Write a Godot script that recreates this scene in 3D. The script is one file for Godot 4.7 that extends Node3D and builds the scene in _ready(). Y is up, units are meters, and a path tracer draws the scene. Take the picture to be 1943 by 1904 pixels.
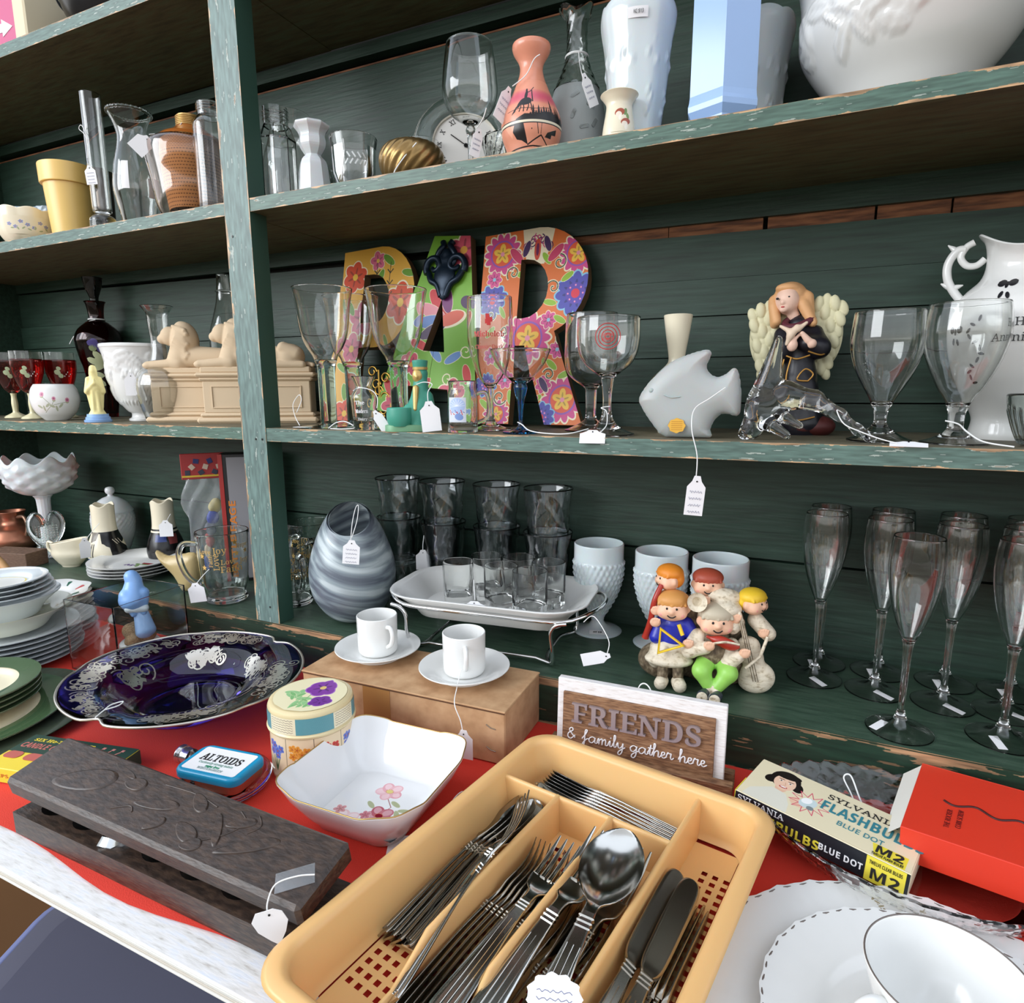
extends Node3D
# An open-fronted booth: a dark green shelving unit behind a plywood table, both full of second-hand crockery. Metres, y up; the table top is at TBL.
const TBL := 0.74
const SH4 := 0.8038
const SH3 := 1.1166
const SH2 := 1.4435
const SH1 := 1.7538
var used := {}
var M := {}


func _ready() -> void:
	camera_and_light()
	materials()
	shelving()
	table_and_ground()
	shelf_two()
	shelf_three_left()
	shelf_three_right()
	shelf_four_left()
	shelf_four_right()
	flute_row()
	table_left()
	table_middle()
	cutlery()
	table_right()
	tags()


func camera_and_light() -> void:
	var cam := Camera3D.new()
	cam.name = "camera"
	cam.position = Vector3(0, 1.17446, 0)
	cam.rotation = Vector3(deg_to_rad(-10.125), deg_to_rad(25.052), deg_to_rad(-0.311))
	cam.fov = 76.596
	cam.near = 0.02
	add_child(cam)
	cam.current = true
	var env := Environment.new()
	env.background_mode = Environment.BG_SKY
	var sm := ProceduralSkyMaterial.new()
	sm.sky_top_color = Color(0.90, 0.94, 1.0)
	sm.sky_horizon_color = Color(0.97, 0.96, 0.94)
	sm.ground_bottom_color = Color(0.36, 0.34, 0.30)
	sm.ground_horizon_color = Color(0.55, 0.55, 0.50)
	sm.sky_energy_multiplier = 1.0
	env.sky = Sky.new()
	env.sky.sky_material = sm
	env.tonemap_mode = Environment.TONE_MAPPER_LINEAR
	env.tonemap_exposure = 1.75
	env.sdfgi_enabled = true
	env.ssao_enabled = true
	env.ssil_enabled = true
	var we := WorldEnvironment.new()
	we.name = "world_environment"
	we.environment = env
	add_child(we)
	var day := AreaLight3D.new()
	day.name = "daylight"
	day.area_size = Vector2(2.2, 1.6)
	day.light_color = Color(0.97, 0.985, 1.0)
	day.light_energy = 5.0
	day.shadow_enabled = true
	add_child(day)
	day.look_at_from_position(Vector3(-2.3, 2.3, 1.7), Vector3(-0.5, 1.0, -0.7))


# ---------------------------------------------------------------- helpers
class MB:
	var v := PackedVector3Array()
	var n := PackedVector3Array()
	var uv := PackedVector2Array()
	var ix := PackedInt32Array()

	func grid(rows: Array, closed := false, u0 := 0.0, v0 := 0.0, v1 := 1.0) -> void:
		# front faces look along (next row) x (next column)
		var m := rows.size()
		var c: int = rows[0].size()
		var cc := c + 1 if closed else c
		var base := v.size()
		for i in m:
			var row: PackedVector3Array = rows[i]
			var ra: PackedVector3Array = rows[maxi(i - 1, 0)]
			var rb: PackedVector3Array = rows[mini(i + 1, m - 1)]
			var pole := row[0].distance_squared_to(row[c / 3]) + row[0].distance_squared_to(row[c / 2]) < 1e-13 and c > 2
			var pn := Vector3.ZERO
			if pole:
				var nb: PackedVector3Array = rb if i == 0 else ra
				for j in c - (0 if closed else 1):
					pn += (nb[j] - row[0]).cross(nb[(j + 1) % c] - row[0])
				if i > 0:
					pn = -pn
				pn = pn.normalized()
			for j in cc:
				var k := j % c
				var q := pn
				if not pole:
					var l: Vector3 = row[(k - 1 + c) % c] if closed else row[maxi(k - 1, 0)]
					var r: Vector3 = row[(k + 1) % c] if closed else row[mini(k + 1, c - 1)]
					q = (rb[k] - ra[k]).cross(r - l).normalized()
				v.append(row[k])
				n.append(q)
				uv.append(Vector2(u0 + float(j) / (cc - 1), lerpf(v0, v1, float(i) / maxi(m - 1, 1))))
		for i in m - 1:
			for j in cc - 1:
				var a := base + i * cc + j
				ix.append_array([a, a + 1, a + cc, a + 1, a + cc + 1, a + cc])

	func quad(a: Vector3, b: Vector3, c: Vector3, d: Vector3, out := Vector3.ZERO) -> void:
		# a b c d go round; uv (0,0) at d's corner: a=(0,1) b=(1,1) c=(1,0) d=(0,0)
		var q := (c - a).cross(d - b).normalized()
		var flip := out != Vector3.ZERO and q.dot(out) < 0.0
		if flip:
			q = -q
		var s := v.size()
		v.append_array([a, b, c, d])
		n.append_array([q, q, q, q])
		uv.append_array([Vector2(0, 1), Vector2(1, 1), Vector2(1, 0), Vector2(0, 0)])
		ix.append_array([s, s + 1, s + 2, s, s + 2, s + 3] if flip else [s, s + 2, s + 1, s, s + 3, s + 2])

	func tri(a: Vector3, b: Vector3, c: Vector3, out: Vector3) -> void:
		var q := (b - a).cross(c - a).normalized()
		var flip := q.dot(out) < 0.0
		var s := v.size()
		v.append_array([a, b, c])
		if flip:
			q = -q
		n.append_array([q, q, q])
		uv.append_array([Vector2(0, 0), Vector2(1, 0), Vector2(0, 1)])
		ix.append_array([s, s + 1, s + 2] if flip else [s, s + 2, s + 1])

	func box(c: Vector3, size: Vector3, bev := 0.0, bs := Basis.IDENTITY) -> void:
		var h := size / 2.0
		bev = minf(bev, minf(h.x, minf(h.y, h.z)) * 0.95)
		var k := h - Vector3(bev, bev, bev)
		for ax in 3:
			for s in [-1.0, 1.0]:
				var p := [Vector3.ZERO, Vector3.ZERO, Vector3.ZERO, Vector3.ZERO]
				var o := Vector3.ZERO
				o[ax] = s
				var u := (ax + 1) % 3 if ax != 1 else 0
				var w := (ax + 2) % 3 if ax != 1 else 2
				if ax == 0:
					u = 2
					w = 1
				for e in 4:
					var pp := Vector3.ZERO
					pp[ax] = s * h[ax]
					pp[u] = (-1.0 if e == 0 or e == 3 else 1.0) * k[u]
					pp[w] = (-1.0 if e < 2 else 1.0) * k[w]
					p[e] = c + bs * pp
				quad(p[0], p[1], p[2], p[3], bs * o)
		if bev <= 0.0:
			return
		for ax in 3:
			var u := (ax + 1) % 3
			var w := (ax + 2) % 3
			for su in [-1.0, 1.0]:
				for sw in [-1.0, 1.0]:
					var p := []
					for e in 4:
						var pp := Vector3.ZERO
						pp[ax] = (-k[ax] if e == 0 or e == 3 else k[ax])
						pp[u] = su * (h[u] if e < 2 else k[u])
						pp[w] = sw * (k[w] if e < 2 else h[w])
						p.append(c + bs * pp)
					var o := Vector3.ZERO
					o[u] = su
					o[w] = sw
					quad(p[0], p[1], p[2], p[3], bs * o)
		for sx in [-1.0, 1.0]:
			for sy in [-1.0, 1.0]:
				for sz in [-1.0, 1.0]:
					tri(c + bs * Vector3(sx * h.x, sy * k.y, sz * k.z), c + bs * Vector3(sx * k.x, sy * h.y, sz * k.z), c + bs * Vector3(sx * k.x, sy * k.y, sz * h.z), bs * Vector3(sx, sy, sz))

	func mesh() -> ArrayMesh:
		var a := []
		a.resize(Mesh.ARRAY_MAX)
		a[Mesh.ARRAY_VERTEX] = v
		a[Mesh.ARRAY_NORMAL] = n
		a[Mesh.ARRAY_TEX_UV] = uv
		a[Mesh.ARRAY_INDEX] = ix
		var am := ArrayMesh.new()
		am.add_surface_from_arrays(Mesh.PRIMITIVE_TRIANGLES, a)
		return am


func numbered(called: String) -> String:
	var k: int = used.get(called, 0)
	used[called] = k + 1
	return called if k == 0 else "%s_%03d" % [called, k]


func thing(called: String, label: String, category: String, at := Vector3.ZERO, turn := 0.0, group := "") -> Node3D:
	var o := Node3D.new()
	o.name = numbered(called)
	add_child(o, true)
	o.position = at
	o.rotation.y = deg_to_rad(turn)
	tag(o, label, category, group)
	return o


func tag(o: Node, label: String, category: String, group := "") -> void:
	o.set_meta("label", label)
	o.set_meta("category", category)
	if group:
		o.set_meta("group", group)


func part(parent: Node, called: String, shape, m: Material) -> MeshInstance3D:
	var o := MeshInstance3D.new()
	o.mesh = shape.mesh() if shape is MB else shape
	o.material_override = m
	if parent == self:
		o.name = numbered(called)
	else:
		var nm := called
		var k := 0
		while parent.has_node(NodePath(nm)):
			k += 1
			nm = "%s_%03d" % [called, k]
		o.name = nm
	parent.add_child(o, true)
	return o


func dup(root: Node3D, called: String, at: Vector3, turn: float, label: String) -> Node3D:
	var r: Node3D = root.duplicate()
	r.name = numbered(called)
	add_child(r, true)
	r.position = at
	r.rotation.y = deg_to_rad(turn)
	r.set_meta("label", label)
	return r


func pv(a: Array) -> PackedVector2Array:
	var o := PackedVector2Array()
	for i in range(0, a.size(), 2):
		o.append(Vector2(a[i], a[i + 1]))
	return o


func v3(a: Array) -> PackedVector3Array:
	var o := PackedVector3Array()
	for i in range(0, a.size(), 3):
		o.append(Vector3(a[i], a[i + 1], a[i + 2]))
	return o


func cr(p: PackedVector2Array, sub := 4) -> PackedVector2Array:
	var o := PackedVector2Array()
	for i in p.size() - 1:
		for s in sub:
			o.append(p[i].cubic_interpolate(p[i + 1], p[maxi(i - 1, 0)], p[mini(i + 2, p.size() - 1)], float(s) / sub))
	o.append(p[p.size() - 1])
	return o


func cr3(p: PackedVector3Array, sub := 6, closed := false) -> PackedVector3Array:
	var o := PackedVector3Array()
	var c := p.size()
	for i in (c if closed else c - 1):
		for s in sub:
			if closed:
				o.append(p[i].cubic_interpolate(p[(i + 1) % c], p[(i - 1 + c) % c], p[(i + 2) % c], float(s) / sub))
			else:
				o.append(p[i].cubic_interpolate(p[i + 1], p[maxi(i - 1, 0)], p[mini(i + 2, c - 1)], float(s) / sub))
	if not closed:
		o.append(p[c - 1])
	return o


func lathe(mb: MB, prof: PackedVector2Array, n := 44, fn = null, crease := 38.0) -> MB:
	var runs := []
	var run := PackedVector2Array([prof[0]])
	for i in range(1, prof.size()):
		run.append(prof[i])
		if i < prof.size() - 1:
			var a := (prof[i] - prof[i - 1])
			var b := (prof[i + 1] - prof[i])
			if absf(a.angle_to(b)) > deg_to_rad(crease):
				runs.append(run)
				run = PackedVector2Array([prof[i]])
	runs.append(run)
	var done := 0
	for r in runs:
		var rows := []
		for p in r:
			var row := PackedVector3Array()
			for j in n:
				var a := TAU * j / n
				row.append(fn.call(a, p) if fn != null else Vector3(p.x * cos(a), p.y, p.x * sin(a)))
			rows.append(row)
		mb.grid(rows, true, 0.0, float(done) / (prof.size() - 1), float(done + r.size() - 1) / (prof.size() - 1))
		done += r.size() - 1
	return mb


func facet(mb: MB, prof: PackedVector2Array, n: int, turn := 0.0) -> MB:
	# like lathe, with n flat sides
	for j in n:
		var a := turn + TAU * j / n
		var b := turn + TAU * (j + 1) / n
		var rows := []
		for p in prof:
			rows.append(PackedVector3Array([Vector3(p.x * cos(a), p.y, p.x * sin(a)), Vector3(p.x * cos(b), p.y, p.x * sin(b))]))
		for i in rows.size() - 1:
			mb.grid([rows[i], rows[i + 1]])
	return mb


func shell(outer: PackedVector2Array, t: float, floor_h: float) -> PackedVector2Array:
	var o := PackedVector2Array([Vector2(0, outer[0].y)])
	o.append_array(outer)
	var rim := outer[outer.size() - 1]
	o.append(Vector2(rim.x - t * 0.22, rim.y + t * 0.36))
	o.append(Vector2(rim.x - t * 0.5, rim.y + t * 0.5))
	o.append(Vector2(rim.x - t * 0.78, rim.y + t * 0.36))
	var last := Vector2.ZERO
	for i in range(outer.size() - 1, -1, -1):
		if outer[i].y > floor_h + t * 0.3 and outer[i].x > t * 1.3:
			last = Vector2(outer[i].x - t, outer[i].y)
			o.append(last)
	o.append(Vector2(last.x * 0.93, lerpf(last.y, floor_h, 0.75)))
	o.append(Vector2(last.x * 0.75, floor_h))
	o.append(Vector2(0, floor_h))
	return o


func tube(mb: MB, p: PackedVector3Array, r, n := 8, closed := false) -> MB:
	# r: a radius, or an array of one radius per point
	var rows := []
	var c := p.size()
	var nrm := Vector3.ZERO
	for i in c:
		var t: Vector3 = (p[(i + 1) % c] - p[(i - 1 + c) % c]).normalized() if closed else (p[mini(i + 1, c - 1)] - p[maxi(i - 1, 0)]).normalized()
		if nrm == Vector3.ZERO:
			nrm = t.cross(Vector3.UP if absf(t.y) < 0.9 else Vector3.RIGHT).normalized()
		nrm = (nrm - t * nrm.dot(t)).normalized()
		var bn := t.cross(nrm)
		var rr: float = r[i] if r is Array else r
		var row := PackedVector3Array()
		for j in n:
			var a := -TAU * j / n
			row.append(p[i] + (nrm * cos(a) + bn * sin(a)) * rr)
		rows.append(row)
	if closed:
		rows.append(rows[0])
	else:
		var f := PackedVector3Array()
		var l := PackedVector3Array()
		for j in n:
			f.append(p[0])
			l.append(p[c - 1])
		mb.grid([f, rows[0]], true)
		mb.grid([rows[c - 1], l], true)
	mb.grid(rows, true)
	return mb


func extrude(mb: MB, poly: PackedVector2Array, depth: float, uvbox := Rect2(), back := true) -> MB:
	# polygon in x,y pushed from z = 0 to z = depth; the front (z = depth) and the back are flat
	if Geometry2D.is_polygon_clockwise(poly):
		poly = poly.duplicate()
		poly.reverse()
	var idx := Geometry2D.triangulate_polygon(poly)
	for side in ([1, 0] if back else [1]):
		var s := mb.v.size()
		for p in poly:
			mb.v.append(Vector3(p.x, p.y, depth * side))
			mb.n.append(Vector3(0, 0, 1 if side else -1))
			mb.uv.append(Vector2((p.x - uvbox.position.x) / uvbox.size.x, 1.0 - (p.y - uvbox.position.y) / uvbox.size.y) if uvbox.size.x > 0 else p)
		for i in range(0, idx.size(), 3):
			var a := poly[idx[i]]
			var b := poly[idx[i + 1]]
			var c := poly[idx[i + 2]]
			var ccw := (b - a).cross(c - a) > 0
			if ccw == (side == 1):
				mb.ix.append_array([s + idx[i], s + idx[i + 2], s + idx[i + 1]])
			else:
				mb.ix.append_array([s + idx[i], s + idx[i + 1], s + idx[i + 2]])
	if depth > 0.0 and back:
		for i in poly.size():
			var a := poly[i]
			var b := poly[(i + 1) % poly.size()]
			var e := b - a
			if e.length() > 1e-6:
				mb.quad(Vector3(a.x, a.y, 0), Vector3(b.x, b.y, 0), Vector3(b.x, b.y, depth), Vector3(a.x, a.y, depth), Vector3(e.y, -e.x, 0))
	return mb


func rrect(w: float, d: float, r: float, y: float, n := 6) -> PackedVector3Array:
	# rounded rectangle loop in the ground plane, running the way a lathe ring does
	var o := PackedVector3Array()
	for q in 4:
		var cx := (w / 2 - r) * (1 if q == 0 or q == 3 else -1)
		var cz := (d / 2 - r) * (1 if q < 2 else -1)
		for i in n + 1:
			var a := PI / 2 * (q + float(i) / n)
			o.append(Vector3(cx + r * cos(a), y, cz + r * sin(a)))
	return o


func loops(mb: MB, ls: Array, cap0 := true, cap1 := true) -> MB:
	# skin through closed loops, with flat ends
	mb.grid(ls, true)
	for e in [0, 1]:
		if [cap0, cap1][e]:
			var l: PackedVector3Array = ls[0] if e == 0 else ls[ls.size() - 1]
			var c := Vector3.ZERO
			for p in l:
				c += p / l.size()
			var cc := PackedVector3Array()
			for p in l:
				cc.append(c)
			mb.grid([cc, l] if e == 0 else [l, cc], true)
	return mb


func blob(prims: Array, cell: float, k := 0.004) -> ArrayMesh:
	# surface nets over a smooth union. prim of 8: capsule a, b, ra, rb; of 6: ellipsoid centre, radii; of 7: ellipsoid turned about z by the last
	var lo := Vector3.INF
	var hi := -Vector3.INF
	var bb := []
	for p in prims:
		var a: Vector3
		var b: Vector3
		if p.size() == 8:
			var r := Vector3.ONE * maxf(p[6], p[7])
			a = Vector3(p[0], p[1], p[2]).min(Vector3(p[3], p[4], p[5])) - r
			b = Vector3(p[0], p[1], p[2]).max(Vector3(p[3], p[4], p[5])) + r
		else:
			var r := Vector3(p[3], p[4], p[5])
			if p.size() == 7:
				r = Vector3(maxf(p[3], p[4]), maxf(p[3], p[4]), p[5])
			a = Vector3(p[0], p[1], p[2]) - r
			b = Vector3(p[0], p[1], p[2]) + r
		bb.append([a, b])
		lo = lo.min(a)
		hi = hi.max(b)
	var m := cell * 3.0
	lo -= Vector3(m, m, m)
	hi += Vector3(m, m, m)
	var nx := int((hi.x - lo.x) / cell) + 1
	var ny := int((hi.y - lo.y) / cell) + 1
	var nz := int((hi.z - lo.z) / cell) + 1
	var f := PackedFloat32Array()
	f.resize(nx * ny * nz)
	f.fill(0.05)
	for q in prims.size():
		var p: Array = prims[q]
		var cap := p.size() == 8
		var a := Vector3(p[0], p[1], p[2])
		var b := Vector3.ZERO
		var ba := Vector3.ZERO
		var bl := 1.0
		var rr := Vector3.ONE
		var ct := 1.0
		var st := 0.0
		if cap:
			b = Vector3(p[3], p[4], p[5])
			ba = b - a
			bl = maxf(ba.length_squared(), 1e-12)
		else:
			rr = Vector3(p[3], p[4], p[5])
			if p.size() == 7:
				ct = cos(p[6])
				st = sin(p[6])
		var mr := minf(rr.x, minf(rr.y, rr.z))
		var g0: Vector3 = ((bb[q][0] - lo) / cell - Vector3(2, 2, 2)).floor().max(Vector3.ZERO)
		var g1: Vector3 = ((bb[q][1] - lo) / cell + Vector3(3, 3, 3)).ceil().min(Vector3(nx, ny, nz))
		for z in range(int(g0.z), int(g1.z)):
			for y in range(int(g0.y), int(g1.y)):
				for x in range(int(g0.x), int(g1.x)):
					var w := lo + Vector3(x, y, z) * cell - a
					var d: float
					if cap:
						var t := clampf(w.dot(ba) / bl, 0.0, 1.0)
						d = (w - ba * t).length() - lerpf(p[6], p[7], t)
					else:
						if st != 0.0:
							w = Vector3(w.x * ct + w.y * st, w.y * ct - w.x * st, w.z)
						var e := w / rr
						var el := e.length()
						d = (el - 1.0) * (mr if el < 0.3 else el * w.length() / maxf((e / rr).length() * w.length(), 1e-9))
					var i := (z * ny + y) * nx + x
					var h := maxf(k - absf(f[i] - d), 0.0) / k
					f[i] = minf(f[i], d) - h * h * k * 0.25
	return nets(f, lo, nx, ny, nz, cell)


func puff(poly: PackedVector2Array, thick: float, cell: float, reach: float, fn = null) -> ArrayMesh:
	# a cushion with the given outline: half as thick as thick, swelling within reach of the edge
	var lo := Vector3(poly[0].x, poly[0].y, -thick)
	var hi := Vector3(poly[0].x, poly[0].y, thick)
	for p in poly:
		lo = lo.min(Vector3(p.x, p.y, lo.z))
		hi = hi.max(Vector3(p.x, p.y, hi.z))
	var m := cell * 3.0
	lo -= Vector3(m, m, m)
	hi += Vector3(m, m, m)
	var nx := int((hi.x - lo.x) / cell) + 1
	var ny := int((hi.y - lo.y) / cell) + 1
	var nz := int((hi.z - lo.z) / cell) + 1
	var f := PackedFloat32Array()
	f.resize(nx * ny * nz)
	for y in ny:
		for x in nx:
			var p := Vector2(lo.x + x * cell, lo.y + y * cell)
			var d := 1.0
			for i in poly.size():
				d = minf(d, p.distance_to(Geometry2D.get_closest_point_to_segment(p, poly[i], poly[(i + 1) % poly.size()])))
			var inside := Geometry2D.is_point_in_polygon(p, poly)
			var t := 0.0
			if inside:
				var q := minf(d / reach, 1.0)
				t = thick * 0.5 * sqrt(1.0 - (1.0 - q) * (1.0 - q))
				if fn != null:
					t += fn.call(p) * q
			for z in nz:
				var az := absf(lo.z + z * cell)
				f[(z * ny + y) * nx + x] = (az - t) * (1.0 if t > cell else 0.6) if inside else maxf(d, az * 0.7)
	return nets(f, lo, nx, ny, nz, cell)


func nets(f: PackedFloat32Array, lo: Vector3, nx: int, ny: int, nz: int, cell: float) -> ArrayMesh:
	var id := PackedInt32Array()
	id.resize(nx * ny * nz)
	id.fill(-1)
	var mb := MB.new()
	var offs := [0, 1, nx, nx + 1, nx * ny, nx * ny + 1, nx * ny + nx, nx * ny + nx + 1]
	for z in nz - 1:
		for y in ny - 1:
			for x in nx - 1:
				var i := (z * ny + y) * nx + x
				var neg := 0
				for o in offs:
					if f[i + o] < 0.0:
						neg += 1
				if neg == 0 or neg == 8:
					continue
				var sum := Vector3.ZERO
				var cnt := 0
				for e in [[0, 1], [2, 3], [4, 5], [6, 7], [0, 2], [1, 3], [4, 6], [5, 7], [0, 4], [1, 5], [2, 6], [3, 7]]:
					var fa := f[i + offs[e[0]]]
					var fb := f[i + offs[e[1]]]
					if (fa < 0.0) != (fb < 0.0):
						var t := fa / (fa - fb)
						var ca := Vector3(e[0] & 1, (e[0] >> 1) & 1, e[0] >> 2)
						var cb := Vector3(e[1] & 1, (e[1] >> 1) & 1, e[1] >> 2)
						sum += ca.lerp(cb, t)
						cnt += 1
				var g := Vector3(f[i + 1] - f[i] + f[i + offs[3]] - f[i + offs[2]] + f[i + offs[5]] - f[i + offs[4]] + f[i + offs[7]] - f[i + offs[6]], f[i + nx] - f[i] + f[i + offs[3]] - f[i + offs[1]] + f[i + offs[6]] - f[i + offs[4]] + f[i + offs[7]] - f[i + offs[5]], f[i + offs[4]] - f[i] + f[i + offs[5]] - f[i + offs[1]] + f[i + offs[6]] - f[i + offs[2]] + f[i + offs[7]] - f[i + offs[3]])
				id[i] = mb.v.size()
				var pt := lo + (Vector3(x, y, z) + sum / cnt) * cell
				mb.v.append(pt)
				mb.n.append(g.normalized())
				mb.uv.append(Vector2(pt.x, pt.y))
	var st3 := [1, nx, nx * ny]
	for z in range(1, nz - 1):
		for y in range(1, ny - 1):
			for x in range(1, nx - 1):
				var i := (z * ny + y) * nx + x
				for ax in 3:
					var inside := f[i] < 0.0
					if inside == (f[i + st3[ax]] < 0.0):
						continue
					var u: int = st3[(ax + 1) % 3]
					var w: int = st3[(ax + 2) % 3]
					var a := id[i]
					var b := id[i - u]
					var c := id[i - u - w]
					var d := id[i - w]
					if a < 0 or b < 0 or c < 0 or d < 0:
						continue
					mb.ix.append_array([a, c, b, a, d, c] if inside else [a, b, c, a, c, d])
	return mb.mesh()


func text(parent: Node, called: String, s: String, cap_h: float, m: Material, at: Vector3, bs: Basis, font := "Droid Sans", weight := 700, width := 0.0, depth := 0.0004) -> MeshInstance3D:
	var t := TextMesh.new()
	var f := SystemFont.new()
	f.font_names = PackedStringArray([font])
	f.font_weight = weight
	t.font = f
	t.text = s
	t.font_size = 48
	t.pixel_size = cap_h / (48.0 * 0.72)
	t.depth = depth
	t.curve_step = 2.0
	var o := part(parent, called, t, m)
	var sx := 1.0
	if width > 0.0:
		var w := t.get_aabb().size.x
		if w > 0.0:
			sx = width / w
	o.transform = Transform3D(bs * Basis.from_scale(Vector3(sx, 1, 1)), at)
	return o


func text_wrap(parent: Node, called: String, s: String, cap_h: float, m: Material, outer: PackedVector2Array, h: float, mid: float, width := 0.0, font := "Droid Sans", weight := 700, off := 0.0003, upright := false) -> MeshInstance3D:
	# lettering bent round a turned body; upright false reads round it, true reads up it
	var t := TextMesh.new()
	var f := SystemFont.new()
	f.font_names = PackedStringArray([font])
	f.font_weight = weight
	t.font = f
	t.text = s
	t.font_size = 48
	t.pixel_size = cap_h / (48.0 * 0.72)
	t.depth = 0.0004
	t.curve_step = 2.0
	var arr := t.get_mesh_arrays()
	var v: PackedVector3Array = arr[Mesh.ARRAY_VERTEX]
	var nn: PackedVector3Array = arr[Mesh.ARRAY_NORMAL]
	var sx := width / maxf(t.get_aabb().size.x, 1e-6) if width > 0.0 else 1.0
	for i in v.size():
		var q := Vector2(v[i].x * sx, v[i].y)
		if upright:
			q = Vector2(-q.y, q.x)
		var hh := h + q.y
		var r := outer[0].x
		for k in outer.size() - 1:
			if (outer[k].y - hh) * (outer[k + 1].y - hh) <= 0.0 and outer[k].y != outer[k + 1].y:
				r = lerpf(outer[k].x, outer[k + 1].x, (hh - outer[k].y) / (outer[k + 1].y - outer[k].y))
		var a := mid - q.x / maxf(r, 0.004)
		var rr := r + off + v[i].z
		v[i] = Vector3(rr * cos(a), hh, rr * sin(a))
		nn[i] = Vector3(cos(a), 0, sin(a)) * (1.0 if nn[i].z >= 0.0 else -1.0)
	arr[Mesh.ARRAY_VERTEX] = v
	arr[Mesh.ARRAY_NORMAL] = nn
	var am := ArrayMesh.new()
	am.add_surface_from_arrays(Mesh.PRIMITIVE_TRIANGLES, arr)
	return part(parent, called, am, m)


func petal(outer: PackedVector2Array, h: float, mid: float, half_l: float, half_w: float, rot := 0.0, off := 0.0005) -> MB:
	# a leaf shaped fleck lying on a turned body
	var rows := []
	for i in 5:
		var row := PackedVector3Array()
		for j in 8:
			var u := 1.0 - j / 3.5
			var w := (1.0 - i / 2.0) * sqrt(maxf(0.003, 1.0 - u * u))
			var x := u * half_l * cos(rot) - w * half_w * sin(rot)
			var hh := h + u * half_l * sin(rot) + w * half_w * cos(rot)
			var r := outer[0].x
			for k in outer.size() - 1:
				if (outer[k].y - hh) * (outer[k + 1].y - hh) <= 0.0 and outer[k].y != outer[k + 1].y:
					r = lerpf(outer[k].x, outer[k + 1].x, (hh - outer[k].y) / (outer[k + 1].y - outer[k].y))
			var a := mid + x / maxf(r, 0.003)
			row.append(Vector3((r + off) * cos(a), hh, (r + off) * sin(a)))
		rows.append(row)
	var mb := MB.new()
	mb.grid(rows)
	return mb


func arc(cx: float, cy: float, rx: float, ry: float, a0: float, a1: float, n := 10) -> Array:
	var o := []
	for i in n + 1:
		var a := deg_to_rad(lerpf(a0, a1, float(i) / n))
		o.append_array([cx + rx * cos(a), cy + ry * sin(a)])
	return o


func mat(c: Color, rough := 0.6, metal := 0.0) -> StandardMaterial3D:
	var m := StandardMaterial3D.new()
	m.albedo_color = c
	m.roughness = rough
	m.metallic = metal
	return m


func c8(r: int, g: int, b: int) -> Color:
	return Color(r / 255.0, g / 255.0, b / 255.0)


func glass(c := Color(1, 1, 1), rough := 0.0, ior := 1.5) -> StandardMaterial3D:
	var m := mat(Color(c.r, c.g, c.b, 0.0), rough)
	m.refraction_enabled = true
	m.refraction_scale = (ior - 1.0) / 10.0
	return m


func ceramic(c: Color, rough := 0.18) -> StandardMaterial3D:
	var m := mat(c, rough)
	m.metallic_specular = 0.55
	return m


func noise(freq: float, octaves := 4, sd := 1, size := 512) -> NoiseTexture2D:
	var f := FastNoiseLite.new()
	f.seed = sd
	f.frequency = freq
	f.fractal_octaves = octaves
	var t := NoiseTexture2D.new()
	t.width = size
	t.height = size
	t.seamless = true
	t.noise = f
	return t


func ramp(t: NoiseTexture2D, stops: Array) -> NoiseTexture2D:
	var g := Gradient.new()
	g.offsets = PackedFloat32Array()
	var o := PackedFloat32Array()
	var c := PackedColorArray()
	for s in stops:
		o.append(s[0])
		c.append(s[1])
	g.offsets = o
	g.colors = c
	t.color_ramp = g
	return t


func wood(stops: Array, scale: Vector3, rough := 0.55, sd := 1, bump := 0.05) -> StandardMaterial3D:
	var m := mat(Color.WHITE, rough)
	m.albedo_texture = ramp(noise(0.02, 5, sd), stops)
	m.uv1_triplanar = true
	m.uv1_world_triplanar = true
	m.uv1_scale = scale
	if bump > 0.0:
		m.heightmap_enabled = true
		m.heightmap_scale = bump
		m.heightmap_texture = noise(0.03, 5, sd + 50)
	return m


func chips(w: int, h: int, sd: int, base: Color, bare: Color, edge: float, spots: float, pale := 0.0) -> ImageTexture:
	# old paint on a board edge: bare wood where the two long edges are knocked, specks and pale scrapes between
	var a := FastNoiseLite.new()
	a.seed = sd
	a.frequency = 0.012
	a.fractal_octaves = 5
	var b := FastNoiseLite.new()
	b.seed = sd + 7
	b.frequency = 0.05
	b.fractal_octaves = 3
	var im := Image.create_empty(w, h, false, Image.FORMAT_RGB8)
	for y in h:
		var e := minf(y, h - 1 - y) / float(h)
		var top := 1.0 if y < h / 2 else 0.75
		for x in w:
			var n1 := a.get_noise_2d(x, y * 2.5)
			var n2 := b.get_noise_2d(x * 0.35, y * 2.2)
			var c := base.lerp(base.darkened(0.25), clampf(0.5 + n2 * 0.9, 0, 1))
			if pale > 0.0 and n1 * 0.6 + n2 > 0.62 - pale:
				c = c.lerp(Color(0.78, 0.8, 0.76), 0.7)
			var cut := edge * top * clampf(0.25 + n1 * 2.2, 0.0, 1.6)
			if e < cut + n2 * 0.04 * top or n1 + n2 * 0.9 > 1.0 - spots:
				c = bare.lerp(bare.darkened(0.4), clampf(0.4 + n2, 0, 1))
			im.set_pixel(x, y, c)
	return ImageTexture.create_from_image(im)


func tex(t: Texture2D, rough := 0.5) -> StandardMaterial3D:
	var m := mat(Color.WHITE, rough)
	m.albedo_texture = t
	return m


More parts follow.
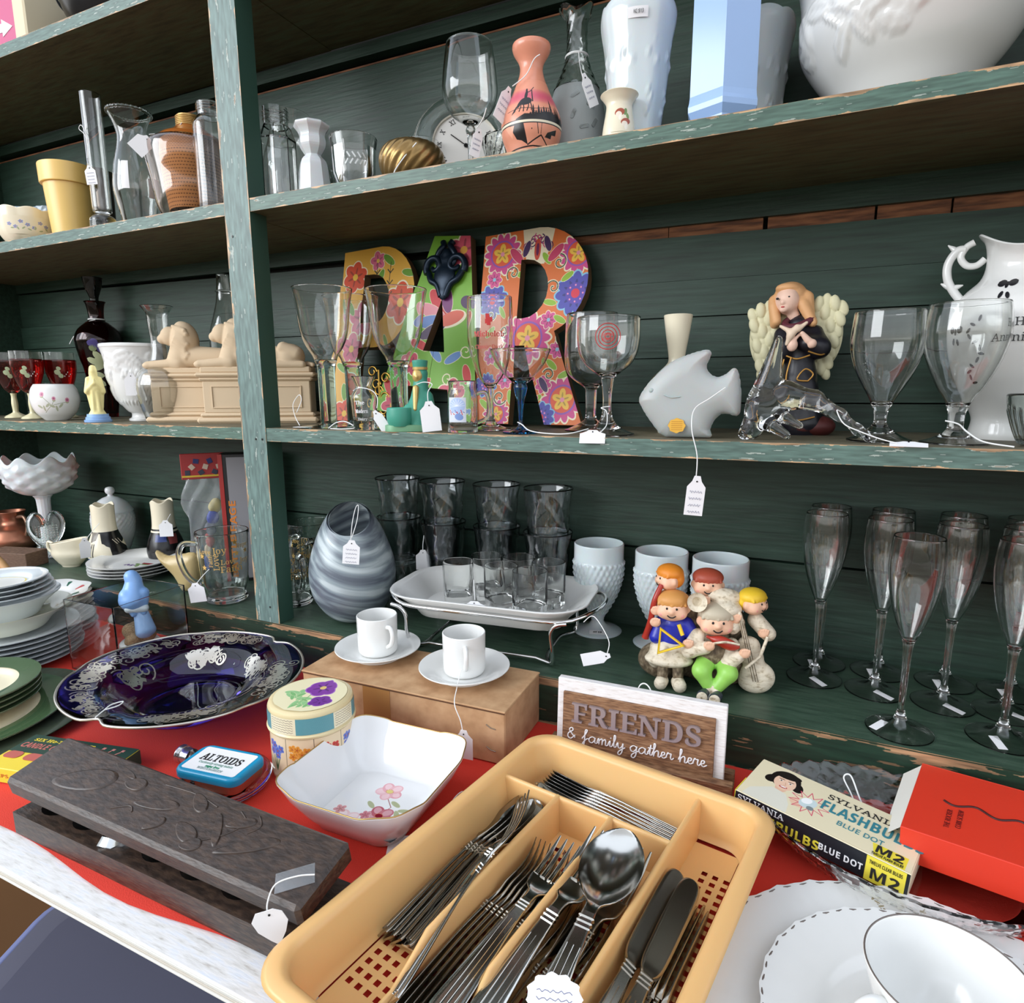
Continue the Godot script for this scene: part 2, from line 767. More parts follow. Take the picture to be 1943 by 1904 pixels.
# painting of flat print
class Paint:
	var im: Image
	var w: int
	var h: int

	func _init(ww: int, hh: int, bg: Color) -> void:
		w = ww
		h = hh
		im = Image.create_empty(w, h, false, Image.FORMAT_RGB8)
		im.fill(bg)

	func ell(cx: float, cy: float, rx: float, ry: float, rot: float, c: Color, alpha := 1.0) -> void:
		var r := maxf(rx, ry) + 1.0
		var cs := cos(rot)
		var sn := sin(rot)
		for y in range(maxi(0, int(cy - r)), mini(h, int(cy + r) + 2)):
			for x in range(maxi(0, int(cx - r)), mini(w, int(cx + r) + 2)):
				var dx := x - cx
				var dy := y - cy
				var u := (dx * cs + dy * sn) / rx
				var v := (dy * cs - dx * sn) / ry
				var d := u * u + v * v
				if d < 1.0:
					im.set_pixel(x, y, c if alpha >= 1.0 else im.get_pixel(x, y).lerp(c, alpha))

	func line(p: PackedVector2Array, wd: float, c: Color) -> void:
		for i in p.size() - 1:
			var n := maxi(1, int(p[i].distance_to(p[i + 1]) / maxf(wd * 0.5, 0.7)))
			for k in n + 1:
				var q := p[i].lerp(p[i + 1], float(k) / n)
				ell(q.x, q.y, wd * 0.5 + 0.3, wd * 0.5 + 0.3, 0, c)

	func poly(p: PackedVector2Array, c: Color) -> void:
		var lo := p[0]
		var hi := p[0]
		for q in p:
			lo = lo.min(q)
			hi = hi.max(q)
		for y in range(maxi(0, int(lo.y)), mini(h, int(hi.y) + 1)):
			for x in range(maxi(0, int(lo.x)), mini(w, int(hi.x) + 1)):
				if Geometry2D.is_point_in_polygon(Vector2(x, y), p):
					im.set_pixel(x, y, c)

	func curl(cx: float, cy: float, r: float, turns: float, start: float, dir: float, wd: float, c: Color) -> void:
		var p := PackedVector2Array()
		for i in 25:
			var t := i / 24.0
			var a := start + dir * TAU * turns * t
			p.append(Vector2(cx + r * (1.0 - t * 0.9) * cos(a), cy + r * (1.0 - t * 0.9) * sin(a)))
		line(p, wd, c)

	func flower(cx: float, cy: float, r: float, n: int, rot: float, c: Color, rimc: Color, heart: Color, slim := 0.55) -> void:
		for pass_ in 2:
			for i in n:
				var a := rot + TAU * i / n
				var g := r * 0.08 if pass_ == 0 else 0.0
				ell(cx + cos(a) * r * 0.55, cy + sin(a) * r * 0.55, r * 0.47 + g, r * slim * 0.62 + g, a, rimc if pass_ == 0 else c)
		for i in n:
			var a := rot + TAU * i / n
			ell(cx + cos(a) * r * 0.4, cy + sin(a) * r * 0.4, r * 0.26, r * 0.07, a, c.darkened(0.25))
		ell(cx, cy, r * 0.22, r * 0.22, 0, heart)

	func leaf(cx: float, cy: float, r: float, a: float, c: Color, rimc: Color) -> void:
		ell(cx, cy, r + 2, r * 0.4 + 2, a, rimc)
		ell(cx, cy, r, r * 0.4, a, c)

	func t() -> ImageTexture:
		return ImageTexture.create_from_image(im)


# ---------------------------------------------------------------- materials shared by many things
func materials() -> void:
	M.clear = glass(Color(0.985, 0.99, 0.985))
	M.thick = glass(Color(0.95, 0.97, 0.96))
	M.aqua = glass(Color(0.80, 0.94, 0.93))
	M.smoke = glass(Color(0.93, 0.945, 0.95))
	M.ruby = glass(Color(0.42, 0.03, 0.04))
	M.frost = mat(Color(0.74, 0.77, 0.77, 0.66), 0.5)
	M.frost.transparency = BaseMaterial3D.TRANSPARENCY_ALPHA
	M.white = ceramic(c8(233, 233, 230), 0.12)
	M.cream = ceramic(c8(236, 226, 200), 0.2)
	M.milk = ceramic(c8(216, 220, 222), 0.14)
	M.milk.subsurf_scatter_enabled = true
	M.milk.subsurf_scatter_strength = 0.25
	M.steel = mat(c8(206, 204, 198), 0.16, 1.0)
	M.old_steel = mat(c8(165, 158, 145), 0.24, 1.0)
	M.chrome = mat(c8(222, 222, 222), 0.07, 1.0)
	M.gold = mat(c8(214, 168, 84), 0.3, 1.0)
	M.paper = mat(c8(240, 239, 240), 0.8)
	M.string = mat(c8(238, 238, 236), 0.9)
	M.ink = mat(c8(30, 28, 28), 0.7)
	M.penink = mat(c8(90, 95, 140), 0.8)
	M.black = mat(c8(16, 15, 15), 0.35)
	M.stone = mat(c8(214, 190, 158), 0.85)
	M.skin = mat(c8(240, 200, 178), 0.5)
	M.wall = wood([[0.0, c8(26, 44, 35)], [0.45, c8(36, 60, 47)], [0.7, c8(40, 64, 52)], [1.0, c8(50, 76, 62)]], Vector3(0.7, 9, 9), 0.5, 3, 0.02)
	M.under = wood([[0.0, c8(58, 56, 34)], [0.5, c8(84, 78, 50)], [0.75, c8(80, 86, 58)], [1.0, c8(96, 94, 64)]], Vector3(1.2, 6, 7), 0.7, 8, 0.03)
	M.top = wood([[0.0, c8(74, 70, 54)], [0.5, c8(104, 98, 78)], [1.0, c8(124, 116, 94)]], Vector3(1.4, 6, 9), 0.6, 9, 0.03)
	M.top_green = wood([[0.0, c8(44, 62, 50)], [0.5, c8(60, 82, 66)], [1.0, c8(72, 92, 76)]], Vector3(1.4, 6, 9), 0.38, 10, 0.02)
	M.bare = wood([[0.0, c8(70, 42, 26)], [0.5, c8(128, 80, 50)], [1.0, c8(160, 108, 70)]], Vector3(1.5, 12, 12), 0.7, 12, 0.05)
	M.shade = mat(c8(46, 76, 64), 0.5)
	M.edge = tex(chips(1536, 40, 21, c8(98, 126, 116), c8(214, 174, 132), 0.09, 0.02, 0.06), 0.45)
	M.edge_b = tex(chips(1536, 40, 24, c8(90, 120, 106), c8(212, 170, 126), 0.13, 0.03, 0.07), 0.45)
	M.apron = tex(chips(1536, 96, 34, c8(34, 62, 46), c8(188, 146, 108), 0.15, 0.46, 0.0), 0.5)


# ---------------------------------------------------------------- shelving unit
func board(parent: Node, called: String, x0: float, x1: float, y_top: float, z0: float, z1: float, th: float, front: Material, top: Material, under: Material) -> void:
	# a shelf board whose front, top and underside are worn differently: one mesh, three surfaces
	var am := ArrayMesh.new()
	var fr := MB.new()
	var tp := MB.new()
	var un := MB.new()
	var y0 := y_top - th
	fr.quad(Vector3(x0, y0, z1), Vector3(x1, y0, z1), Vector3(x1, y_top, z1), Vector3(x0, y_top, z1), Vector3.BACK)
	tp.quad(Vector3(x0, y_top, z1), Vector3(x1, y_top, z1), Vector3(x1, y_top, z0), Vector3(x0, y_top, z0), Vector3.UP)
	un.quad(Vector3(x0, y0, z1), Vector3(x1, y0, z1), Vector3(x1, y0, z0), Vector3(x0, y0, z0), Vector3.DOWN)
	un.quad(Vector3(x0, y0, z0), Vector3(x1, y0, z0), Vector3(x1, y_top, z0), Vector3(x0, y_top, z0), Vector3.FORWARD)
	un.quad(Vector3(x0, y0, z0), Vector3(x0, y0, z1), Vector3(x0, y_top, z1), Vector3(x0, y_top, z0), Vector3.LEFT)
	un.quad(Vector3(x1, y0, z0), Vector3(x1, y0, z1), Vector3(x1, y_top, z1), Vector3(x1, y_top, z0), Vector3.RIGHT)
	for b in [fr, tp, un]:
		am.add_surface_from_arrays(Mesh.PRIMITIVE_TRIANGLES, b.mesh().surface_get_arrays(0))
	var o := MeshInstance3D.new()
	o.mesh = am
	var nm := called
	var k := 0
	while parent.has_node(NodePath(nm)):
		k += 1
		nm = "%s_%03d" % [called, k]
	o.name = nm
	o.set_surface_override_material(0, front)
	o.set_surface_override_material(1, top)
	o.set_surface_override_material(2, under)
	parent.add_child(o, true)


func shelving() -> void:
	var t := thing("shelving_unit", "weathered dark green wooden shelving unit with chipped paint, standing behind the table", "shelving")
	var xl := -1.765
	var xr := 0.363
	var zf := -0.72
	var zb := -0.947
	# back planks, bottom y, top y, right-hand lift, set-back
	var planks := [[0.70, 0.934, -0.006, 0.0], [0.937, 1.148, 0.004, 0.002], [1.150, 1.215, 0.0, 0.0], [1.2165, 1.273, -0.002, 0.003], [1.274, 1.325, -0.005, -0.001], [1.326, 1.402, -0.028, 0.003], [1.405, 1.697, 0.0, 0.0]]
	for i in planks.size():
		var p: Array = planks[i]
		var b := MB.new()
		var zz: float = zb - p[3]
		var up: float = p[2]
		var nx: Array = planks[mini(i + 1, planks.size() - 1)]
		var low: float = planks[i - 1][2] if i > 0 else 0.0
		if i == 6:
			low = -0.012
		var a := [Vector3(xl, p[0], zz), Vector3(xr, p[0] + low, zz), Vector3(xr, p[1] + up, zz), Vector3(xl, p[1], zz)]
		var e := []
		for q in a:
			e.append(q - Vector3(0, 0, 0.016))
		b.quad(a[0], a[1], a[2], a[3], Vector3.BACK)
		b.quad(e[0], e[1], e[2], e[3], Vector3.FORWARD)
		b.quad(a[3], a[2], e[2], e[3], Vector3.UP)
		b.quad(a[0], a[1], e[1], e[0], Vector3.DOWN)
		b.quad(a[1], a[2], e[2], e[1], Vector3.RIGHT)
		b.quad(a[0], a[3], e[3], e[0], Vector3.LEFT)
		part(t, "back_plank", b, M.wall)
	# brown lath that shows in the open joint, and the bare upper edge of the top plank
	for s in [[-0.45, -0.20], [-0.2, -0.075], [-0.07, 0.055], [0.057, 0.135], [0.1365, 0.36]]:
		var b := MB.new()
		b.box(Vector3((s[0] + s[1]) / 2, 1.388, zb - 0.012), Vector3(s[1] - s[0] - 0.001, 0.04, 0.008))
		part(t, "joint_lath", b, M.bare)
	var ed := MB.new()
	ed.box(Vector3((xl + xr) / 2, 1.6985, zb - 0.006), Vector3(xr - xl, 0.0026, 0.0125))
	part(t, "bare_plank_edge", ed, M.bare)
	var cl := MB.new()
	cl.box(Vector3((xl + xr) / 2, 1.7195, zb - 0.004), Vector3(xr - xl, 0.0195, 0.02))
	part(t, "cleat", cl, M.wall)
	var bk := MB.new()
	bk.box(Vector3((xl + xr) / 2, 1.36, zb - 0.032), Vector3(xr - xl + 0.04, 1.3, 0.012))
	part(t, "backing_sheet", bk, mat(c8(22, 22, 16), 0.9))
	var sd := MB.new()
	sd.box(Vector3(xl - 0.009, 1.36, -0.845), Vector3(0.018, 1.36, 0.25))
	part(t, "side_panel", sd, M.wall)
	sd = MB.new()
	sd.box(Vector3(0.372, 1.36, -0.845), Vector3(0.018, 1.36, 0.25))
	part(t, "side_panel", sd, M.wall)
	# boards
	var px := -0.7735
	board(t, "shelf_board", xl, px, SH1 - 0.0005, zb, zf, 0.019, M.edge, M.top, M.under)
	board(t, "shelf_board", px, xr, SH1 + 0.0005, zb, zf, 0.019, M.edge_b, M.top, M.under)
	board(t, "shelf_board", xl, px, SH2, zb, zf, 0.0185, M.edge, M.top, M.under)
	board(t, "shelf_board", px, xr, SH2, zb, zf, 0.0180, M.edge_b, M.top, M.under)
	board(t, "shelf_board", xl, px, SH3, zb, zf, 0.0190, M.edge_b, M.top, M.under)
	board(t, "shelf_board", px, xr, SH3, zb, zf, 0.0200, M.edge, M.top, M.under)
	board(t, "shelf_board", xl, xr, SH4, zb, zf, 0.0185, M.apron, M.top_green, M.under)
	var ap := MB.new()
	ap.quad(Vector3(xl, 0.735, zf), Vector3(xr, 0.735, zf), Vector3(xr, SH4 - 0.0006, zf + 0.003), Vector3(xl, SH4 - 0.0006, zf + 0.003), Vector3.BACK)
	ap.quad(Vector3(xl, SH4 - 0.0006, zf + 0.003), Vector3(xr, SH4 - 0.0006, zf + 0.003), Vector3(xr, SH4 - 0.0006, zf - 0.0), Vector3(xl, SH4 - 0.0006, zf), Vector3.UP)
	part(t, "apron_board", ap, M.apron)
	# post
	var post := ArrayMesh.new()
	var pf := MB.new()
	pf.quad(Vector3(-0.748, SH4 + 0.0003, zf + 0.001), Vector3(-0.748, 2.05, zf + 0.001), Vector3(-0.7975, 2.05, zf + 0.001), Vector3(-0.7975, SH4 + 0.0003, zf + 0.001), Vector3.BACK)
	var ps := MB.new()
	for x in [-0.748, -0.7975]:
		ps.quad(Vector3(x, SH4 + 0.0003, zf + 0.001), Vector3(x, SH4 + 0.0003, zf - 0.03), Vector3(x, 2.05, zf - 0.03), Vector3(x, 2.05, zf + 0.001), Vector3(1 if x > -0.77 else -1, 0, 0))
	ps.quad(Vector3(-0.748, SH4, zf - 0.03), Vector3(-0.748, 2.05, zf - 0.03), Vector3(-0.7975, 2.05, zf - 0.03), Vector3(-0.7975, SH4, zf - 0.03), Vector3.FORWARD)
	post.add_surface_from_arrays(Mesh.PRIMITIVE_TRIANGLES, pf.mesh().surface_get_arrays(0))
	post.add_surface_from_arrays(Mesh.PRIMITIVE_TRIANGLES, ps.mesh().surface_get_arrays(0))
	var po := MeshInstance3D.new()
	po.name = "post"
	po.mesh = post
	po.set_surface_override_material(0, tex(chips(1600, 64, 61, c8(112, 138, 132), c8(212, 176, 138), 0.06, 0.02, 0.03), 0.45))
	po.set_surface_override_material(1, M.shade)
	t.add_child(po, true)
	for q in [[-0.752, 1.0995], [-0.765, 1.0995], [-0.781, 1.395], [-0.762, 0.83]]:
		var nl := MB.new()
		nl.box(Vector3(q[0] - 0.004, q[1], zf + 0.0015), Vector3(0.0024, 0.0028, 0.001))
		part(t, "nail_head", nl, M.black)
	# headboard above the top shelf, and a canopy edge over the booth
	var rf := MB.new()
	rf.box(Vector3(-0.7, 2.065, -0.83), Vector3(2.3, 0.03, 0.25))
	part(t, "roof_board", rf, M.under)


func table_and_ground() -> void:
	var g := MB.new()
	g.quad(Vector3(-6, 0, 6), Vector3(6, 0, 6), Vector3(6, 0, -3), Vector3(-6, 0, -3), Vector3.UP)
	g.box(Vector3(0, -0.06, 1.5), Vector3(12, 0.1, 9))
	var gm := mat(Color.WHITE, 0.95)
	gm.albedo_texture = ramp(noise(0.03, 5, 77), [[0.0, c8(96, 86, 74)], [0.6, c8(138, 126, 110)], [1.0, c8(160, 150, 134)]])
	gm.uv1_triplanar = true
	gm.uv1_world_triplanar = true
	var o := part(self, "floor", g, gm)
	o.set_meta("kind", "structure")
	# white canopy over the aisle in front of the booth
	var cv := thing("canopy", "white fabric canopy over the aisle in front of the shelves", "canopy")
	var cb := MB.new()
	var ap := Vector3(-0.2, 3.1, 1.3)
	var q := [Vector3(-1.7, 2.5, -0.2), Vector3(1.3, 2.5, -0.2), Vector3(1.3, 2.5, 2.8), Vector3(-1.7, 2.5, 2.8)]
	for i in 4:
		cb.tri(q[i], q[(i + 1) % 4], ap, Vector3.UP)
	var cm := mat(c8(240, 240, 238), 0.9)
	cm.backlight_enabled = true
	cm.backlight = Color(0.95, 0.95, 0.95)
	part(cv, "fabric_roof", cb, cm)
	for i in 4:
		var l := MB.new()
		tube(l, PackedVector3Array([Vector3(q[i].x, 0, q[i].z), q[i]]), 0.018, 10)
		part(cv, "pole", l, M.chrome)
		var r := MB.new()
		tube(r, PackedVector3Array([q[i] - Vector3(0, 0.015, 0), ap - Vector3(0, 0.015, 0)]), 0.012, 8)
		part(cv, "ridge_bar", r, M.chrome)
	# table
	var t := thing("table", "white painted plywood trestle table with a worn layered edge", "table")
	var p := MB.new()
	p.box(Vector3(-0.35, TBL - 0.0068, -0.4935), Vector3(3.1, 0.0124, 0.447), 0.0012)
	var wm := mat(Color.WHITE, 0.6)
	wm.albedo_texture = ramp(noise(0.02, 5, 31), [[0.0, c8(176, 168, 160)], [0.22, c8(216, 214, 210)], [0.55, c8(230, 228, 226)], [1.0, c8(216, 222, 232)]])
	wm.uv1_triplanar = true
	wm.uv1_world_triplanar = true
	wm.uv1_scale = Vector3(2.5, 9, 14)
	wm.heightmap_enabled = true
	wm.heightmap_scale = 0.012
	wm.heightmap_texture = noise(0.05, 4, 32)
	part(t, "tabletop", p, wm)
	for k in 3:
		var e := MB.new()
		e.box(Vector3(-0.35, TBL - 0.0032 - k * 0.0036, -0.2698), Vector3(3.1, 0.0022, 0.0016), 0.0005)
		part(t, "ply_layer", e, mat([c8(212, 210, 200), c8(196, 188, 174), c8(220, 218, 210)][k], 0.7))
	for x in [-1.7, -0.05, 1.0]:
		for z in [-0.34, -0.66]:
			var l := MB.new()
			l.box(Vector3(x, 0.363, z), Vector3(0.04, 0.726, 0.04), 0.003)
			part(t, "leg", l, M.bare)
	# red cloth: a sheet with a wavy front edge and a few folds
	var rows := []
	for i in 15:
		var row := PackedVector3Array()
		var v := i / 14.0
		for j in 90:
			var x := -1.75 + 2.85 * j / 89.0
			var zf := -0.300 + 0.006 * sin(x * 9.0) + 0.004 * sin(x * 23.0 + 1.0)
			if x > -0.30:
				zf = lerpf(zf, -0.255, smoothstep(-0.33, -0.2, x))
			var z := lerpf(zf, -0.715, v)
			var y := 0.0012 + 0.0006 * sin(x * 31.0 + z * 40.0) + 0.0016 * exp(-pow((x + 0.42 + (z + 0.4) * 0.6) / 0.006, 2.0))
			if z > -0.267:
				y -= (z + 0.267) * 2.0
			row.append(Vector3(x, TBL + maxf(y, -0.03), z))
		rows.append(row)
	var cl := MB.new()
	var flip := []
	for r in rows:
		var q2 := PackedVector3Array()
		for j in range(r.size() - 1, -1, -1):
			q2.append(r[j])
		flip.append(q2)
	cl.grid(flip)
	var red := mat(c8(216, 52, 34), 0.85)
	red.heightmap_enabled = true
	red.heightmap_scale = 0.02
	red.heightmap_texture = noise(0.2, 2, 5)
	red.uv1_triplanar = true
	red.uv1_world_triplanar = true
	red.uv1_scale = Vector3(6, 6, 6)
	red.rim_enabled = true
	red.rim = 0.3
	tag(part(self, "tablecloth", cl, red), "red felt cloth spread over the white plywood table", "tablecloth")
	# under the table
	var bin := thing("storage_bin", "translucent blue grey plastic storage bin under the table front", "bin", Vector3(-0.62, 0.0, -0.40), 24)
	var bb := MB.new()
	loops(bb, [rrect(0.50, 0.36, 0.05, 0.0), rrect(0.56, 0.42, 0.06, 0.40), rrect(0.60, 0.46, 0.07, 0.405), rrect(0.60, 0.46, 0.07, 0.425), rrect(0.575, 0.435, 0.06, 0.425), rrect(0.55, 0.41, 0.06, 0.40), rrect(0.49, 0.35, 0.05, 0.004)])
	var bm := mat(c8(112, 122, 168), 0.4)
	part(bin, "tub", bb, bm)
	var lid := MB.new()
	loops(lid, [rrect(0.57, 0.43, 0.06, 0.426), rrect(0.57, 0.43, 0.06, 0.432), rrect(0.50, 0.36, 0.05, 0.432), rrect(0.50, 0.36, 0.05, 0.438)])
	part(bin, "lid", lid, mat(c8(84, 86, 104), 0.35))
	var cb2 := thing("cardboard_carton", "brown cardboard carton in the shade behind the plastic bin", "carton", Vector3(-1.32, 0.0, -0.50), 12)
	var kb := MB.new()
	kb.box(Vector3(0, 0.22, 0), Vector3(0.42, 0.44, 0.3), 0.004)
	part(cb2, "carton_body", kb, mat(c8(150, 108, 66), 0.85))
	var sl := MB.new()
	sl.box(Vector3(0.09, 0.35, 0.151), Vector3(0.09, 0.12, 0.002))
	part(cb2, "shipping_label", sl, mat(c8(214, 200, 160), 0.7))


# ---------------------------------------------------------------- builders shared by shelves and table
func solo(called: String, label: String, category: String, at: Vector3, shape, m: Material, group := "", turn := 0.0) -> MeshInstance3D:
	var o := part(self, called, shape, m)
	o.position = at
	o.rotation.y = deg_to_rad(turn)
	tag(o, label, category, group)
	return o


func stemware(called: String, label: String, at: Vector3, bowl: Array, t: float, stem: Array, foot: Array, m: Material, ms: Material, category := "glass", group := "", seg := 48) -> Node3D:
	# bowl: outside from the stem up to the rim; stem: top down to the foot; foot: from the stem out to the edge. Together they close one solid of glass
	var o := thing(called, label, category, at, 0.0, group)
	var bo := cr(pv(bowl), 5)
	var pr := PackedVector2Array()
	pr.append_array(bo)
	var rim := bo[bo.size() - 1]
	pr.append(Vector2(rim.x - t * 0.25, rim.y + t * 0.4))
	pr.append(Vector2(rim.x - t * 0.75, rim.y + t * 0.4))
	var low := bo[0].y + t * 3.5
	var lastx := 0.0
	for i in range(bo.size() - 1, -1, -1):
		if bo[i].y > low and bo[i].x > t * 3.0:
			lastx = bo[i].x - t
			pr.append(Vector2(lastx, bo[i].y))
	pr.append(Vector2(lastx * 0.6, low - t * 0.6))
	pr.append(Vector2(0, low - t * 0.9))
	var b := MB.new()
	lathe(b, pr, seg, null, 60.0)
	part(o, "bowl", b, m)
	var sp := cr(pv(stem), 4)
	sp.reverse()
	var s := MB.new()
	lathe(s, sp, seg, null, 80.0)
	part(o, "stem", s, ms)
	var fp := cr(pv(foot), 4)
	var e := fp[fp.size() - 1]
	# the underside is hollow, as in blown feet: it follows the upper side at a small distance
	var ft := maxf(0.0016, e.y * 1.05)
	var fr := PackedVector2Array([Vector2(0, maxf(0.0003, fp[0].y - 0.008))])
	for q in fp:
		if q.x > fp[0].x * 1.25 and q.x < e.x * 0.93:
			fr.append(Vector2(q.x, maxf(0.0003, q.y - ft)))
	fr.append_array([Vector2(e.x * 0.95, 0.0002), Vector2(e.x - 0.0004, 0.0004), Vector2(e.x, e.y * 0.5)])
	fp.reverse()
	fr.append_array(fp)
	var f := MB.new()
	lathe(f, fr, seg, null, 60.0)
	part(o, "foot", f, ms)
	return o


func facing(at: Vector3) -> float:
	return atan2(-at.z, -at.x)


func patch(outer: PackedVector2Array, h0: float, h1: float, mid: float, wide: float, off := 0.0005, nr := 10, nc := 18) -> MB:
	# a piece of the surface of a turned body, its picture upright when seen from outside
	var rows := []
	for i in nr + 1:
		var h := lerpf(h1, h0, float(i) / nr)
		var r := outer[0].x
		for k in outer.size() - 1:
			if (outer[k].y - h) * (outer[k + 1].y - h) <= 0.0 and outer[k].y != outer[k + 1].y:
				r = lerpf(outer[k].x, outer[k + 1].x, (h - outer[k].y) / (outer[k + 1].y - outer[k].y))
		var row := PackedVector3Array()
		for j in nc + 1:
			var a := mid + wide * (0.5 - float(j) / nc)
			row.append(Vector3((r + off) * cos(a), h, (r + off) * sin(a)))
		rows.append(row)
	var mb := MB.new()
	mb.grid(rows)
	return mb


func look_basis(at: Vector3) -> Basis:
	# upright, facing the middle of the aisle
	var z := Vector3(-at.x, 0, -at.z).normalized()
	return Basis(Vector3.UP.cross(z), Vector3.UP, z)


func bump(a: float, h: float, list: Array, r: float) -> float:
	# relief: each entry is [angle, height, half length, half width, turn, rise]
	var s := 0.0
	for l in list:
		var u := wrapf(a - l[0], -PI, PI) * r
		var w: float = h - l[1]
		var cs := cos(l[4])
		var sn := sin(l[4])
		var x: float = (u * cs + w * sn) / l[2]
		var y: float = (w * cs - u * sn) / l[3]
		var d := x * x + y * y
		if d < 1.0:
			s = maxf(s, l[5] * minf((1.0 - d) * 3.0, 1.0) * (1.0 - 0.5 * exp(-y * y * 60.0) * (1.0 if l[3] > 0.003 else 0.0)))
	return s


func shelf_two() -> void:
	var y := SH2 + 0.0003
	# ---- top shelf, left bay
	var o := thing("game_box", "pink and white printed box at the left end of the top shelf", "box", Vector3(-1.40, SH1, -0.80), 8)
	var b := MB.new()
	b.box(Vector3(0, 0.09, 0), Vector3(0.20, 0.18, 0.10), 0.002)
	part(o, "carton", b, mat(c8(236, 220, 214), 0.5))
	b = MB.new()
	b.box(Vector3(0.0, 0.092, 0.0505), Vector3(0.165, 0.15, 0.001), 0.0004)
	part(o, "pink_panel", b, mat(c8(196, 74, 122), 0.5))
	b = MB.new()
	extrude(b, pv([0.0, 0.045, 0.05, 0.045, 0.05, 0.038, 0.075, 0.052, 0.05, 0.066, 0.05, 0.059, 0.0, 0.059]), 0.0006)
	var ar := part(o, "white_arrow", b, M.paper)
	ar.position = Vector3(0.0, 0, 0.0511)
	b = MB.new()
	b.box(Vector3(0, 0.1, 0), Vector3(0.05, 0.2, 0.13), 0.003)
	solo("cream_book", "cream coloured book standing upright beside the pink box", "book", Vector3(-1.262, SH1, -0.81), b, mat(c8(222, 208, 176), 0.6), "", -12)
	b = MB.new()
	lathe(b, shell(cr(pv([0.055, 0.0, 0.088, 0.02, 0.108, 0.055, 0.114, 0.10])), 0.003, 0.006))
	o = thing("enamel_bowl", "deep black enamel bowl with a pale blue striped rim", "bowl", Vector3(-1.115, SH1 + 0.0004, -0.845))
	part(o, "bowl_body", b, mat(c8(14, 14, 18), 0.25))
	for k in 3:
		b = MB.new()
		lathe(b, pv([0.1135 + k * 0.0002, 0.085 - k * 0.012, 0.1146 - k * 0.001, 0.0905 - k * 0.012]))
		part(o, "rim_stripe", b, mat(c8(170, 186, 214), 0.3))
	# ---- left bay
	b = MB.new()
	lathe(b, shell(cr(pv([0.026, 0, 0.032, 0.03, 0.036, 0.075])), 0.003, 0.006))
	solo("grey_tumbler", "smooth blue grey tumbler at the left edge of the upper shelf", "tumbler", Vector3(-1.415, y, -0.80), b, ceramic(c8(150, 166, 180), 0.25), "tumblers beside the yellow flowerpot")
	b = MB.new()
	lathe(b, shell(cr(pv([0.028, 0, 0.035, 0.03, 0.039, 0.078]), 10), 0.003, 0.006), 72, func(a, p): return Vector3((p.x + 0.0011 * sin(a * 18.0) * sin(p.y * 420.0)) * cos(a), p.y, (p.x + 0.0011 * sin(a * 18.0) * sin(p.y * 420.0)) * sin(a)))
	solo("pebbled_tumbler", "blue grey pebbled glass tumbler behind the cream fluted pot", "tumbler", Vector3(-1.375, y, -0.83), b, ceramic(c8(146, 160, 172), 0.2), "tumblers beside the yellow flowerpot")
	b = MB.new()
	lathe(b, shell(cr(pv([0.034, 0, 0.042, 0.012, 0.047, 0.035, 0.049, 0.052]), 6), 0.003, 0.005), 96, func(a, p): return Vector3((p.x + 0.002 * absf(sin(a * 4.0))) * cos(a), p.y + (0.004 * absf(sin(a * 4.0)) * smoothstep(0.03, 0.052, p.y)), (p.x + 0.002 * absf(sin(a * 4.0))) * sin(a)))
	o = thing("fluted_pot", "cream fluted china pot with faint blue flowers at the left end of the upper shelf", "pot", Vector3(-1.345, y, -0.757))
	part(o, "pot_body", b, M.cream)
	var pt := Paint.new(256, 128, c8(236, 226, 200))
	for k in 7:
		pt.flower(30 + k * 32, 60 + 22 * sin(k * 2.1), 13, 5, k, c8(150, 160, 206), c8(210, 206, 208), c8(232, 180, 120))
		pt.leaf(44 + k * 30, 88 + 12 * sin(k * 3.0), 11, k * 1.2, c8(170, 180, 140), c8(226, 220, 196))
	part(o, "flower_print", patch(cr(pv([0.034, 0, 0.042, 0.012, 0.047, 0.035, 0.049, 0.052])), 0.010, 0.04, facing(o.position), 1.6, 0.0022), tex(pt.t(), 0.2))
	b = MB.new()
	lathe(b, shell(cr(pv([0.02, 0, 0.026, 0.03, 0.022, 0.07, 0.03, 0.084])), 0.003, 0.005), 48)
	solo("maroon_vase", "small dark maroon vase half hidden behind the yellow flowerpot", "vase", Vector3(-1.375, y, -0.90), b, ceramic(c8(86, 38, 40), 0.3))
	o = thing("flowerpot", "yellow glazed flowerpot with a plain thick rim", "flowerpot", Vector3(-1.241, y, -0.775))
	b = MB.new()
	lathe(b, pv([0, 0, 0.0315, 0, 0.0325, 0.002, 0.0385, 0.0915, 0.0385, 0.094]))
	part(o, "pot_body", b, ceramic(c8(236, 196, 112), 0.35))
	b = MB.new()
	lathe(b, pv([0.0385, 0.0925, 0.0425, 0.0925, 0.0433, 0.094, 0.0440, 0.123, 0.0432, 0.1248, 0.041, 0.1248, 0.040, 0.123, 0.034, 0.03, 0, 0.028]))
	part(o, "pot_rim", b, ceramic(c8(236, 196, 112), 0.35))
	b = MB.new()
	lathe(b, shell(cr(pv([0.018, 0, 0.021, 0.10, 0.02, 0.135, 0.024, 0.147, 0.0275, 0.155])), 0.003, 0.008))
	solo("pewter_bottle", "dark pewter flared mouth rising behind the yellow flowerpot", "bottle", Vector3(-1.315, y, -0.885), b, mat(c8(104, 92, 82), 0.4, 0.7))
	o = thing("bud_vase", "tall straight clear glass bud vase on a small round foot", "vase", Vector3(-1.14, y, -0.765))
	b = MB.new()
	lathe(b, pv([0.0095, 0.031, 0.0142, 0.034, 0.0152, 0.04, 0.0160, 0.222, 0.0156, 0.2228, 0.0146, 0.222, 0.0138, 0.042, 0.010, 0.036, 0, 0.035]), 40)
	part(o, "tube", b, M.clear)
	b = MB.new()
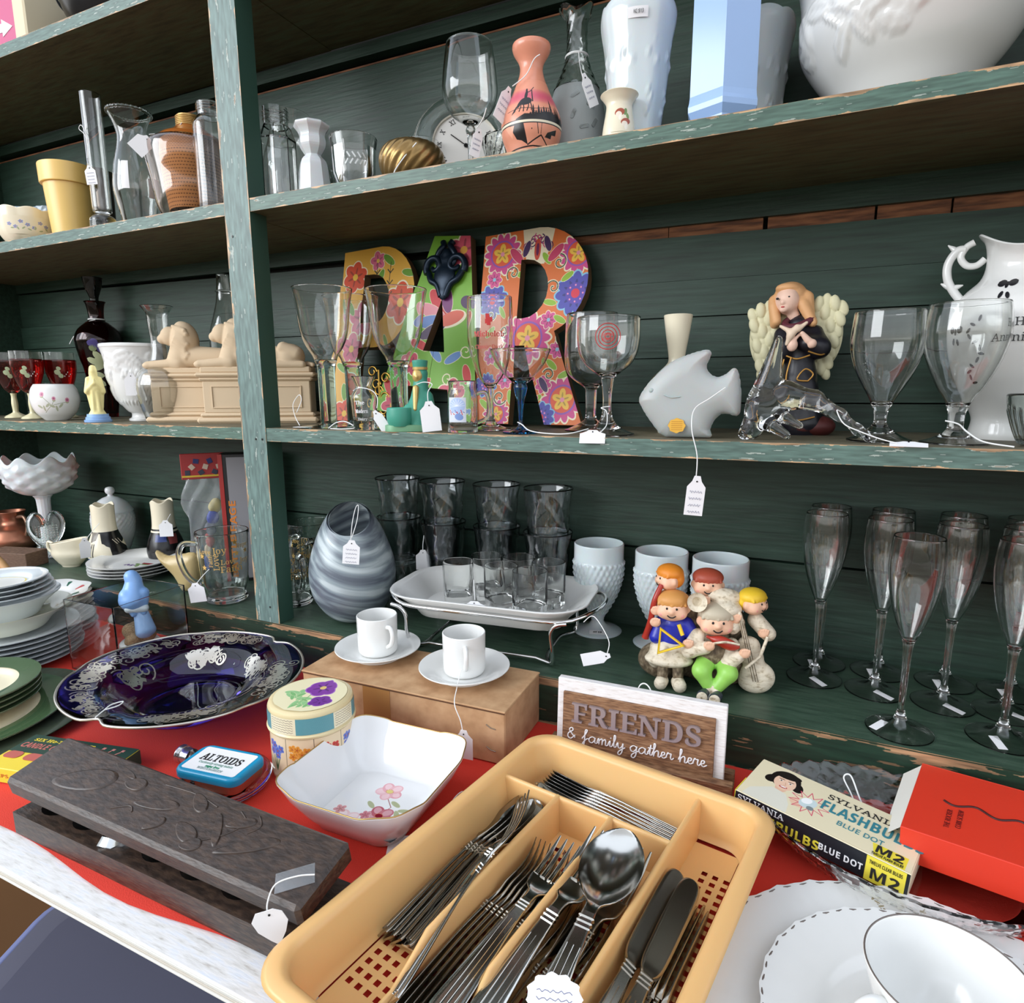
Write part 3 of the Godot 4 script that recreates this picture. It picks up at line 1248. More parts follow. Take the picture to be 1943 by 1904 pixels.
	lathe(b, cr(pv([0.0, 0.0002, 0.020, 0.0002, 0.0212, 0.004, 0.021, 0.02, 0.017, 0.027, 0.0095, 0.031]), 4), 40)
	part(o, "foot", b, M.clear)
	o = thing("glass_carafe", "clear glass carafe with a beaded flared rim and a paper sticker", "carafe", Vector3(-1.053, y, -0.77))
	var op := cr(pv([0.0225, 0.0, 0.0252, 0.0099, 0.0311, 0.0414, 0.0345, 0.0628, 0.0309, 0.0951, 0.0234, 0.1273, 0.0214, 0.1464, 0.0263, 0.165, 0.032, 0.178]), 4)
	b = MB.new()
	lathe(b, shell(op, 0.0016, 0.005), 48)
	part(o, "body", b, M.clear)
	b = MB.new()
	var ring := PackedVector3Array()
	var rad := []
	for j in 96:
		ring.append(Vector3(0.0318 * cos(TAU * j / 96), 0.1795, 0.0318 * sin(TAU * j / 96)))
		rad.append(0.0021 + 0.0012 * absf(sin(j * PI / 3.0)))
	tube(b, ring, rad, 8, true)
	part(o, "beaded_rim", b, M.thick)
	part(o, "sticker", patch(op, 0.055, 0.098, facing(o.position) + 0.45, 0.35, 0.0006), M.paper)
	part(o, "sticker", patch(op, 0.045, 0.075, facing(o.position) - 0.8, 0.5, 0.0006), M.paper)
	o = thing("wicker_jug", "amber glass jug with a gold threaded neck and a woven sleeve", "jug", Vector3(-0.932, y, -0.785))
	b = MB.new()
	op = cr(pv([0.045, 0, 0.0573, 0.0179, 0.064, 0.06, 0.0700, 0.1057, 0.0522, 0.1197]), 4)
	var jp := op.duplicate()
	jp.insert(0, Vector2(0, 0))
	for i in range(op.size() - 1, -1, -1):
		if op[i].y > 0.004:
			jp.append(Vector2(op[i].x - 0.002, op[i].y))
	jp.append(Vector2(0, 0.004))
	lathe(b, jp, 44)
	part(o, "body", b, glass(c8(250, 236, 230)))
	b = MB.new()
	lathe(b, cr(pv([0.0522, 0.1197, 0.044, 0.127, 0.030, 0.134, 0.0195, 0.1425]), 3), 40)
	part(o, "amber_shoulder", b, mat(c8(160, 92, 40), 0.15))
	pt = Paint.new(512, 256, c8(206, 150, 86))
	for yy in 26:
		for xx in 64:
			pt.ell(4 + xx * 8 + (4 if yy % 2 else 0), 5 + yy * 10, 2.6, 1.7, 0, c8(120, 78, 38))
	b = MB.new()
	lathe(b, pv([0.040, 0.015, 0.0455, 0.06, 0.0475, 0.10, 0.046, 0.118]), 48)
	part(o, "woven_sleeve", b, tex(pt.t(), 0.7))
	b = MB.new()
	var sc := []
	var hx := PackedVector3Array()
	for j in 241:
		hx.append(Vector3(0.0192 * cos(j * TAU / 40), 0.143 + j * 0.0148 / 240, 0.0192 * sin(j * TAU / 40)))
	tube(b, hx, 0.0014, 6)
	lathe(b, pv([0.0186, 0.1415, 0.0186, 0.1585, 0.016, 0.1585, 0.016, 0.1415]), 32)
	part(o, "threaded_neck", b, mat(c8(196, 158, 96), 0.35, 0.6))
	o = thing("clear_bottle", "clear glass bottle with a screw neck half hidden by the post", "bottle", Vector3(-0.863, y, -0.765))
	b = MB.new()
	lathe(b, shell(cr(pv([0.024, 0.0, 0.0262, 0.003, 0.0263, 0.06, 0.0263, 0.118, 0.0245, 0.130, 0.0185, 0.139, 0.0180, 0.142, 0.0182, 0.158]), 4), 0.0018, 0.005), 44)
	part(o, "body", b, M.clear)
	b = MB.new()
	hx = PackedVector3Array()
	for j in 81:
		hx.append(Vector3(0.0186 * cos(j * TAU / 32), 0.1455 + j * 0.0095 / 80, 0.0186 * sin(j * TAU / 32)))
	tube(b, hx, 0.0009, 6)
	part(o, "screw_thread", b, M.clear)
	# ---- right bay
	o = thing("octagonal_bottle", "eight-sided clear glass bottle with a screw neck, right of the post", "bottle", Vector3(-0.744, y, -0.777))
	b = MB.new()
	facet(b, pv([0, 0, 0.026, 0, 0.0272, 0.003, 0.0272, 0.092, 0.0215, 0.108, 0.0187, 0.112]), 8, 0.2)
	facet(b, pv([0.0165, 0.110, 0.0245, 0.090, 0.0245, 0.006, 0, 0.005]), 8, 0.2)
	part(o, "body", b, M.clear)
	b = MB.new()
	lathe(b, pv([0.0172, 0.111, 0.0176, 0.114, 0.0176, 0.1363, 0.0155, 0.1368, 0.0152, 0.112]), 36)
	hx = PackedVector3Array()
	for j in 97:
		hx.append(Vector3(0.0180 * cos(j * TAU / 32), 0.117 + j * 0.015 / 96, 0.0180 * sin(j * TAU / 32)))
	tube(b, hx, 0.0010, 6)
	part(o, "screw_neck", b, M.clear)
	b = MB.new()
	lathe(b, shell(cr(pv([0.030, 0, 0.0417, 0.03, 0.0471, 0.075, 0.0418, 0.112, 0.0302, 0.146, 0.0372, 0.176]), 5), 0.0017, 0.005), 48)
	solo("flared_vase", "wide mouthed clear glass vase behind the octagonal bottle", "vase", Vector3(-0.822, y, -0.885), b, M.clear)
	b = MB.new()
	facet(b, cr(pv([0.0, 0.0, 0.0235, 0.0, 0.0232, 0.014, 0.0215, 0.03, 0.0200, 0.044, 0.0175, 0.052, 0.0115, 0.0585, 0.0128, 0.062, 0.0178, 0.070, 0.0190, 0.078, 0.0180, 0.085, 0.0205, 0.091, 0.0250, 0.0965, 0.0245, 0.100, 0.016, 0.1036, 0.011, 0.1036, 0.010, 0.092, 0.0, 0.09]), 3), 8, 0.3)
	solo("candle_holder", "eight-sided white milk glass candle holder with a pinched waist", "candle holder", Vector3(-0.671, y, -0.77), b, M.milk)
	o = thing("etched_tumbler", "small clear tumbler etched with leaves, holding a loose white string", "tumbler", Vector3(-0.599, y, -0.77))
	op = pv([0.0205, 0, 0.0212, 0.003, 0.0328, 0.0698])
	b = MB.new()
	lathe(b, shell(op, 0.0018, 0.008), 44)
	part(o, "body", b, M.clear)
	var etched := mat(c8(226, 230, 232), 0.5)
	for k in 11:
		var a := facing(o.position) + (k - 5) * 0.13
		b = MB.new()
		var hh := 0.036 + (0.006 if k % 2 else -0.002)
		var r := 0.0212 + 0.0116 * (hh - 0.003) / 0.0668 + 0.0006
		b.box(Vector3.ZERO, Vector3(0.0022, 0.008, 0.0004), 0.0001)
		var lf := part(o, "etched_leaf", b, etched)
		lf.transform = Transform3D(Basis(Vector3.UP, PI / 2 - a) * Basis(Vector3.BACK, 0.6 if k % 2 else -0.6), Vector3(r * cos(a), hh, r * sin(a)))
	b = MB.new()
	tube(b, cr3(v3([-0.598, y + 0.064, -0.748, -0.592, y + 0.045, -0.741, -0.588, y + 0.02, -0.731, -0.586, y + 0.004, -0.724])), 0.0007, 6)
	solo("loose_string", "short white string hanging inside the rim of the etched tumbler", "string", Vector3.ZERO, b, M.string)
	b = MB.new()
	lathe(b, shell(cr(pv([0.030, 0, 0.0378, 0.010, 0.0428, 0.027, 0.0400, 0.040, 0.0335, 0.0475, 0.028, 0.0495]), 5), 0.002, 0.004), 120, func(a, p): return Vector3((p.x + 0.0016 * absf(sin((a + p.y * 22.0) * 10.0))) * cos(a), p.y, (p.x + 0.0016 * absf(sin((a + p.y * 22.0) * 10.0))) * sin(a)))
	solo("bronze_bowl", "squat bronze bowl with spiral ribs", "bowl", Vector3(-0.507, y, -0.775), b, mat(c8(150, 122, 78), 0.32, 0.85))
	b = MB.new()
	lathe(b, shell(pv([0.022, 0, 0.0235, 0.035, 0.0269, 0.0771]), 0.0016, 0.006), 40)
	solo("plain_tumbler", "plain clear tumbler behind the bronze bowl", "tumbler", Vector3(-0.534, y, -0.84), b, M.clear)
	clock(Vector3(-0.474, y, -0.865))
	stemware("red_wine_glass", "large clear wine glass standing in front of the oval clock", Vector3(-0.415, y, -0.77), [0.0042, 0.0571, 0.0105, 0.0605, 0.0222, 0.0681, 0.0300, 0.0785, 0.0348, 0.094, 0.0342, 0.110, 0.0320, 0.128, 0.0289, 0.1488], 0.0012, [0.0042, 0.0571, 0.0060, 0.0535, 0.0058, 0.050, 0.0042, 0.044, 0.0036, 0.03, 0.0038, 0.012, 0.006, 0.006], [0.006, 0.006, 0.012, 0.0035, 0.026, 0.0018, 0.031, 0.0014], M.clear, M.clear)
	# crystal dish right of the clock
	b = MB.new()
	lathe(b, shell(cr(pv([0.016, 0, 0.028, 0.02, 0.036, 0.045, 0.042, 0.064]), 6), 0.004, 0.008), 72, func(a, p): return Vector3((p.x + 0.0022 * absf(fmod(a * 18.0 / PI + p.y * 90.0, 2.0) - 1.0)) * cos(a), p.y, (p.x + 0.0022 * absf(fmod(a * 18.0 / PI + p.y * 90.0, 2.0) - 1.0)) * sin(a)))
	solo("cut_crystal_dish", "cut crystal dish glinting behind the salmon vase", "dish", Vector3(-0.398, y, -0.86), b, M.thick)
	salmon_vase(Vector3(-0.329, y, -0.765))
	decanter(Vector3(-0.297, y, -0.835))
	# milk glass vases
	var mv := thing("milk_glass_vase", "tall white milk glass vase with a scalloped rim and a price sticker", "vase", Vector3(-0.208, y, -0.79), 0.0, "milk glass vases on the upper shelf")
	op = cr(pv([0.0265, 0, 0.0285, 0.012, 0.0287, 0.0256, 0.0335, 0.0631, 0.0373, 0.1055, 0.0418, 0.1300, 0.0424, 0.139, 0.0412, 0.1455]), 6)
	var dots := []
	for k in 8:
		for q in [[0.033, 0.05], [0.12, 0.058], [-0.1, 0.085], [0.2, 0.092], [0.02, 0.108], [0.16, 0.035]]:
			dots.append([TAU * k / 8 + q[0], q[1], 0.0028, 0.0028, 0.0, 0.0018])
	b = MB.new()
	lathe(b, shell(op, 0.003, 0.006), 112, func(a, p):
		var rr: float = p.x + (bump(a, p.y, dots, 0.036) if p.x > 0.025 else 0.0) + 0.0006 * cos(a * 8.0)
		return Vector3(rr * cos(a), p.y + 0.0035 * absf(sin(a * 4.0)) * smoothstep(0.11, 0.147, p.y), rr * sin(a)))
	part(mv, "body", b, M.milk)
	var m2: Node3D = mv.duplicate()
	m2.name = numbered("milk_glass_vase")
	add_child(m2, true)
	m2.position = Vector3(-0.089, y, -0.875)
	m2.set_meta("label", "tall white milk glass vase half hidden behind the pale blue vase")
	var fa := facing(mv.position)
	part(mv, "price_sticker", patch(op, 0.1225, 0.1325, fa + 0.02, 0.52, 0.0012), M.paper)
	var tb := Basis(Vector3.UP, PI / 2 - fa) * Basis(Vector3.RIGHT, 0.22)
	text(mv, "lettering", "KC $13", 0.0036, M.ink, Vector3(0.0435 * cos(fa), 0.1275, 0.0435 * sin(fa)), tb, "Droid Sans", 400, 0.0105)
	o = thing("mushroom_vase", "little cream vase with a flared lip and a painted red mushroom", "vase", Vector3(-0.215, y, -0.7445))
	op = cr(pv([0.0185, 0, 0.0175, 0.012, 0.0148, 0.028, 0.0142, 0.0362, 0.0175, 0.042, 0.0208, 0.0458]), 5)
	b = MB.new()
	lathe(b, shell(op, 0.0018, 0.004), 44)
	part(o, "body", b, M.cream)
	pt = Paint.new(192, 192, c8(236, 226, 200))
	pt.ell(120, 50, 16, 26, 0.4, c8(110, 140, 80))
	pt.ell(138, 80, 14, 22, -0.3, c8(128, 156, 92))
	for q in [[70, 60, 44], [118, 128, 40]]:
		pt.ell(q[0], q[1] - 6, q[2], q[2] * 0.62, -0.2, c8(168, 84, 60))
		pt.ell(q[0] - 8, q[1] + 10, q[2] * 0.62, q[2] * 0.5, 0.1, c8(240, 226, 208))
		pt.ell(q[0] + 2, q[1] + 30, 12, 22, 0.15, c8(246, 238, 222))
	part(o, "mushroom_print", patch(op, 0.004, 0.032, facing(o.position) - 0.25, 1.5, 0.0004), tex(pt.t(), 0.25))
	o = thing("blue_vase", "tall pale blue six-sided ceramic vase", "vase", Vector3(-0.11, y, -0.777))
	b = MB.new()
	facet(b, pv([0, 0, 0.0345, 0, 0.0355, 0.010, 0.0400, 0.0185, 0.0402, 0.024, 0.0392, 0.028, 0.0385, 0.034, 0.0374, 0.19, 0.0345, 0.192, 0.034, 0.04, 0, 0.03]), 6, facing(o.position))
	part(o, "body", b, ceramic(c8(158, 190, 236), 0.15))
	# jardiniere
	o = thing("jardiniere", "very large glossy white bowl with leafy relief at the right of the upper shelf", "bowl", Vector3(0.064, y, -0.832))
	var lv := []
	var f2 := facing(o.position)
	for q in [[0.55, 0.095, 0.02, 0.010, 0.5], [0.28, 0.082, 0.018, 0.009, -0.4], [0.42, 0.066, 0.016, 0.008, 0.9], [0.66, 0.062, 0.017, 0.008, -0.9], [0.05, 0.10, 0.024, 0.011, -0.6], [-0.12, 0.083, 0.022, 0.010, -0.9], [-0.3, 0.105, 0.024, 0.012, 0.6], [-0.5, 0.09, 0.022, 0.011, 0.9], [-0.75, 0.1, 0.024, 0.012, 0.5], [0.9, 0.1, 0.02, 0.01, 0.3], [0.2, 0.105, 0.03, 0.0018, -0.5], [0.48, 0.08, 0.03, 0.0018, 0.5], [-0.2, 0.095, 0.035, 0.0018, 0.4], [1.15, 0.09, 0.022, 0.013, 1.2], [1.25, 0.07, 0.016, 0.011, 0.2], [0.75, 0.085, 0.02, 0.0018, 0.8], [0.15, 0.062, 0.016, 0.007, 0.3]]:
		lv.append([f2 + q[0], q[1], q[2], q[3], q[4], 0.0026])
	b = MB.new()
	lathe(b, shell(cr(pv([0.045, 0, 0.052, 0.006, 0.0677, 0.0319, 0.0873, 0.0562, 0.1015, 0.0804, 0.1040, 0.10, 0.1035, 0.125, 0.108, 0.15]), 8), 0.004, 0.008), 200, func(a, p):
		var rr: float = p.x + (bump(a, p.y, lv, 0.1) if p.x > 0.05 else 0.0)
		return Vector3(rr * cos(a), p.y, rr * sin(a)))
	part(o, "body", b, M.white)
	for q in [[0.18, 0.137, 1.0], [0.0, 0.135, -1.0], [0.42, 0.134, 1.0]]:
		b = MB.new()
		var cp := PackedVector3Array()
		for i in 14:
			var u := i / 13.0
			var a: float = f2 + q[0] + 0.07 * sin(u * 5.0) * q[2]
			cp.append(Vector3(0.1062 * cos(a), q[1] - 0.022 * u + 0.006 * cos(u * 6.0), 0.1062 * sin(a)))
		tube(b, cp, 0.0008, 5)
		part(o, "green_tendril", b, mat(c8(160, 180, 110), 0.3))


func clock(at: Vector3) -> void:
	var o := thing("oval_clock", "oval mantel clock with a white face in a cut crystal frame", "clock", at)
	o.transform.basis = look_basis(at) * Basis(Vector3.RIGHT, -0.08)
	var c := Vector3(0, 0.073, 0)
	var b := MB.new()
	var rows := []
	for i in 9:
		var f := PackedVector3Array()
		var a := TAU * i / 8.0
		for j in 64:
			var t := TAU * j / 64.0
			var k := 1.0 + 0.05 * absf(sin(j * PI / 4.0))
			f.append(c + Vector3(cos(t) * (0.060 + 0.015 * k * cos(a)), sin(t) * (0.057 + 0.015 * k * cos(a)), 0.012 * sin(a)))
		rows.append(f)
	rows.reverse()
	b.grid(rows, true)
	part(o, "crystal_frame", b, M.thick)
	b = MB.new()
	var dl := PackedVector3Array()
	var du := PackedVector3Array()
	for j in 64:
		var t := TAU * j / 64.0
		dl.append(c + Vector3(cos(t) * 0.047, sin(t) * 0.044, -0.004))
		du.append(c + Vector3(cos(t) * 0.047, sin(t) * 0.044, 0.004))
	loops(b, [dl, du])
	var dial := part(o, "dial", b, mat(c8(236, 234, 228), 0.4))
	b = MB.new()
	var ring := PackedVector3Array()
	for j in 64:
		var t := TAU * j / 64.0
		ring.append(c + Vector3(cos(t) * 0.0475, sin(t) * 0.0445, 0.005))
	tube(b, ring, 0.0018, 8, true)
	part(o, "bezel", b, mat(c8(232, 226, 210), 0.3))
	var num := ["XII", "I", "II", "III", "IIII", "V", "VI", "VII", "VIII", "IX", "X", "XI"]
	for i in 12:
		var t := PI / 2 - TAU * i / 12.0
		text(dial, "numeral", num[i], 0.0062, M.ink, c + Vector3(cos(t) * 0.038, sin(t) * 0.0355, 0.0044), Basis(Vector3.BACK, t - PI / 2), "Droid Serif", 400)
	for q in [[2.55, 0.027], [0.12, 0.032]]:
		b = MB.new()
		b.box(Vector3(q[1] * 0.45, 0, 0), Vector3(q[1], 0.0012, 0.0006))
		b.box(Vector3(0, 0, 0), Vector3(0.005, 0.005, 0.0006), 0.0002)
		var h := part(o, "hand", b, M.ink)
		h.transform = Transform3D(Basis(Vector3.BACK, q[0]), c + Vector3(0, 0, 0.0055))


func salmon_vase(at: Vector3) -> void:
	var o := thing("salmon_vase", "salmon pink pottery vase painted with a black rider and pine trees", "vase", at)
	var op := cr(pv([0.027, 0.0, 0.0305, 0.0142, 0.0345, 0.025, 0.0359, 0.0384, 0.0345, 0.048, 0.0290, 0.0608, 0.0231, 0.0727, 0.0170, 0.0874, 0.0136, 0.100, 0.0150, 0.109, 0.0205, 0.118, 0.0226, 0.1235, 0.0225, 0.1274]), 4)
	var b := MB.new()
	lathe(b, shell(op, 0.0025, 0.006), 52)
	part(o, "body", b, ceramic(c8(226, 150, 122), 0.25))
	var sal := c8(226, 150, 122)
	var w := 768
	var pt := Paint.new(w, 512, sal)
	var bk := c8(24, 20, 22)
	# pink band of sky
	for i in 60:
		var tt := i / 59.0
		pt.poly(pv([0, 60 + i * 2, w, 80 + i * 2, w, 83 + i * 2, 0, 63 + i * 2]), sal.lerp(c8(206, 84, 112), 0.85 * sin(tt * PI)))
	# ground line with rider on horse
	pt.line(pv([150, 236, 300, 226, 430, 236, 560, 220]), 4, bk)
	pt.ell(330, 176, 62, 30, -0.05, bk)
	pt.ell(270, 196, 16, 30, 0.5, bk)
	for q in [[290, 190, 280, 250], [312, 196, 318, 252], [362, 192, 350, 250], [378, 186, 388, 246]]:
		pt.line(pv([q[0], q[1], (q[0] + q[2]) / 2 + 6, (q[1] + q[3]) / 2, q[2], q[3]]), 9, bk)
	pt.ell(330, 124, 17, 42, 0.1, bk)
	pt.ell(330, 84, 12, 12, 0, bk)
	pt.line(pv([330, 108, 372, 96, 416, 64]), 7, bk)
	pt.line(pv([392, 92, 400, 176]), 12, bk)
	for k in 9:
		pt.line(pv([262 - k * 3, 200 + k * 6, 240 - k * 4, 216 + k * 6]), 4, bk)
	# pines and foreground
	for k in 16:
		var x := 380 + k * 24
		var hgt := 40 + 60 * absf(sin(k * 1.7)) + (60 if k == 8 or k == 11 else 0)
		for s in 6:
			pt.poly(pv([x, 300 - hgt + s * hgt / 7.0, x + 8 + s * 3, 300 - hgt + (s + 2) * hgt / 7.0, x - 8 - s * 3, 300 - hgt + (s + 2) * hgt / 7.0]), bk)
	pt.poly(pv([250, 300, 330, 270, 420, 276, 520, 250, 640, 262, 768, 280, 768, 306, 250, 306]), bk)
	# cream ring, then angular pattern below
	pt.poly(pv([0, 306, w, 306, w, 312, 0, 312]), bk)
	pt.poly(pv([0, 312, w, 312, w, 328, 0, 328]), c8(236, 226, 200))
	pt.poly(pv([0, 328, w, 328, w, 334, 0, 334]), bk)
	pt.poly(pv([180, 334, 320, 334, 350, 470, 290, 440, 240, 430]), bk)
	pt.poly(pv([120, 336, 230, 340, 190, 420]), c8(240, 170, 140))
	pt.poly(pv([540, 390, 640, 356, 640, 396, 590, 400, 590, 424, 520, 420]), bk)
	pt.line(pv([350, 470, 480, 410, 560, 470]), 9, bk)
	pt.line(pv([440, 334, 452, 400]), 6, bk)
	pt.line(pv([480, 334, 476, 400]), 4, bk)
	pt.ell(392, 372, 5, 5, 0, bk)
	pt.poly(pv([120, 500, 768, 490, 768, 512, 120, 512]), c8(236, 226, 200))
	pt.line(pv([110, 496, 400, 478, 768, 490]), 9, bk)
	var fa := facing(at)
	part(o, "painted_scene", patch(op, 0.004, 0.084, fa + 0.02, 2.9, 0.0004, 30, 40), tex(pt.t(), 0.3))


func decanter(at: Vector3) -> void:
	var o := thing("crystal_decanter", "tall cut glass decanter with a ruffled lip and a frosted floral body", "decanter", at)
	var up := cr(pv([0.0285, 0.099, 0.0182, 0.1226, 0.0140, 0.138, 0.0126, 0.155, 0.0126, 0.1713, 0.0150, 0.1833, 0.0205, 0.1905]), 5)
	var pr := up.duplicate()
	for i in range(up.size() - 1, -1, -1):
		pr.append(Vector2(up[i].x - 0.0022, up[i].y + 0.0004))
	var b := MB.new()
	lathe(b, pr, 60, func(a, p):
		var lip := smoothstep(0.18, 0.191, p.y)
		var rr: float = p.x * (1.0 + 0.05 * absf(fmod(a * 8.0 / PI + p.y * 160.0, 2.0) - 1.0) * (1.0 - lip)) * (1.0 + 0.12 * lip * sin(a * 3.0))
		return Vector3(rr * cos(a), p.y + lip * 0.004 * sin(a * 3.0 + 1.0), rr * sin(a)))
	part(o, "neck", b, M.clear)
	var lo := cr(pv([0.034, 0, 0.0387, 0.012, 0.0390, 0.0407, 0.0384, 0.0551, 0.0346, 0.0788, 0.0285, 0.099]), 5)
	pr = lo.duplicate()
	pr.insert(0, Vector2(0, 0))
	for i in range(lo.size() - 1, -1, -1):
		if lo[i].y > 0.005:
			pr.append(Vector2(lo[i].x - 0.0022, lo[i].y + 0.0004))
	pr.append(Vector2(0, 0.005))
	b = MB.new()
	lathe(b, pr, 52)
	part(o, "frosted_body", b, M.frost)
	b = MB.new()
	lathe(b, pv([0.0142, 0.137, 0.0152, 0.1385, 0.0142, 0.14]), 28)
	part(o, "string_loop", b, M.string)
	for q in [[0.05, 0.083, 0.6], [-0.5, 0.07, -0.5], [0.1, 0.06, 1.2], [-0.25, 0.045, 0.2], [-0.6, 0.05, 1.0]]:
		var a: float = facing(at) + q[0]
		b = MB.new()
		loops(b, [rrect(0.012, 0.0045, 0.002, 0.0), rrect(0.012, 0.0045, 0.002, 0.0006)])
		var r := 0.0393 if q[1] < 0.056 else lerpf(0.0388, 0.0338, (q[1] - 0.056) / 0.026)
		var l := part(o, "clear_leaf", b, M.clear)
		l.transform = Transform3D(Basis(Vector3.UP, PI / 2 - a) * Basis(Vector3.RIGHT, PI / 2 - 0.1) * Basis(Vector3.UP, q[2]), Vector3(r * cos(a), q[1], r * sin(a)))


# ---------------------------------------------------------------- third shelf
func red_goblet(label: String, at: Vector3) -> void:
	var o := thing("ruby_goblet", label, "goblet", at, 0.0, "ruby goblets on ribbed stems")
	var op := cr(pv([0.0050, 0.0519, 0.0110, 0.0560, 0.0191, 0.0670, 0.0274, 0.0945, 0.0292, 0.1204]), 5)
	var b := MB.new()
	lathe(b, shell(op, 0.0016, 0.058), 44)
	part(o, "red_bowl", b, glass(c8(226, 96, 92)))
	b = MB.new()
	lathe(b, pv([0.0292, 0.1204, 0.0286, 0.1367, 0.0272, 0.1367, 0.0277, 0.1204]), 44)
	part(o, "clear_rim", b, M.clear)
	b = MB.new()
	lathe(b, cr(pv([0, 0, 0.0195, 0, 0.0188, 0.004, 0.0085, 0.0100, 0.0052, 0.0144, 0.0060, 0.030, 0.0048, 0.045, 0.0055, 0.0525, 0, 0.0525]), 4), 24, func(a, p): return Vector3(p.x * (1.0 + 0.06 * cos(a * 8.0)) * cos(a), p.y, p.x * (1.0 + 0.06 * cos(a * 8.0)) * sin(a)))
	part(o, "cream_stem", b, ceramic(c8(224, 216, 176), 0.3))
	var fa := facing(at)
	for q in [[0.25, 0.095, 0.006, 0.0085], [0.05, 0.088, 0.005, 0.007], [0.15, 0.103, 0.0045, 0.006]]:
		part(o, "painted_leaf", petal(op, q[1], fa + q[0], q[2], q[3] * 0.6, 1.2 - q[0] * 3.0), ceramic(c8(176, 190, 150), 0.4))
	for k in 5:
		part(o, "painted_dot", patch(op, 0.086 + 0.004 * (k % 3), 0.0885 + 0.004 * (k % 3), fa - 0.2 - k * 0.1, 0.06, 0.0006, 3, 3), M.white)


func lion(label: String, at: Vector3, turn: float) -> void:
	# front left corner of the plinth is the origin; the lion lies along x, looking to -x
	var o := thing("lion_bookend", label, "bookend", at, turn, "reclining stone lion bookends")
	var b := MB.new()
	for l in [[0.0, 0.010, 0.0, 0.004], [0.010, 0.018, 0.005, 0.004], [0.018, 0.072, 0.012, 0.0015], [0.072, 0.079, 0.007, 0.003], [0.079, 0.086, 0.002, 0.003], [0.086, 0.096, 0.010, 0.002]]:
		b.box(Vector3(0.1025, (l[0] + l[1]) / 2, -0.027), Vector3(0.205 - l[2] * 2, l[1] - l[0] + 0.0004, 0.054 - l[2] * 1.2), l[3])
	part(o, "plinth", b, M.stone)
	for q in [[0.1025, 0.0, 0.15, 1], [0.0125, -PI / 2, 0.022, 0]]:
		var f := MB.new()
		var w: float = q[2]
		for s in [-1, 1]:
			f.box(Vector3(0, s * 0.018, 0), Vector3(w, 0.002, 0.002), 0.0006)
			f.box(Vector3(s * w / 2, 0, 0), Vector3(0.002, 0.038, 0.002), 0.0006)
		var p := part(o, "panel_frame", f, M.stone)
		p.position = Vector3(q[0], 0.045, -0.027 + 0.0205) if q[3] else Vector3(0.0118, 0.045, -0.027)
		p.rotation.y = q[1]
	var z := -0.027
	var pr := [[0.065, 0.116, z, 0.150, 0.112, z, 0.021, 0.018], [0.160, 0.113, z + 0.006, 0.024, 0.022, 0.017], [0.135, 0.100, z + 0.017, 0.182, 0.099, z + 0.017, 0.0075, 0.0065], [0.172, 0.118, z + 0.012, 0.150, 0.128, z + 0.012, 0.012, 0.010],
		[0.058, 0.104, z, 0.066, 0.132, z, 0.022, 0.020], [0.070, 0.143, z, 0.024, 0.034, 0.023], [0.066, 0.166, z, 0.012, 0.012, 0.011], [0.046, 0.152, z, 0.017, 0.017, 0.015], [0.033, 0.147, z, 0.010, 0.009, 0.010], [0.037, 0.157, z, 0.006, 0.006, 0.007],
		[0.062, 0.104, z + 0.013, 0.010, 0.1005, z + 0.014, 0.0095, 0.0075], [0.062, 0.104, z - 0.012, 0.016, 0.1005, z - 0.013, 0.0095, 0.0075], [0.008, 0.1005, z + 0.014, 0.009, 0.006, 0.008], [0.186, 0.101, z, 0.198, 0.099, z + 0.012, 0.005, 0.004]]
	for k in 9:
		var a := -0.9 + k * 0.33
		pr.append([0.058 + 0.006 * cos(a * 2.0), 0.168 - k * 0.0052, z + 0.020 - 0.002 * absf(k - 4.0), 0.078 + 0.003 * sin(k * 2.0), 0.160 - k * 0.0058, z + 0.018, 0.0032, 0.0042])
	part(o, "lion", blob(pr, 0.0018, 0.0022), M.stone)


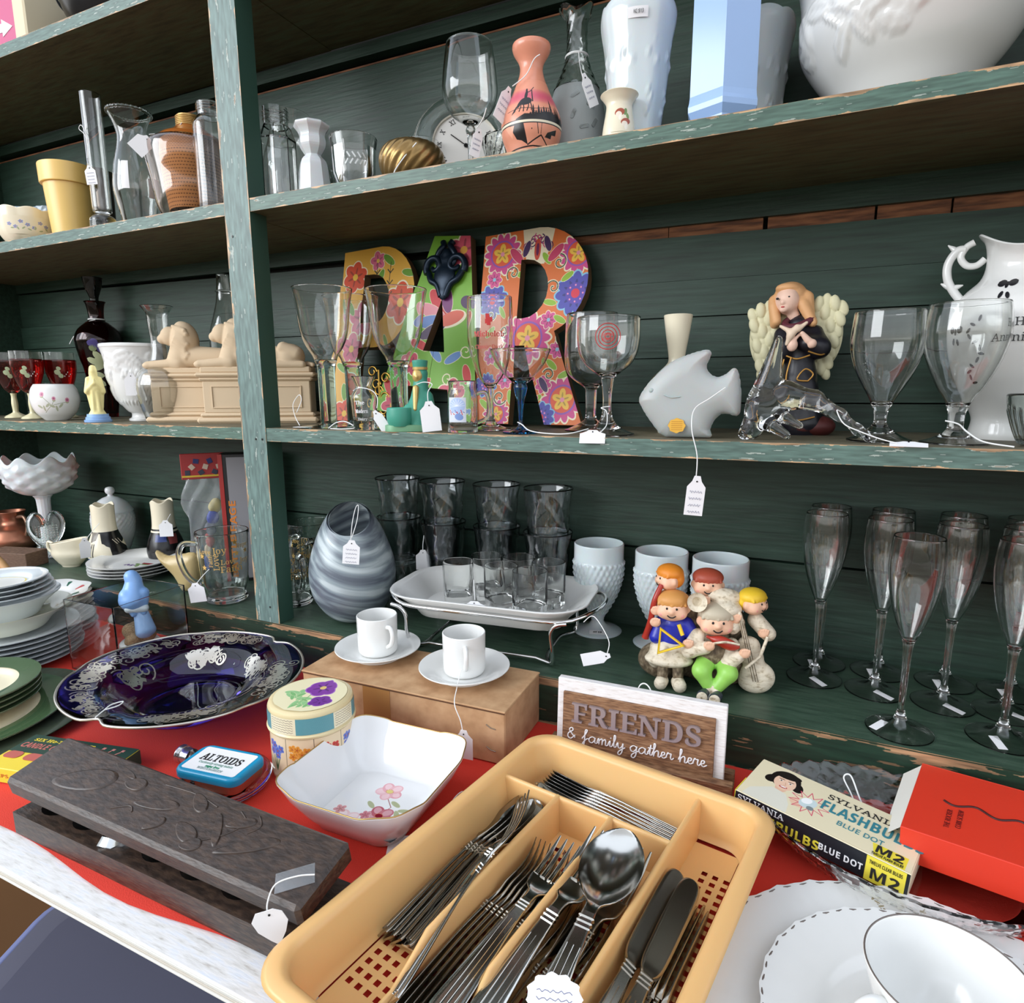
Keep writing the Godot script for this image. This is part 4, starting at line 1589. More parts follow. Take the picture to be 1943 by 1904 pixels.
func shelf_three_left() -> void:
	var y := SH3 + 0.0003
	red_goblet("red glass goblet with clear rim and cream stem, leftmost of three beside the thistle bowl", Vector3(-1.552, y, -0.80))
	red_goblet("red glass goblet with clear rim and cream stem, directly behind the thistle bowl", Vector3(-1.462, y, -0.785))
	red_goblet("red glass goblet with clear rim, tucked against the ruby decanter", Vector3(-1.452, y, -0.845))
	var b := MB.new()
	facet(b, pv([0, 0, 0.026, 0, 0.0265, 0.004, 0.029, 0.075, 0.0265, 0.075, 0.024, 0.012, 0, 0.010]), 14)
	solo("cut_tumbler", "heavy clear cut tumbler behind the red goblets at the far left", "tumbler", Vector3(-1.585, y, -0.87), b, M.thick)
	# ruby decanter
	var o := thing("ruby_decanter", "dark ruby glass decanter with a tall black stopper and painted grapes", "decanter", Vector3(-1.40, y, -0.90))
	var op := cr(pv([0.0205, 0.0, 0.0215, 0.004, 0.0325, 0.0951, 0.0390, 0.1233, 0.0440, 0.1514, 0.0450, 0.1670, 0.0375, 0.1848, 0.0230, 0.1986, 0.0152, 0.2056, 0.0150, 0.2208, 0.0175, 0.2373, 0.0205, 0.2428]), 4)
	b = MB.new()
	lathe(b, shell(op, 0.0022, 0.008), 48)
	part(o, "body", b, M.ruby)
	b = MB.new()
	lathe(b, cr(pv([0, 0.236, 0.0075, 0.238, 0.0085, 0.2468, 0.0095, 0.2537, 0.0160, 0.272, 0.0192, 0.289, 0.0185, 0.293, 0, 0.294]), 4), 10)
	part(o, "stopper", b, glass(Color(0.22, 0.2, 0.2)))
	var fa := facing(o.position)
	for q in [[0.30, 0.145, 0], [0.1, 0.15, 1], [-0.15, 0.15, 1], [-0.35, 0.14, 0], [0.35, 0.155, 1], [0.22, 0.158, 1], [-0.05, 0.142, 1]]:
		part(o, "painted_grape", petal(op, q[1], fa + q[0], 0.0075, 0.0065, 0.3, 0.0007), ceramic(c8(70, 60, 120) if q[2] else c8(120, 130, 90), 0.3))
	for q in [[0.38, 0.118, 0.5], [0.2, 0.106, -0.4], [0.05, 0.118, 0.3], [-0.2, 0.122, -0.3], [-0.35, 0.112, 0.5], [-0.45, 0.126, 0.1], [0.3, 0.09, 0.2], [0.24, 0.075, 0.6], [0.12, 0.128, 0.9], [-0.3, 0.13, -0.8]]:
		part(o, "painted_leaf", petal(op, q[1], fa + q[0], 0.013, 0.0065, q[2], 0.0008), ceramic(c8(176, 180, 140), 0.4))
	b = MB.new()
	lathe(b, pv([0.0155, 0.2052, 0.0166, 0.2065, 0.0155, 0.208]), 24)
	part(o, "string_loop", b, M.string)
	# white bowl with thistles
	o = thing("thistle_bowl", "small round white bowl painted with pink thistles", "bowl", Vector3(-1.345, y, -0.765))
	op = cr(pv([0.019, 0.0, 0.0225, 0.003, 0.0322, 0.0137, 0.0386, 0.0269, 0.0413, 0.0427, 0.0380, 0.0600, 0.0330, 0.0689]), 5)
	b = MB.new()
	lathe(b, shell(op, 0.002, 0.004), 48)
	part(o, "body", b, M.white)
	var pt := Paint.new(384, 192, c8(233, 233, 230))
	for q in [[118, 40, 20], [210, 72, 15], [310, 84, 18]]:
		pt.line(pv([q[0], q[1] + 10, 190, 120, 120, 176]), 3, c8(150, 160, 130))
		pt.ell(q[0], q[1] + 10, q[2] * 0.8, q[2] * 0.7, 0, c8(170, 176, 140))
		pt.flower(q[0], q[1] - 4, q[2], 9, 0.3, c8(206, 120, 150), c8(224, 180, 196), c8(140, 60, 110), 0.3)
	for k in 6:
		pt.leaf(90 + k * 34, 130 + 14 * sin(k * 2.0), 22, 0.5 + k, c8(182, 186, 160), c8(226, 226, 220))
	part(o, "thistle_print", patch(op, 0.012, 0.060, fa + 0.1, 2.0, 0.0004, 16, 26), tex(pt.t(), 0.2))
	# statuette
	o = thing("robed_statuette", "small cream statuette of a veiled robed woman on a blue base", "statuette", Vector3(-1.198, y, -0.752))
	b = MB.new()
	lathe(b, pv([0, 0, 0.0221, 0, 0.0225, 0.004, 0.0200, 0.0045, 0.0198, 0.009, 0.0178, 0.0095, 0.0172, 0.0145, 0, 0.0145]), 36)
	part(o, "base", b, ceramic(c8(140, 176, 222), 0.4))
	var f := look_basis(o.position)
	var prims := [[0, 0.014, 0, 0, 0.022, 0, 0.0145, 0.010], [0, 0.022, 0, 0, 0.066, 0, 0.0085, 0.0115], [0, 0.062, 0, 0, 0.084, 0, 0.0115, 0.0062], [0, 0.0925, 0.001, 0.0056, 0.0072, 0.0058], [0, 0.088, -0.002, 0, 0.098, -0.0005, 0.0068, 0.0055], [-0.009, 0.078, 0, -0.0128, 0.055, 0.004, 0.0042, 0.0045], [0.009, 0.078, 0, 0.0122, 0.055, 0.004, 0.0042, 0.0045], [-0.0115, 0.058, 0.005, -0.0015, 0.070, 0.0115, 0.0036, 0.0024], [0.0115, 0.058, 0.005, 0.0015, 0.070, 0.0115, 0.0036, 0.0024], [0, 0.074, 0.0115, 0.0022, 0.006, 0.0022], [-0.010, 0.060, 0, -0.0075, 0.028, 0.001, 0.005, 0.0035], [0.010, 0.060, 0, 0.0075, 0.028, 0.001, 0.005, 0.0035], [-0.004, 0.055, 0.008, -0.005, 0.020, 0.008, 0.002, 0.003], [0.003, 0.055, 0.009, 0.004, 0.020, 0.009, 0.002, 0.003]]
	var me := part(o, "robed_figure", blob(prims, 0.0014, 0.003), ceramic(c8(240, 226, 158), 0.45))
	me.transform.basis = f
	# planter
	o = thing("grape_planter", "white milk glass planter with grapes and vine leaves in relief", "planter", Vector3(-1.160, y, -0.815))
	var fp := facing(o.position)
	var rel := []
	for side in [0.30, 1.9, -1.4]:
		for r in 6:
			for c in 7 - r:
				rel.append([fp + side - 0.55 + (c - (6 - r) / 2.0) * 0.105, 0.088 - r * 0.0092, 0.0046, 0.0046, 0.0, 0.0030])
	for q in [[0.9, 0.11, 0.02, 0.012, 0.5], [0.5, 0.118, 0.018, 0.010, -0.4], [0.15, 0.11, 0.018, 0.010, 0.6], [-0.55, 0.115, 0.020, 0.012, 0.2], [1.2, 0.1, 0.016, 0.010, -0.7], [0.7, 0.095, 0.03, 0.002, 0.3], [0.2, 0.09, 0.03, 0.002, -0.4]]:
		rel.append([fp + q[0], q[1], q[2], q[3], q[4], 0.0022])
	for k in 36:
		rel.append([TAU * k / 36, 0.034 + 0.0012 * (k % 2), 0.003, 0.004, 0.0, 0.0016])
	b = MB.new()
	lathe(b, shell(cr(pv([0.0240, 0.0, 0.0245, 0.004, 0.0200, 0.0070, 0.0195, 0.0145, 0.0260, 0.0196, 0.0399, 0.0399, 0.0487, 0.0652, 0.0530, 0.0904, 0.0560, 0.1154, 0.0600, 0.1328, 0.0617, 0.1360, 0.0617, 0.1403]), 6), 0.003, 0.012), 180, func(a, p):
		var rr: float = p.x + (bump(a, p.y, rel, 0.055) if p.x > 0.03 and p.y > 0.02 else 0.0)
		return Vector3(rr * cos(a), p.y, rr * sin(a)))
	part(o, "body", b, M.white)
	# carafe with flared lip
	b = MB.new()
	lathe(b, shell(cr(pv([0.030, 0.0, 0.034, 0.005, 0.0391, 0.0220, 0.0455, 0.0480, 0.0465, 0.0694, 0.0395, 0.0884, 0.0234, 0.1050, 0.0170, 0.1240, 0.0150, 0.1475, 0.0168, 0.1709, 0.0185, 0.1918, 0.0235, 0.1998, 0.0269, 0.2045]), 5), 0.0017, 0.005), 64, func(a, p):
		var k := 1.0 + 0.012 * cos(a * 12.0) * (1.0 - smoothstep(0.17, 0.2, p.y))
		return Vector3(p.x * k * cos(a), p.y, p.x * k * sin(a)))
	solo("onion_carafe", "clear optic glass carafe with a flared lip beside the lion bookends", "carafe", Vector3(-1.073, y, -0.80), b, M.clear)
	lion("cream stone lion bookend whose whole mane shows, beside the clear carafe", Vector3(-1.075, y, -0.757), 28.6)
	lion("cream stone lion bookend cut across by the green post", Vector3(-0.953, y, -0.764), 28.6)
	o = thing("ringed_bottle", "clear glass bottle with a ringed neck standing behind the lions", "bottle", Vector3(-1.030, y, -0.912))
	b = MB.new()
	lathe(b, shell(cr(pv([0.030, 0.0, 0.0325, 0.004, 0.0330, 0.13, 0.0313, 0.1646, 0.0248, 0.1893, 0.0167, 0.2187, 0.0138, 0.238, 0.0132, 0.2455, 0.0112, 0.272]), 4), 0.0018, 0.005), 44)
	part(o, "body", b, M.clear)
	b = MB.new()
	lathe(b, cr(pv([0.0130, 0.2395, 0.0158, 0.2405, 0.0158, 0.2427, 0.0128, 0.2437]), 3), 36)
	part(o, "glass_ring", b, M.thick)


# ---------------------------------------------------------------- third shelf, right bay
func letter(called: String, label: String, poly: PackedVector2Array, at: Vector3, tilt: float, pt: Paint, box: Rect2) -> Node3D:
	# thick board letter leaning back against the wall, printed paper on its front
	var o := thing(called, label, "letter", at, 0.0, "papered wooden letters")
	o.transform.basis = Basis(Vector3.RIGHT, -0.205) * Basis(Vector3.BACK, tilt)
	var b := MB.new()
	extrude(b, poly, 0.0165)
	part(o, "board", b, mat(c8(112, 84, 56), 0.8))
	b = MB.new()
	extrude(b, poly, 0.0, box, false)
	var p := part(o, "printed_paper", b, tex(pt.t(), 0.45))
	p.position.z = 0.0169
	return o


func letters() -> void:
	var y := SH3 + 0.0015
	var z := -0.8835
	# P
	var pt := Paint.new(400, 720, c8(232, 176, 66))
	var cream := c8(246, 232, 200)
	for q in [[70, 120, 64], [330, 240, 84], [150, 560, 70], [70, 690, 60]]:
		pt.flower(q[0], q[1], q[2], 6, q[0] * 0.1, c8(222, 78, 40), cream, c8(240, 190, 60), 0.6)
	for q in [[130, 300, 74], [80, 420, 66], [190, 60, 40], [300, 470, 60]]:
		pt.flower(q[0], q[1], q[2], 5, q[1] * 0.2, c8(226, 110, 140), cream, c8(240, 200, 90), 0.62)
	for q in [[250, 60, 0.6], [210, 130, 2.0], [60, 250, 1.0], [360, 120, 0.2], [250, 400, 1.2], [40, 500, 0.5], [130, 470, 2.2], [60, 600, 1.4]]:
		pt.leaf(q[0], q[1], 36, q[2], c8(110, 160, 50), cream)
	for q in [[190, 70, 190, 240], [262, 70, 262, 240]]:
		pt.line(pv([q[0], q[1], q[2] - 6, q[3]]), 3, c8(90, 70, 40))
		for k in 3:
			pt.line(pv([q[0] - 14, q[1] + 30 + k * 46, q[0], q[1] + 44 + k * 46, q[0] + 14, q[1] + 30 + k * 46]), 4, c8(60, 60, 40))
	var poly := pv([0.0, 0.0, 0.0, 0.290] + arc(0.078, 0.209, 0.071, 0.085, 90, -90, 16) + [0.0465, 0.124, 0.0465, 0.166] + arc(0.066, 0.207, 0.032, 0.041, -90, 90, 10) + [0.046, 0.248, 0.046, 0.0])
	letter("letter_p", "tall letter P papered in mustard yellow with orange and pink flowers", poly, Vector3(-0.748, y, z), 0.0, pt, Rect2(0, 0, 0.15, 0.295))
	# A
	pt = Paint.new(480, 720, c8(122, 178, 54))
	for q in [[300, 60, 70], [150, 520, 46], [350, 620, 60], [90, 690, 50]]:
		pt.flower(q[0], q[1], q[2], 5, q[0] * 0.2, c8(220, 88, 110), cream, c8(236, 170, 70), 0.6)
	pt.ell(290, 330, 70, 34, -0.3, cream)
	for q in [[230, 270, 90, -2.3, 0], [210, 310, 90, -2.7, 1], [205, 345, 84, 3.0, 2], [220, 380, 80, 2.6, 3], [260, 250, 80, -1.9, 4]]:
		var c: Color = [c8(206, 56, 60), c8(232, 150, 160), c8(108, 140, 200), c8(70, 44, 80), c8(120, 50, 110)][q[4]]
		pt.leaf(q[0], q[1], q[2] * 0.75, q[3], c, cream)
	pt.ell(292, 328, 58, 26, -0.4, c8(226, 104, 80))
	pt.ell(352, 262, 30, 24, 0.5, c8(74, 44, 84))
	pt.poly(pv([376, 262, 412, 280, 372, 284]), c8(240, 170, 50))
	for q in [[250, 470, 0.8], [330, 480, -0.6], [120, 590, 0.3], [220, 600, 2.2], [290, 690, 0.6], [400, 540, 1.2], [410, 690, -0.4], [60, 620, 1.0], [180, 440, 0.4]]:
		pt.leaf(q[0], q[1], 40, q[2], [c8(214, 70, 70), c8(236, 170, 80), c8(110, 150, 206), c8(130, 60, 120)][int(q[0]) % 4], cream)
	for q in [[200, 540], [320, 560], [110, 650], [380, 450]]:
		pt.curl(q[0], q[1], 30, 1.2, 0.5, 1.0, 4, cream)
	poly = pv([-0.098, 0.0, -0.033, 0.288, 0.033, 0.288, 0.098, 0.0, 0.050, 0.0, 0.037, 0.046, 0.0003, 0.046, 0.0003, 0.104, 0.020, 0.104, 0.0, 0.188, -0.020, 0.104, -0.0003, 0.104, -0.0003, 0.046, -0.037, 0.046, -0.050, 0.0])
	var a := letter("letter_a", "tall letter A papered in bright green with a bird and flowers, tipped to one side", poly, Vector3(-0.560, y + 0.0095, z + 0.0025), -0.095, pt, Rect2(-0.1, 0, 0.2, 0.29))
	# R
	pt = Paint.new(520, 800, c8(226, 118, 56))
	pt.poly(pv([180, 0, 330, 0, 320, 60, 290, 150, 210, 150, 190, 60]), cream)
	for k in 9:
		pt.curl(255 + (k - 4) * 13, 40 + absf(k - 4) * 9, 20, 1.3, k, 1.0 if k % 2 else -1.0, 4, [c8(150, 40, 110), c8(214, 80, 130), c8(70, 36, 84)][k % 3])
	pt.ell(255, 90, 15, 44, 0, c8(210, 80, 60))
	pt.ell(255, 90, 7, 26, 0, c8(110, 30, 80))
	for q in [[90, 96, 86], [440, 120, 80], [240, 450, 104], [420, 700, 90], [120, 760, 60]]:
		pt.flower(q[0], q[1], q[2], 14, 0.0, c8(214, 76, 140), cream, c8(236, 120, 50), 0.3)
		pt.ell(q[0], q[1], q[2] * 0.66, q[2] * 0.66, 0, c8(150, 90, 180))
		pt.ell(q[0], q[1], q[2] * 0.58, q[2] * 0.58, 0, c8(234, 96, 60))
		pt.flower(q[0], q[1], q[2] * 0.5, 5, -1.57, c8(246, 196, 76), c8(234, 96, 60), c8(240, 150, 170), 0.5)
	for q in [[60, 290, 70], [440, 280, 86], [330, 770, 60], [60, 640, 50]]:
		pt.flower(q[0], q[1], q[2], 11, 0.2, c8(84, 84, 176), c8(140, 200, 224), c8(222, 60, 90), 0.4)
		pt.ell(q[0], q[1], q[2] * 0.5, q[2] * 0.5, 0, c8(100, 80, 176))
		pt.ell(q[0], q[1], q[2] * 0.22, q[2] * 0.22, 0, c8(220, 60, 80))
		for k in 8:
			pt.ell(q[0] + cos(k * 0.785) * q[2] * 0.38, q[1] + sin(k * 0.785) * q[2] * 0.38, 4, 4, 0, c8(240, 150, 190))
	for q in [[60, 200], [330, 380], [380, 500], [150, 620], [70, 520], [330, 640]]:
		pt.flower(q[0], q[1], 36, 7, 0.1, c8(222, 90, 150), cream, c8(150, 200, 220), 0.5)
	for q in [[300, 130, 0.9], [190, 190, 0.3], [400, 210, -0.6], [120, 340, 0.9], [380, 380, 0.5], [330, 310, 0.2], [360, 560, 0.7], [420, 600, -0.4], [60, 420, -0.8], [120, 560, 0.4], [60, 720, 0.7], [180, 690, 1.4], [460, 440, 0.5], [300, 700, -0.6]]:
		pt.leaf(q[0], q[1], 30, q[2], c8(150, 190, 60), cream)
	for q in [[150, 180, 32], [360, 150, 34], [340, 250, 34], [140, 420, 26], [400, 450, 30], [130, 690, 34], [350, 600, 26], [60, 350, 24]]:
		pt.curl(q[0], q[1], q[2] + 2, 1.3, q[0] * 0.1, 1.0, 9, cream)
		pt.curl(q[0], q[1], q[2], 1.3, q[0] * 0.1, 1.0, 4, c8(60, 84, 60))
	for q in [[300, 70, 1.2], [205, 84, 1.9], [330, 640, 1.0], [270, 660, 1.3]]:
		pt.leaf(q[0], q[1], 34, q[2], c8(72, 44, 92), cream)
	for q in [[340, 110, -0.8], [160, 110, 0.8], [280, 720, -0.9], [250, 600, 0.5]]:
		pt.leaf(q[0], q[1], 44, q[2], c8(206, 66, 104), cream)
	poly = pv([0.0, 0.0, 0.0, 0.290] + arc(0.090, 0.212, 0.082, 0.0825, 90, -64, 16) + [0.180, 0.0, 0.122, 0.0, 0.080, 0.118, 0.0645, 0.118, 0.0645, 0.159] + arc(0.074, 0.2035, 0.037, 0.0445, -90, 90, 10) + [0.0640, 0.248, 0.0640, 0.0])
	letter("letter_r", "tall letter R papered in orange with bright folk flowers and scrolls", poly, Vector3(-0.475, y, z), 0.0, pt, Rect2(0, 0, 0.182, 0.295))
	# iron ornament hooked on the A
	var o := thing("iron_ornament", "dark blue cast iron scroll ornament hung on the green letter A", "ornament", Vector3(-0.537, SH3 + 0.243, -0.910))
	o.transform.basis = Basis(Vector3.RIGHT, -0.205)
	var mi := mat(c8(22, 38, 54), 0.35, 0.5)
	for s in [-1.0, 1.0]:
		var b := MB.new()
		var cp := PackedVector3Array()
		var rd := []
		for i in 40:
			var t := i / 39.0
			var an := -0.6 + t * 6.6
			var r := 0.017 * (1.0 - t * 0.75)
			cp.append(Vector3(s * (0.019 + r * cos(an)), 0.004 + r * sin(an), 0.003 + 0.004 * sin(t * 3.0)))
			rd.append(0.0062 * (1.0 - 0.45 * t))
		tube(b, cp, rd, 8)
		tube(b, cr3(v3([s * 0.018, 0.018, 0.003, s * 0.012, 0.028, 0.005, s * 0.006, 0.036, 0.004, s * 0.009, 0.043, 0.002])), 0.0050, 8)
		tube(b, cr3(v3([s * 0.030, -0.006, 0.003, s * 0.024, -0.018, 0.005, s * 0.012, -0.026, 0.005, s * 0.004, -0.044, 0.004])), 0.0052, 8)
		part(o, "scroll", b, mi)
	part(o, "boss", blob([[0, -0.012, 0.005, 0.019, 0.020, 0.006], [0, 0.012, 0.004, 0.020, 0.013, 0.005], [0, -0.034, 0.004, 0.011, 0.016, 0.005], [0, 0.024, 0.004, 0.008, 0.008, 0.005]], 0.0016, 0.003), mi)


func shelf_three_right() -> void:
	var y := SH3 + 0.0003
	letters()
	# recycled glass goblets
	var bowl := [0.0140, 0.0945, 0.0160, 0.0985, 0.0190, 0.1070, 0.0265, 0.1190, 0.0325, 0.1330, 0.0362, 0.150, 0.0392, 0.1764, 0.0418, 0.193, 0.0440, 0.2033]
	var stem := [0.0140, 0.0945, 0.0128, 0.086, 0.0124, 0.050, 0.0122, 0.006]
	var foot := [0.0122, 0.006, 0.018, 0.0038, 0.034, 0.0028, 0.042, 0.0022]
	var g := stemware("tall_goblet", "tall pale aqua goblet with a thick straight stem, nearest the post", Vector3(-0.667, y, -0.768), bowl, 0.0019, stem, foot, M.clear, M.aqua, "goblet", "tall pale aqua goblets")
	dup(g, "tall_goblet", Vector3(-0.690, y, -0.858), 40, "tall pale aqua goblet standing behind and between the other two")
	dup(g, "tall_goblet", Vector3(-0.546, y - 0.0002, -0.782), 90, "tall pale aqua goblet in front of the yellow letter P, beside the green figure")
	for c in get_children():
		if str(c.name).begins_with("tall_goblet"):
			var k := 0.965 if c.position.x > -0.6 else 1.0
			c.scale = Vector3(1, k, 1)
	# milk bottle
	var o := thing("small_milk_bottle", "tiny clear milk bottle with white printing", "bottle", Vector3(-0.581, y, -0.745))
	var op := cr(pv([0.0160, 0, 0.0168, 0.003, 0.0171, 0.019, 0.0186, 0.040, 0.0180, 0.0485, 0.0118, 0.0590, 0.0130, 0.066, 0.0169, 0.0745]), 4)
	var b := MB.new()
	lathe(b, shell(op, 0.0018, 0.012), 40)
	part(o, "body", b, M.clear)
	var fa := facing(o.position)
	text_wrap(o, "lettering", "The", 0.0052, M.paper, op, 0.0385, fa + 0.35, 0.0, "Droid Serif", 700)
	text_wrap(o, "lettering", "Modern", 0.0052, M.paper, op, 0.0265, fa + 0.25, 0.018, "Droid Serif", 700)
	text_wrap(o, "lettering", "Dairy", 0.0036, M.paper, op, 0.0155, fa + 0.2, 0.0, "Droid Serif", 400)
	# seated green figure with bowl
	o = thing("green_figurine", "teal and gold figurine of a robed man beside a round bowl", "figurine", Vector3(-0.493, y, -0.752))
	o.transform.basis = look_basis(o.position)
	var teal := mat(c8(64, 150, 128), 0.45)
	part(o, "robed_body", blob([[0.002, 0.008, 0, 0.002, 0.030, 0, 0.020, 0.018], [0.002, 0.030, 0, 0.003, 0.062, 0, 0.017, 0.010], [-0.012, 0.022, 0.008, 0.012, 0.016, 0.010], [0.012, 0.046, 0.004, 0.014, 0.026, 0.006, 0.008, 0.009], [0.003, 0.060, 0, 0.004, 0.078, 0, 0.008, 0.0095]], 0.0017, 0.004), teal)
	part(o, "face", blob([[0.0, 0.075, 0.004, 0.008, 0.0105, 0.007], [-0.0035, 0.058, 0.010, -0.005, 0.030, 0.016, 0.0045, 0.003], [-0.002, 0.0735, 0.0105, 0.0018, 0.003, 0.002]], 0.0012, 0.002), mat(c8(206, 176, 108), 0.35, 0.5))
	b = MB.new()
	lathe(b, cr(pv([0.0085, 0.0815, 0.0092, 0.083, 0.0106, 0.0935, 0.0098, 0.0955, 0.004, 0.0965, 0.0, 0.0968]), 3), 28)
	var hat := part(o, "round_hat", b, teal)
	hat.position.x = 0.003
	hat = part(o, "hat_band", lathe(MB.new(), pv([0.0092, 0.083, 0.0104, 0.083, 0.0106, 0.0865, 0.0094, 0.0865]), 28), mat(c8(206, 176, 108), 0.35, 0.5))
	hat.position.x = 0.003
	b = MB.new()
	lathe(b, shell(cr(pv([0.015, 0.0, 0.0175, 0.006, 0.0185, 0.014, 0.0178, 0.024])), 0.0025, 0.012), 36)
	var bo := part(o, "bowl", b, teal)
	bo.position = Vector3(-0.026, 0.007, 0.008)
	b = MB.new()
	loops(b, [rrect(0.074, 0.036, 0.016, 0.0), rrect(0.074, 0.036, 0.016, 0.008), rrect(0.068, 0.032, 0.014, 0.009)])
	part(o, "base", b, mat(c8(112, 160, 122), 0.45, 0.1)).position = Vector3(-0.010, 0, 0.003)
	# toy mug
	o = thing("miniature_mug", "miniature clear glass mug with a blue and red print", "mug", Vector3(-0.42, y, -0.745))
	op = cr(pv([0.0190, 0, 0.0200, 0.002, 0.0198, 0.012, 0.0192, 0.050, 0.0178, 0.058, 0.0186, 0.0665]), 4)
	b = MB.new()
	lathe(b, shell(op, 0.0022, 0.010), 48, func(a, p):
		var k := 1.0 + 0.03 * absf(sin(a * 6.0)) * (1.0 - smoothstep(0.045, 0.055, p.y)) * smoothstep(0.012, 0.02, p.y)
		return Vector3(p.x * k * cos(a), p.y, p.x * k * sin(a)))
	part(o, "body", b, M.clear)
	fa = facing(o.position)
	var d := Vector3(cos(fa - PI / 2), 0, sin(fa - PI / 2))
	b = MB.new()
	tube(b, cr3(PackedVector3Array([d * 0.018 + Vector3.UP * 0.050, d * 0.030 + Vector3.UP * 0.052, d * 0.0345 + Vector3.UP * 0.040, d * 0.033 + Vector3.UP * 0.020, d * 0.019 + Vector3.UP * 0.012])), 0.0028, 10)
	part(o, "handle", b, M.clear)
	var pt := Paint.new(192, 256, c8(206, 212, 222))
	pt.ell(100, 84, 84, 78, 0, c8(170, 190, 226))
	for k in 9:
		pt.line(pv([100, 90, 100 + 80 * cos(k * 0.4 - 3.3), 90 + 70 * sin(k * 0.4 - 3.3)]), 4, c8(226, 230, 238))
	for k in 8:
		pt.line(pv([20 + k * 20, 130 + (k % 3) * 18, 34 + k * 20, 176 - (k % 2) * 20]), 8, [c8(196, 60, 70), c8(110, 130, 180)][k % 2])
	pt.ell(120, 200, 44, 34, 0.3, c8(120, 146, 200))
	part(o, "printed_badge", patch(op, 0.014, 0.046, fa + 0.4, 1.25, 0.0010, 8, 14), tex(pt.t(), 0.3))
	# gold ornament behind the goblets
	o = thing("gilt_filigree", "small gilt filigree ornament behind the aqua goblet stems", "ornament", Vector3(-0.648, y, -0.872))
	for k in 8:
		b = MB.new()
		var cp := PackedVector3Array()
		for i in 24:
			var t := i / 23.0 * TAU * 1.1
			cp.append(Vector3(0.013 * sin(k * 2.4) + 0.009 * cos(t) * (1 - i / 40.0), 0.012 + k * 0.0105 + 0.009 * sin(t) * (1 - i / 40.0), 0.002 * sin(k)))
		tube(b, cp, 0.0016, 6)
		part(o, "gilt_scroll", b, M.gold)
	b = MB.new()
	b.box(Vector3(0, 0.002, 0), Vector3(0.04, 0.004, 0.016), 0.001)
	b.box(Vector3(0, 0.045, 0), Vector3(0.003, 0.088, 0.003), 0.0008)
	part(o, "stand", b, M.gold)
	# beer glass
	o = stemware("beer_glass", "tall footed beer glass with red lettering", Vector3(-0.406, y, -0.80), [0.0045, 0.0575, 0.0100, 0.0640, 0.0178, 0.0750, 0.0248, 0.0933, 0.0293, 0.1115, 0.0312, 0.1296, 0.0309, 0.1583, 0.0303, 0.1787], 0.0015, [0.0045, 0.0575, 0.0042, 0.051, 0.0046, 0.0191, 0.0090, 0.0090], [0.0090, 0.0090, 0.016, 0.005, 0.026, 0.0022, 0.0297, 0.0018], M.clear, M.clear, "beer glass")
	op = cr(pv([0.0100, 0.0640, 0.0178, 0.0750, 0.0248, 0.0933, 0.0293, 0.1115, 0.0312, 0.1296, 0.0309, 0.1583, 0.0303, 0.1787]), 5)
	fa = facing(o.position)
	var red := mat(c8(196, 44, 44), 0.4)
	text_wrap(o, "lettering", "Michelob", 0.0070, red, op, 0.1285, fa + 0.05, 0.042, "Droid Serif", 700)
	text_wrap(o, "lettering", "Classic Dark", 0.0050, red, op, 0.1120, fa + 0.05, 0.040, "Droid Serif", 400)
	for k in 5:
		part(o, "red_crest", patch(op, 0.1395 + k * 0.0022, 0.1455 + k * 0.0022, fa + 0.05 + 0.09 * sin(k * 2.2), 0.16, 0.0004, 3, 4), red)
	# blue stemmed glass
	stemware("cocktail_glass", "small clear cocktail glass on a twisted blue stem", Vector3(-0.34, y, -0.755), [0.0070, 0.0635, 0.0113, 0.0655, 0.0230, 0.0768, 0.0324, 0.0904, 0.0387, 0.1055], 0.0012, [0.0070, 0.0635, 0.0088, 0.0585, 0.0074, 0.0512, 0.0044, 0.0392, 0.0026, 0.0218, 0.0030, 0.0114, 0.0060, 0.0064], [0.0060, 0.0064, 0.011, 0.0036, 0.018, 0.0026, 0.0235, 0.0022], M.clear, glass(c8(30, 116, 190)), "cocktail glass")
	# two round goblets
	stemware("wine_goblet", "stout clear goblet half hidden behind the glass with a red seal", Vector3(-0.268, y, -0.825), [0.0080, 0.0560, 0.0116, 0.0594, 0.0250, 0.0690, 0.0330, 0.0790, 0.0357, 0.0930, 0.0358, 0.1084, 0.0350, 0.1343, 0.0333, 0.1522], 0.0018, [0.0080, 0.0560, 0.0074, 0.0500, 0.0070, 0.0201, 0.0110, 0.0135], [0.0110, 0.0135, 0.018, 0.009, 0.03, 0.0035, 0.0350, 0.0022], M.clear, M.clear, "goblet")
	o = stemware("wine_goblet", "round clear goblet printed with a red seal, string tied round its stem", Vector3(-0.227, y, -0.762), [0.0078, 0.0690, 0.0112, 0.0722, 0.0180, 0.0770, 0.0275, 0.0849, 0.0343, 0.0961, 0.0368, 0.1060, 0.0379, 0.1199, 0.0375, 0.1396], 0.0017, [0.0078, 0.0690, 0.0072, 0.0640, 0.0061, 0.0540, 0.0052, 0.0396, 0.0066, 0.0232, 0.0120, 0.0130], [0.0120, 0.0130, 0.018, 0.0085, 0.029, 0.0035, 0.0338, 0.0020], M.clear, M.clear, "goblet")
	op = pv([0.0343, 0.0961, 0.0368, 0.1060, 0.0379, 0.1199, 0.0375, 0.1396])
	fa = facing(o.position)
	for k in 4:
		var ring := MB.new()
		var cp := PackedVector3Array()
		var r := 0.0145 - k * 0.0038
		for j in 40:
			var t := TAU * j / 40
			var h := 0.1155 + r * sin(t)
			var rr := 0.0379 - absf(h - 0.12) * 0.06 + 0.0002
			var a := fa + 0.02 - r * cos(t) / rr
			cp.append(Vector3(rr * cos(a), h, rr * sin(a)))
		tube(ring, cp, 0.0005, 5, true)
		part(o, "red_seal_ring", ring, red)
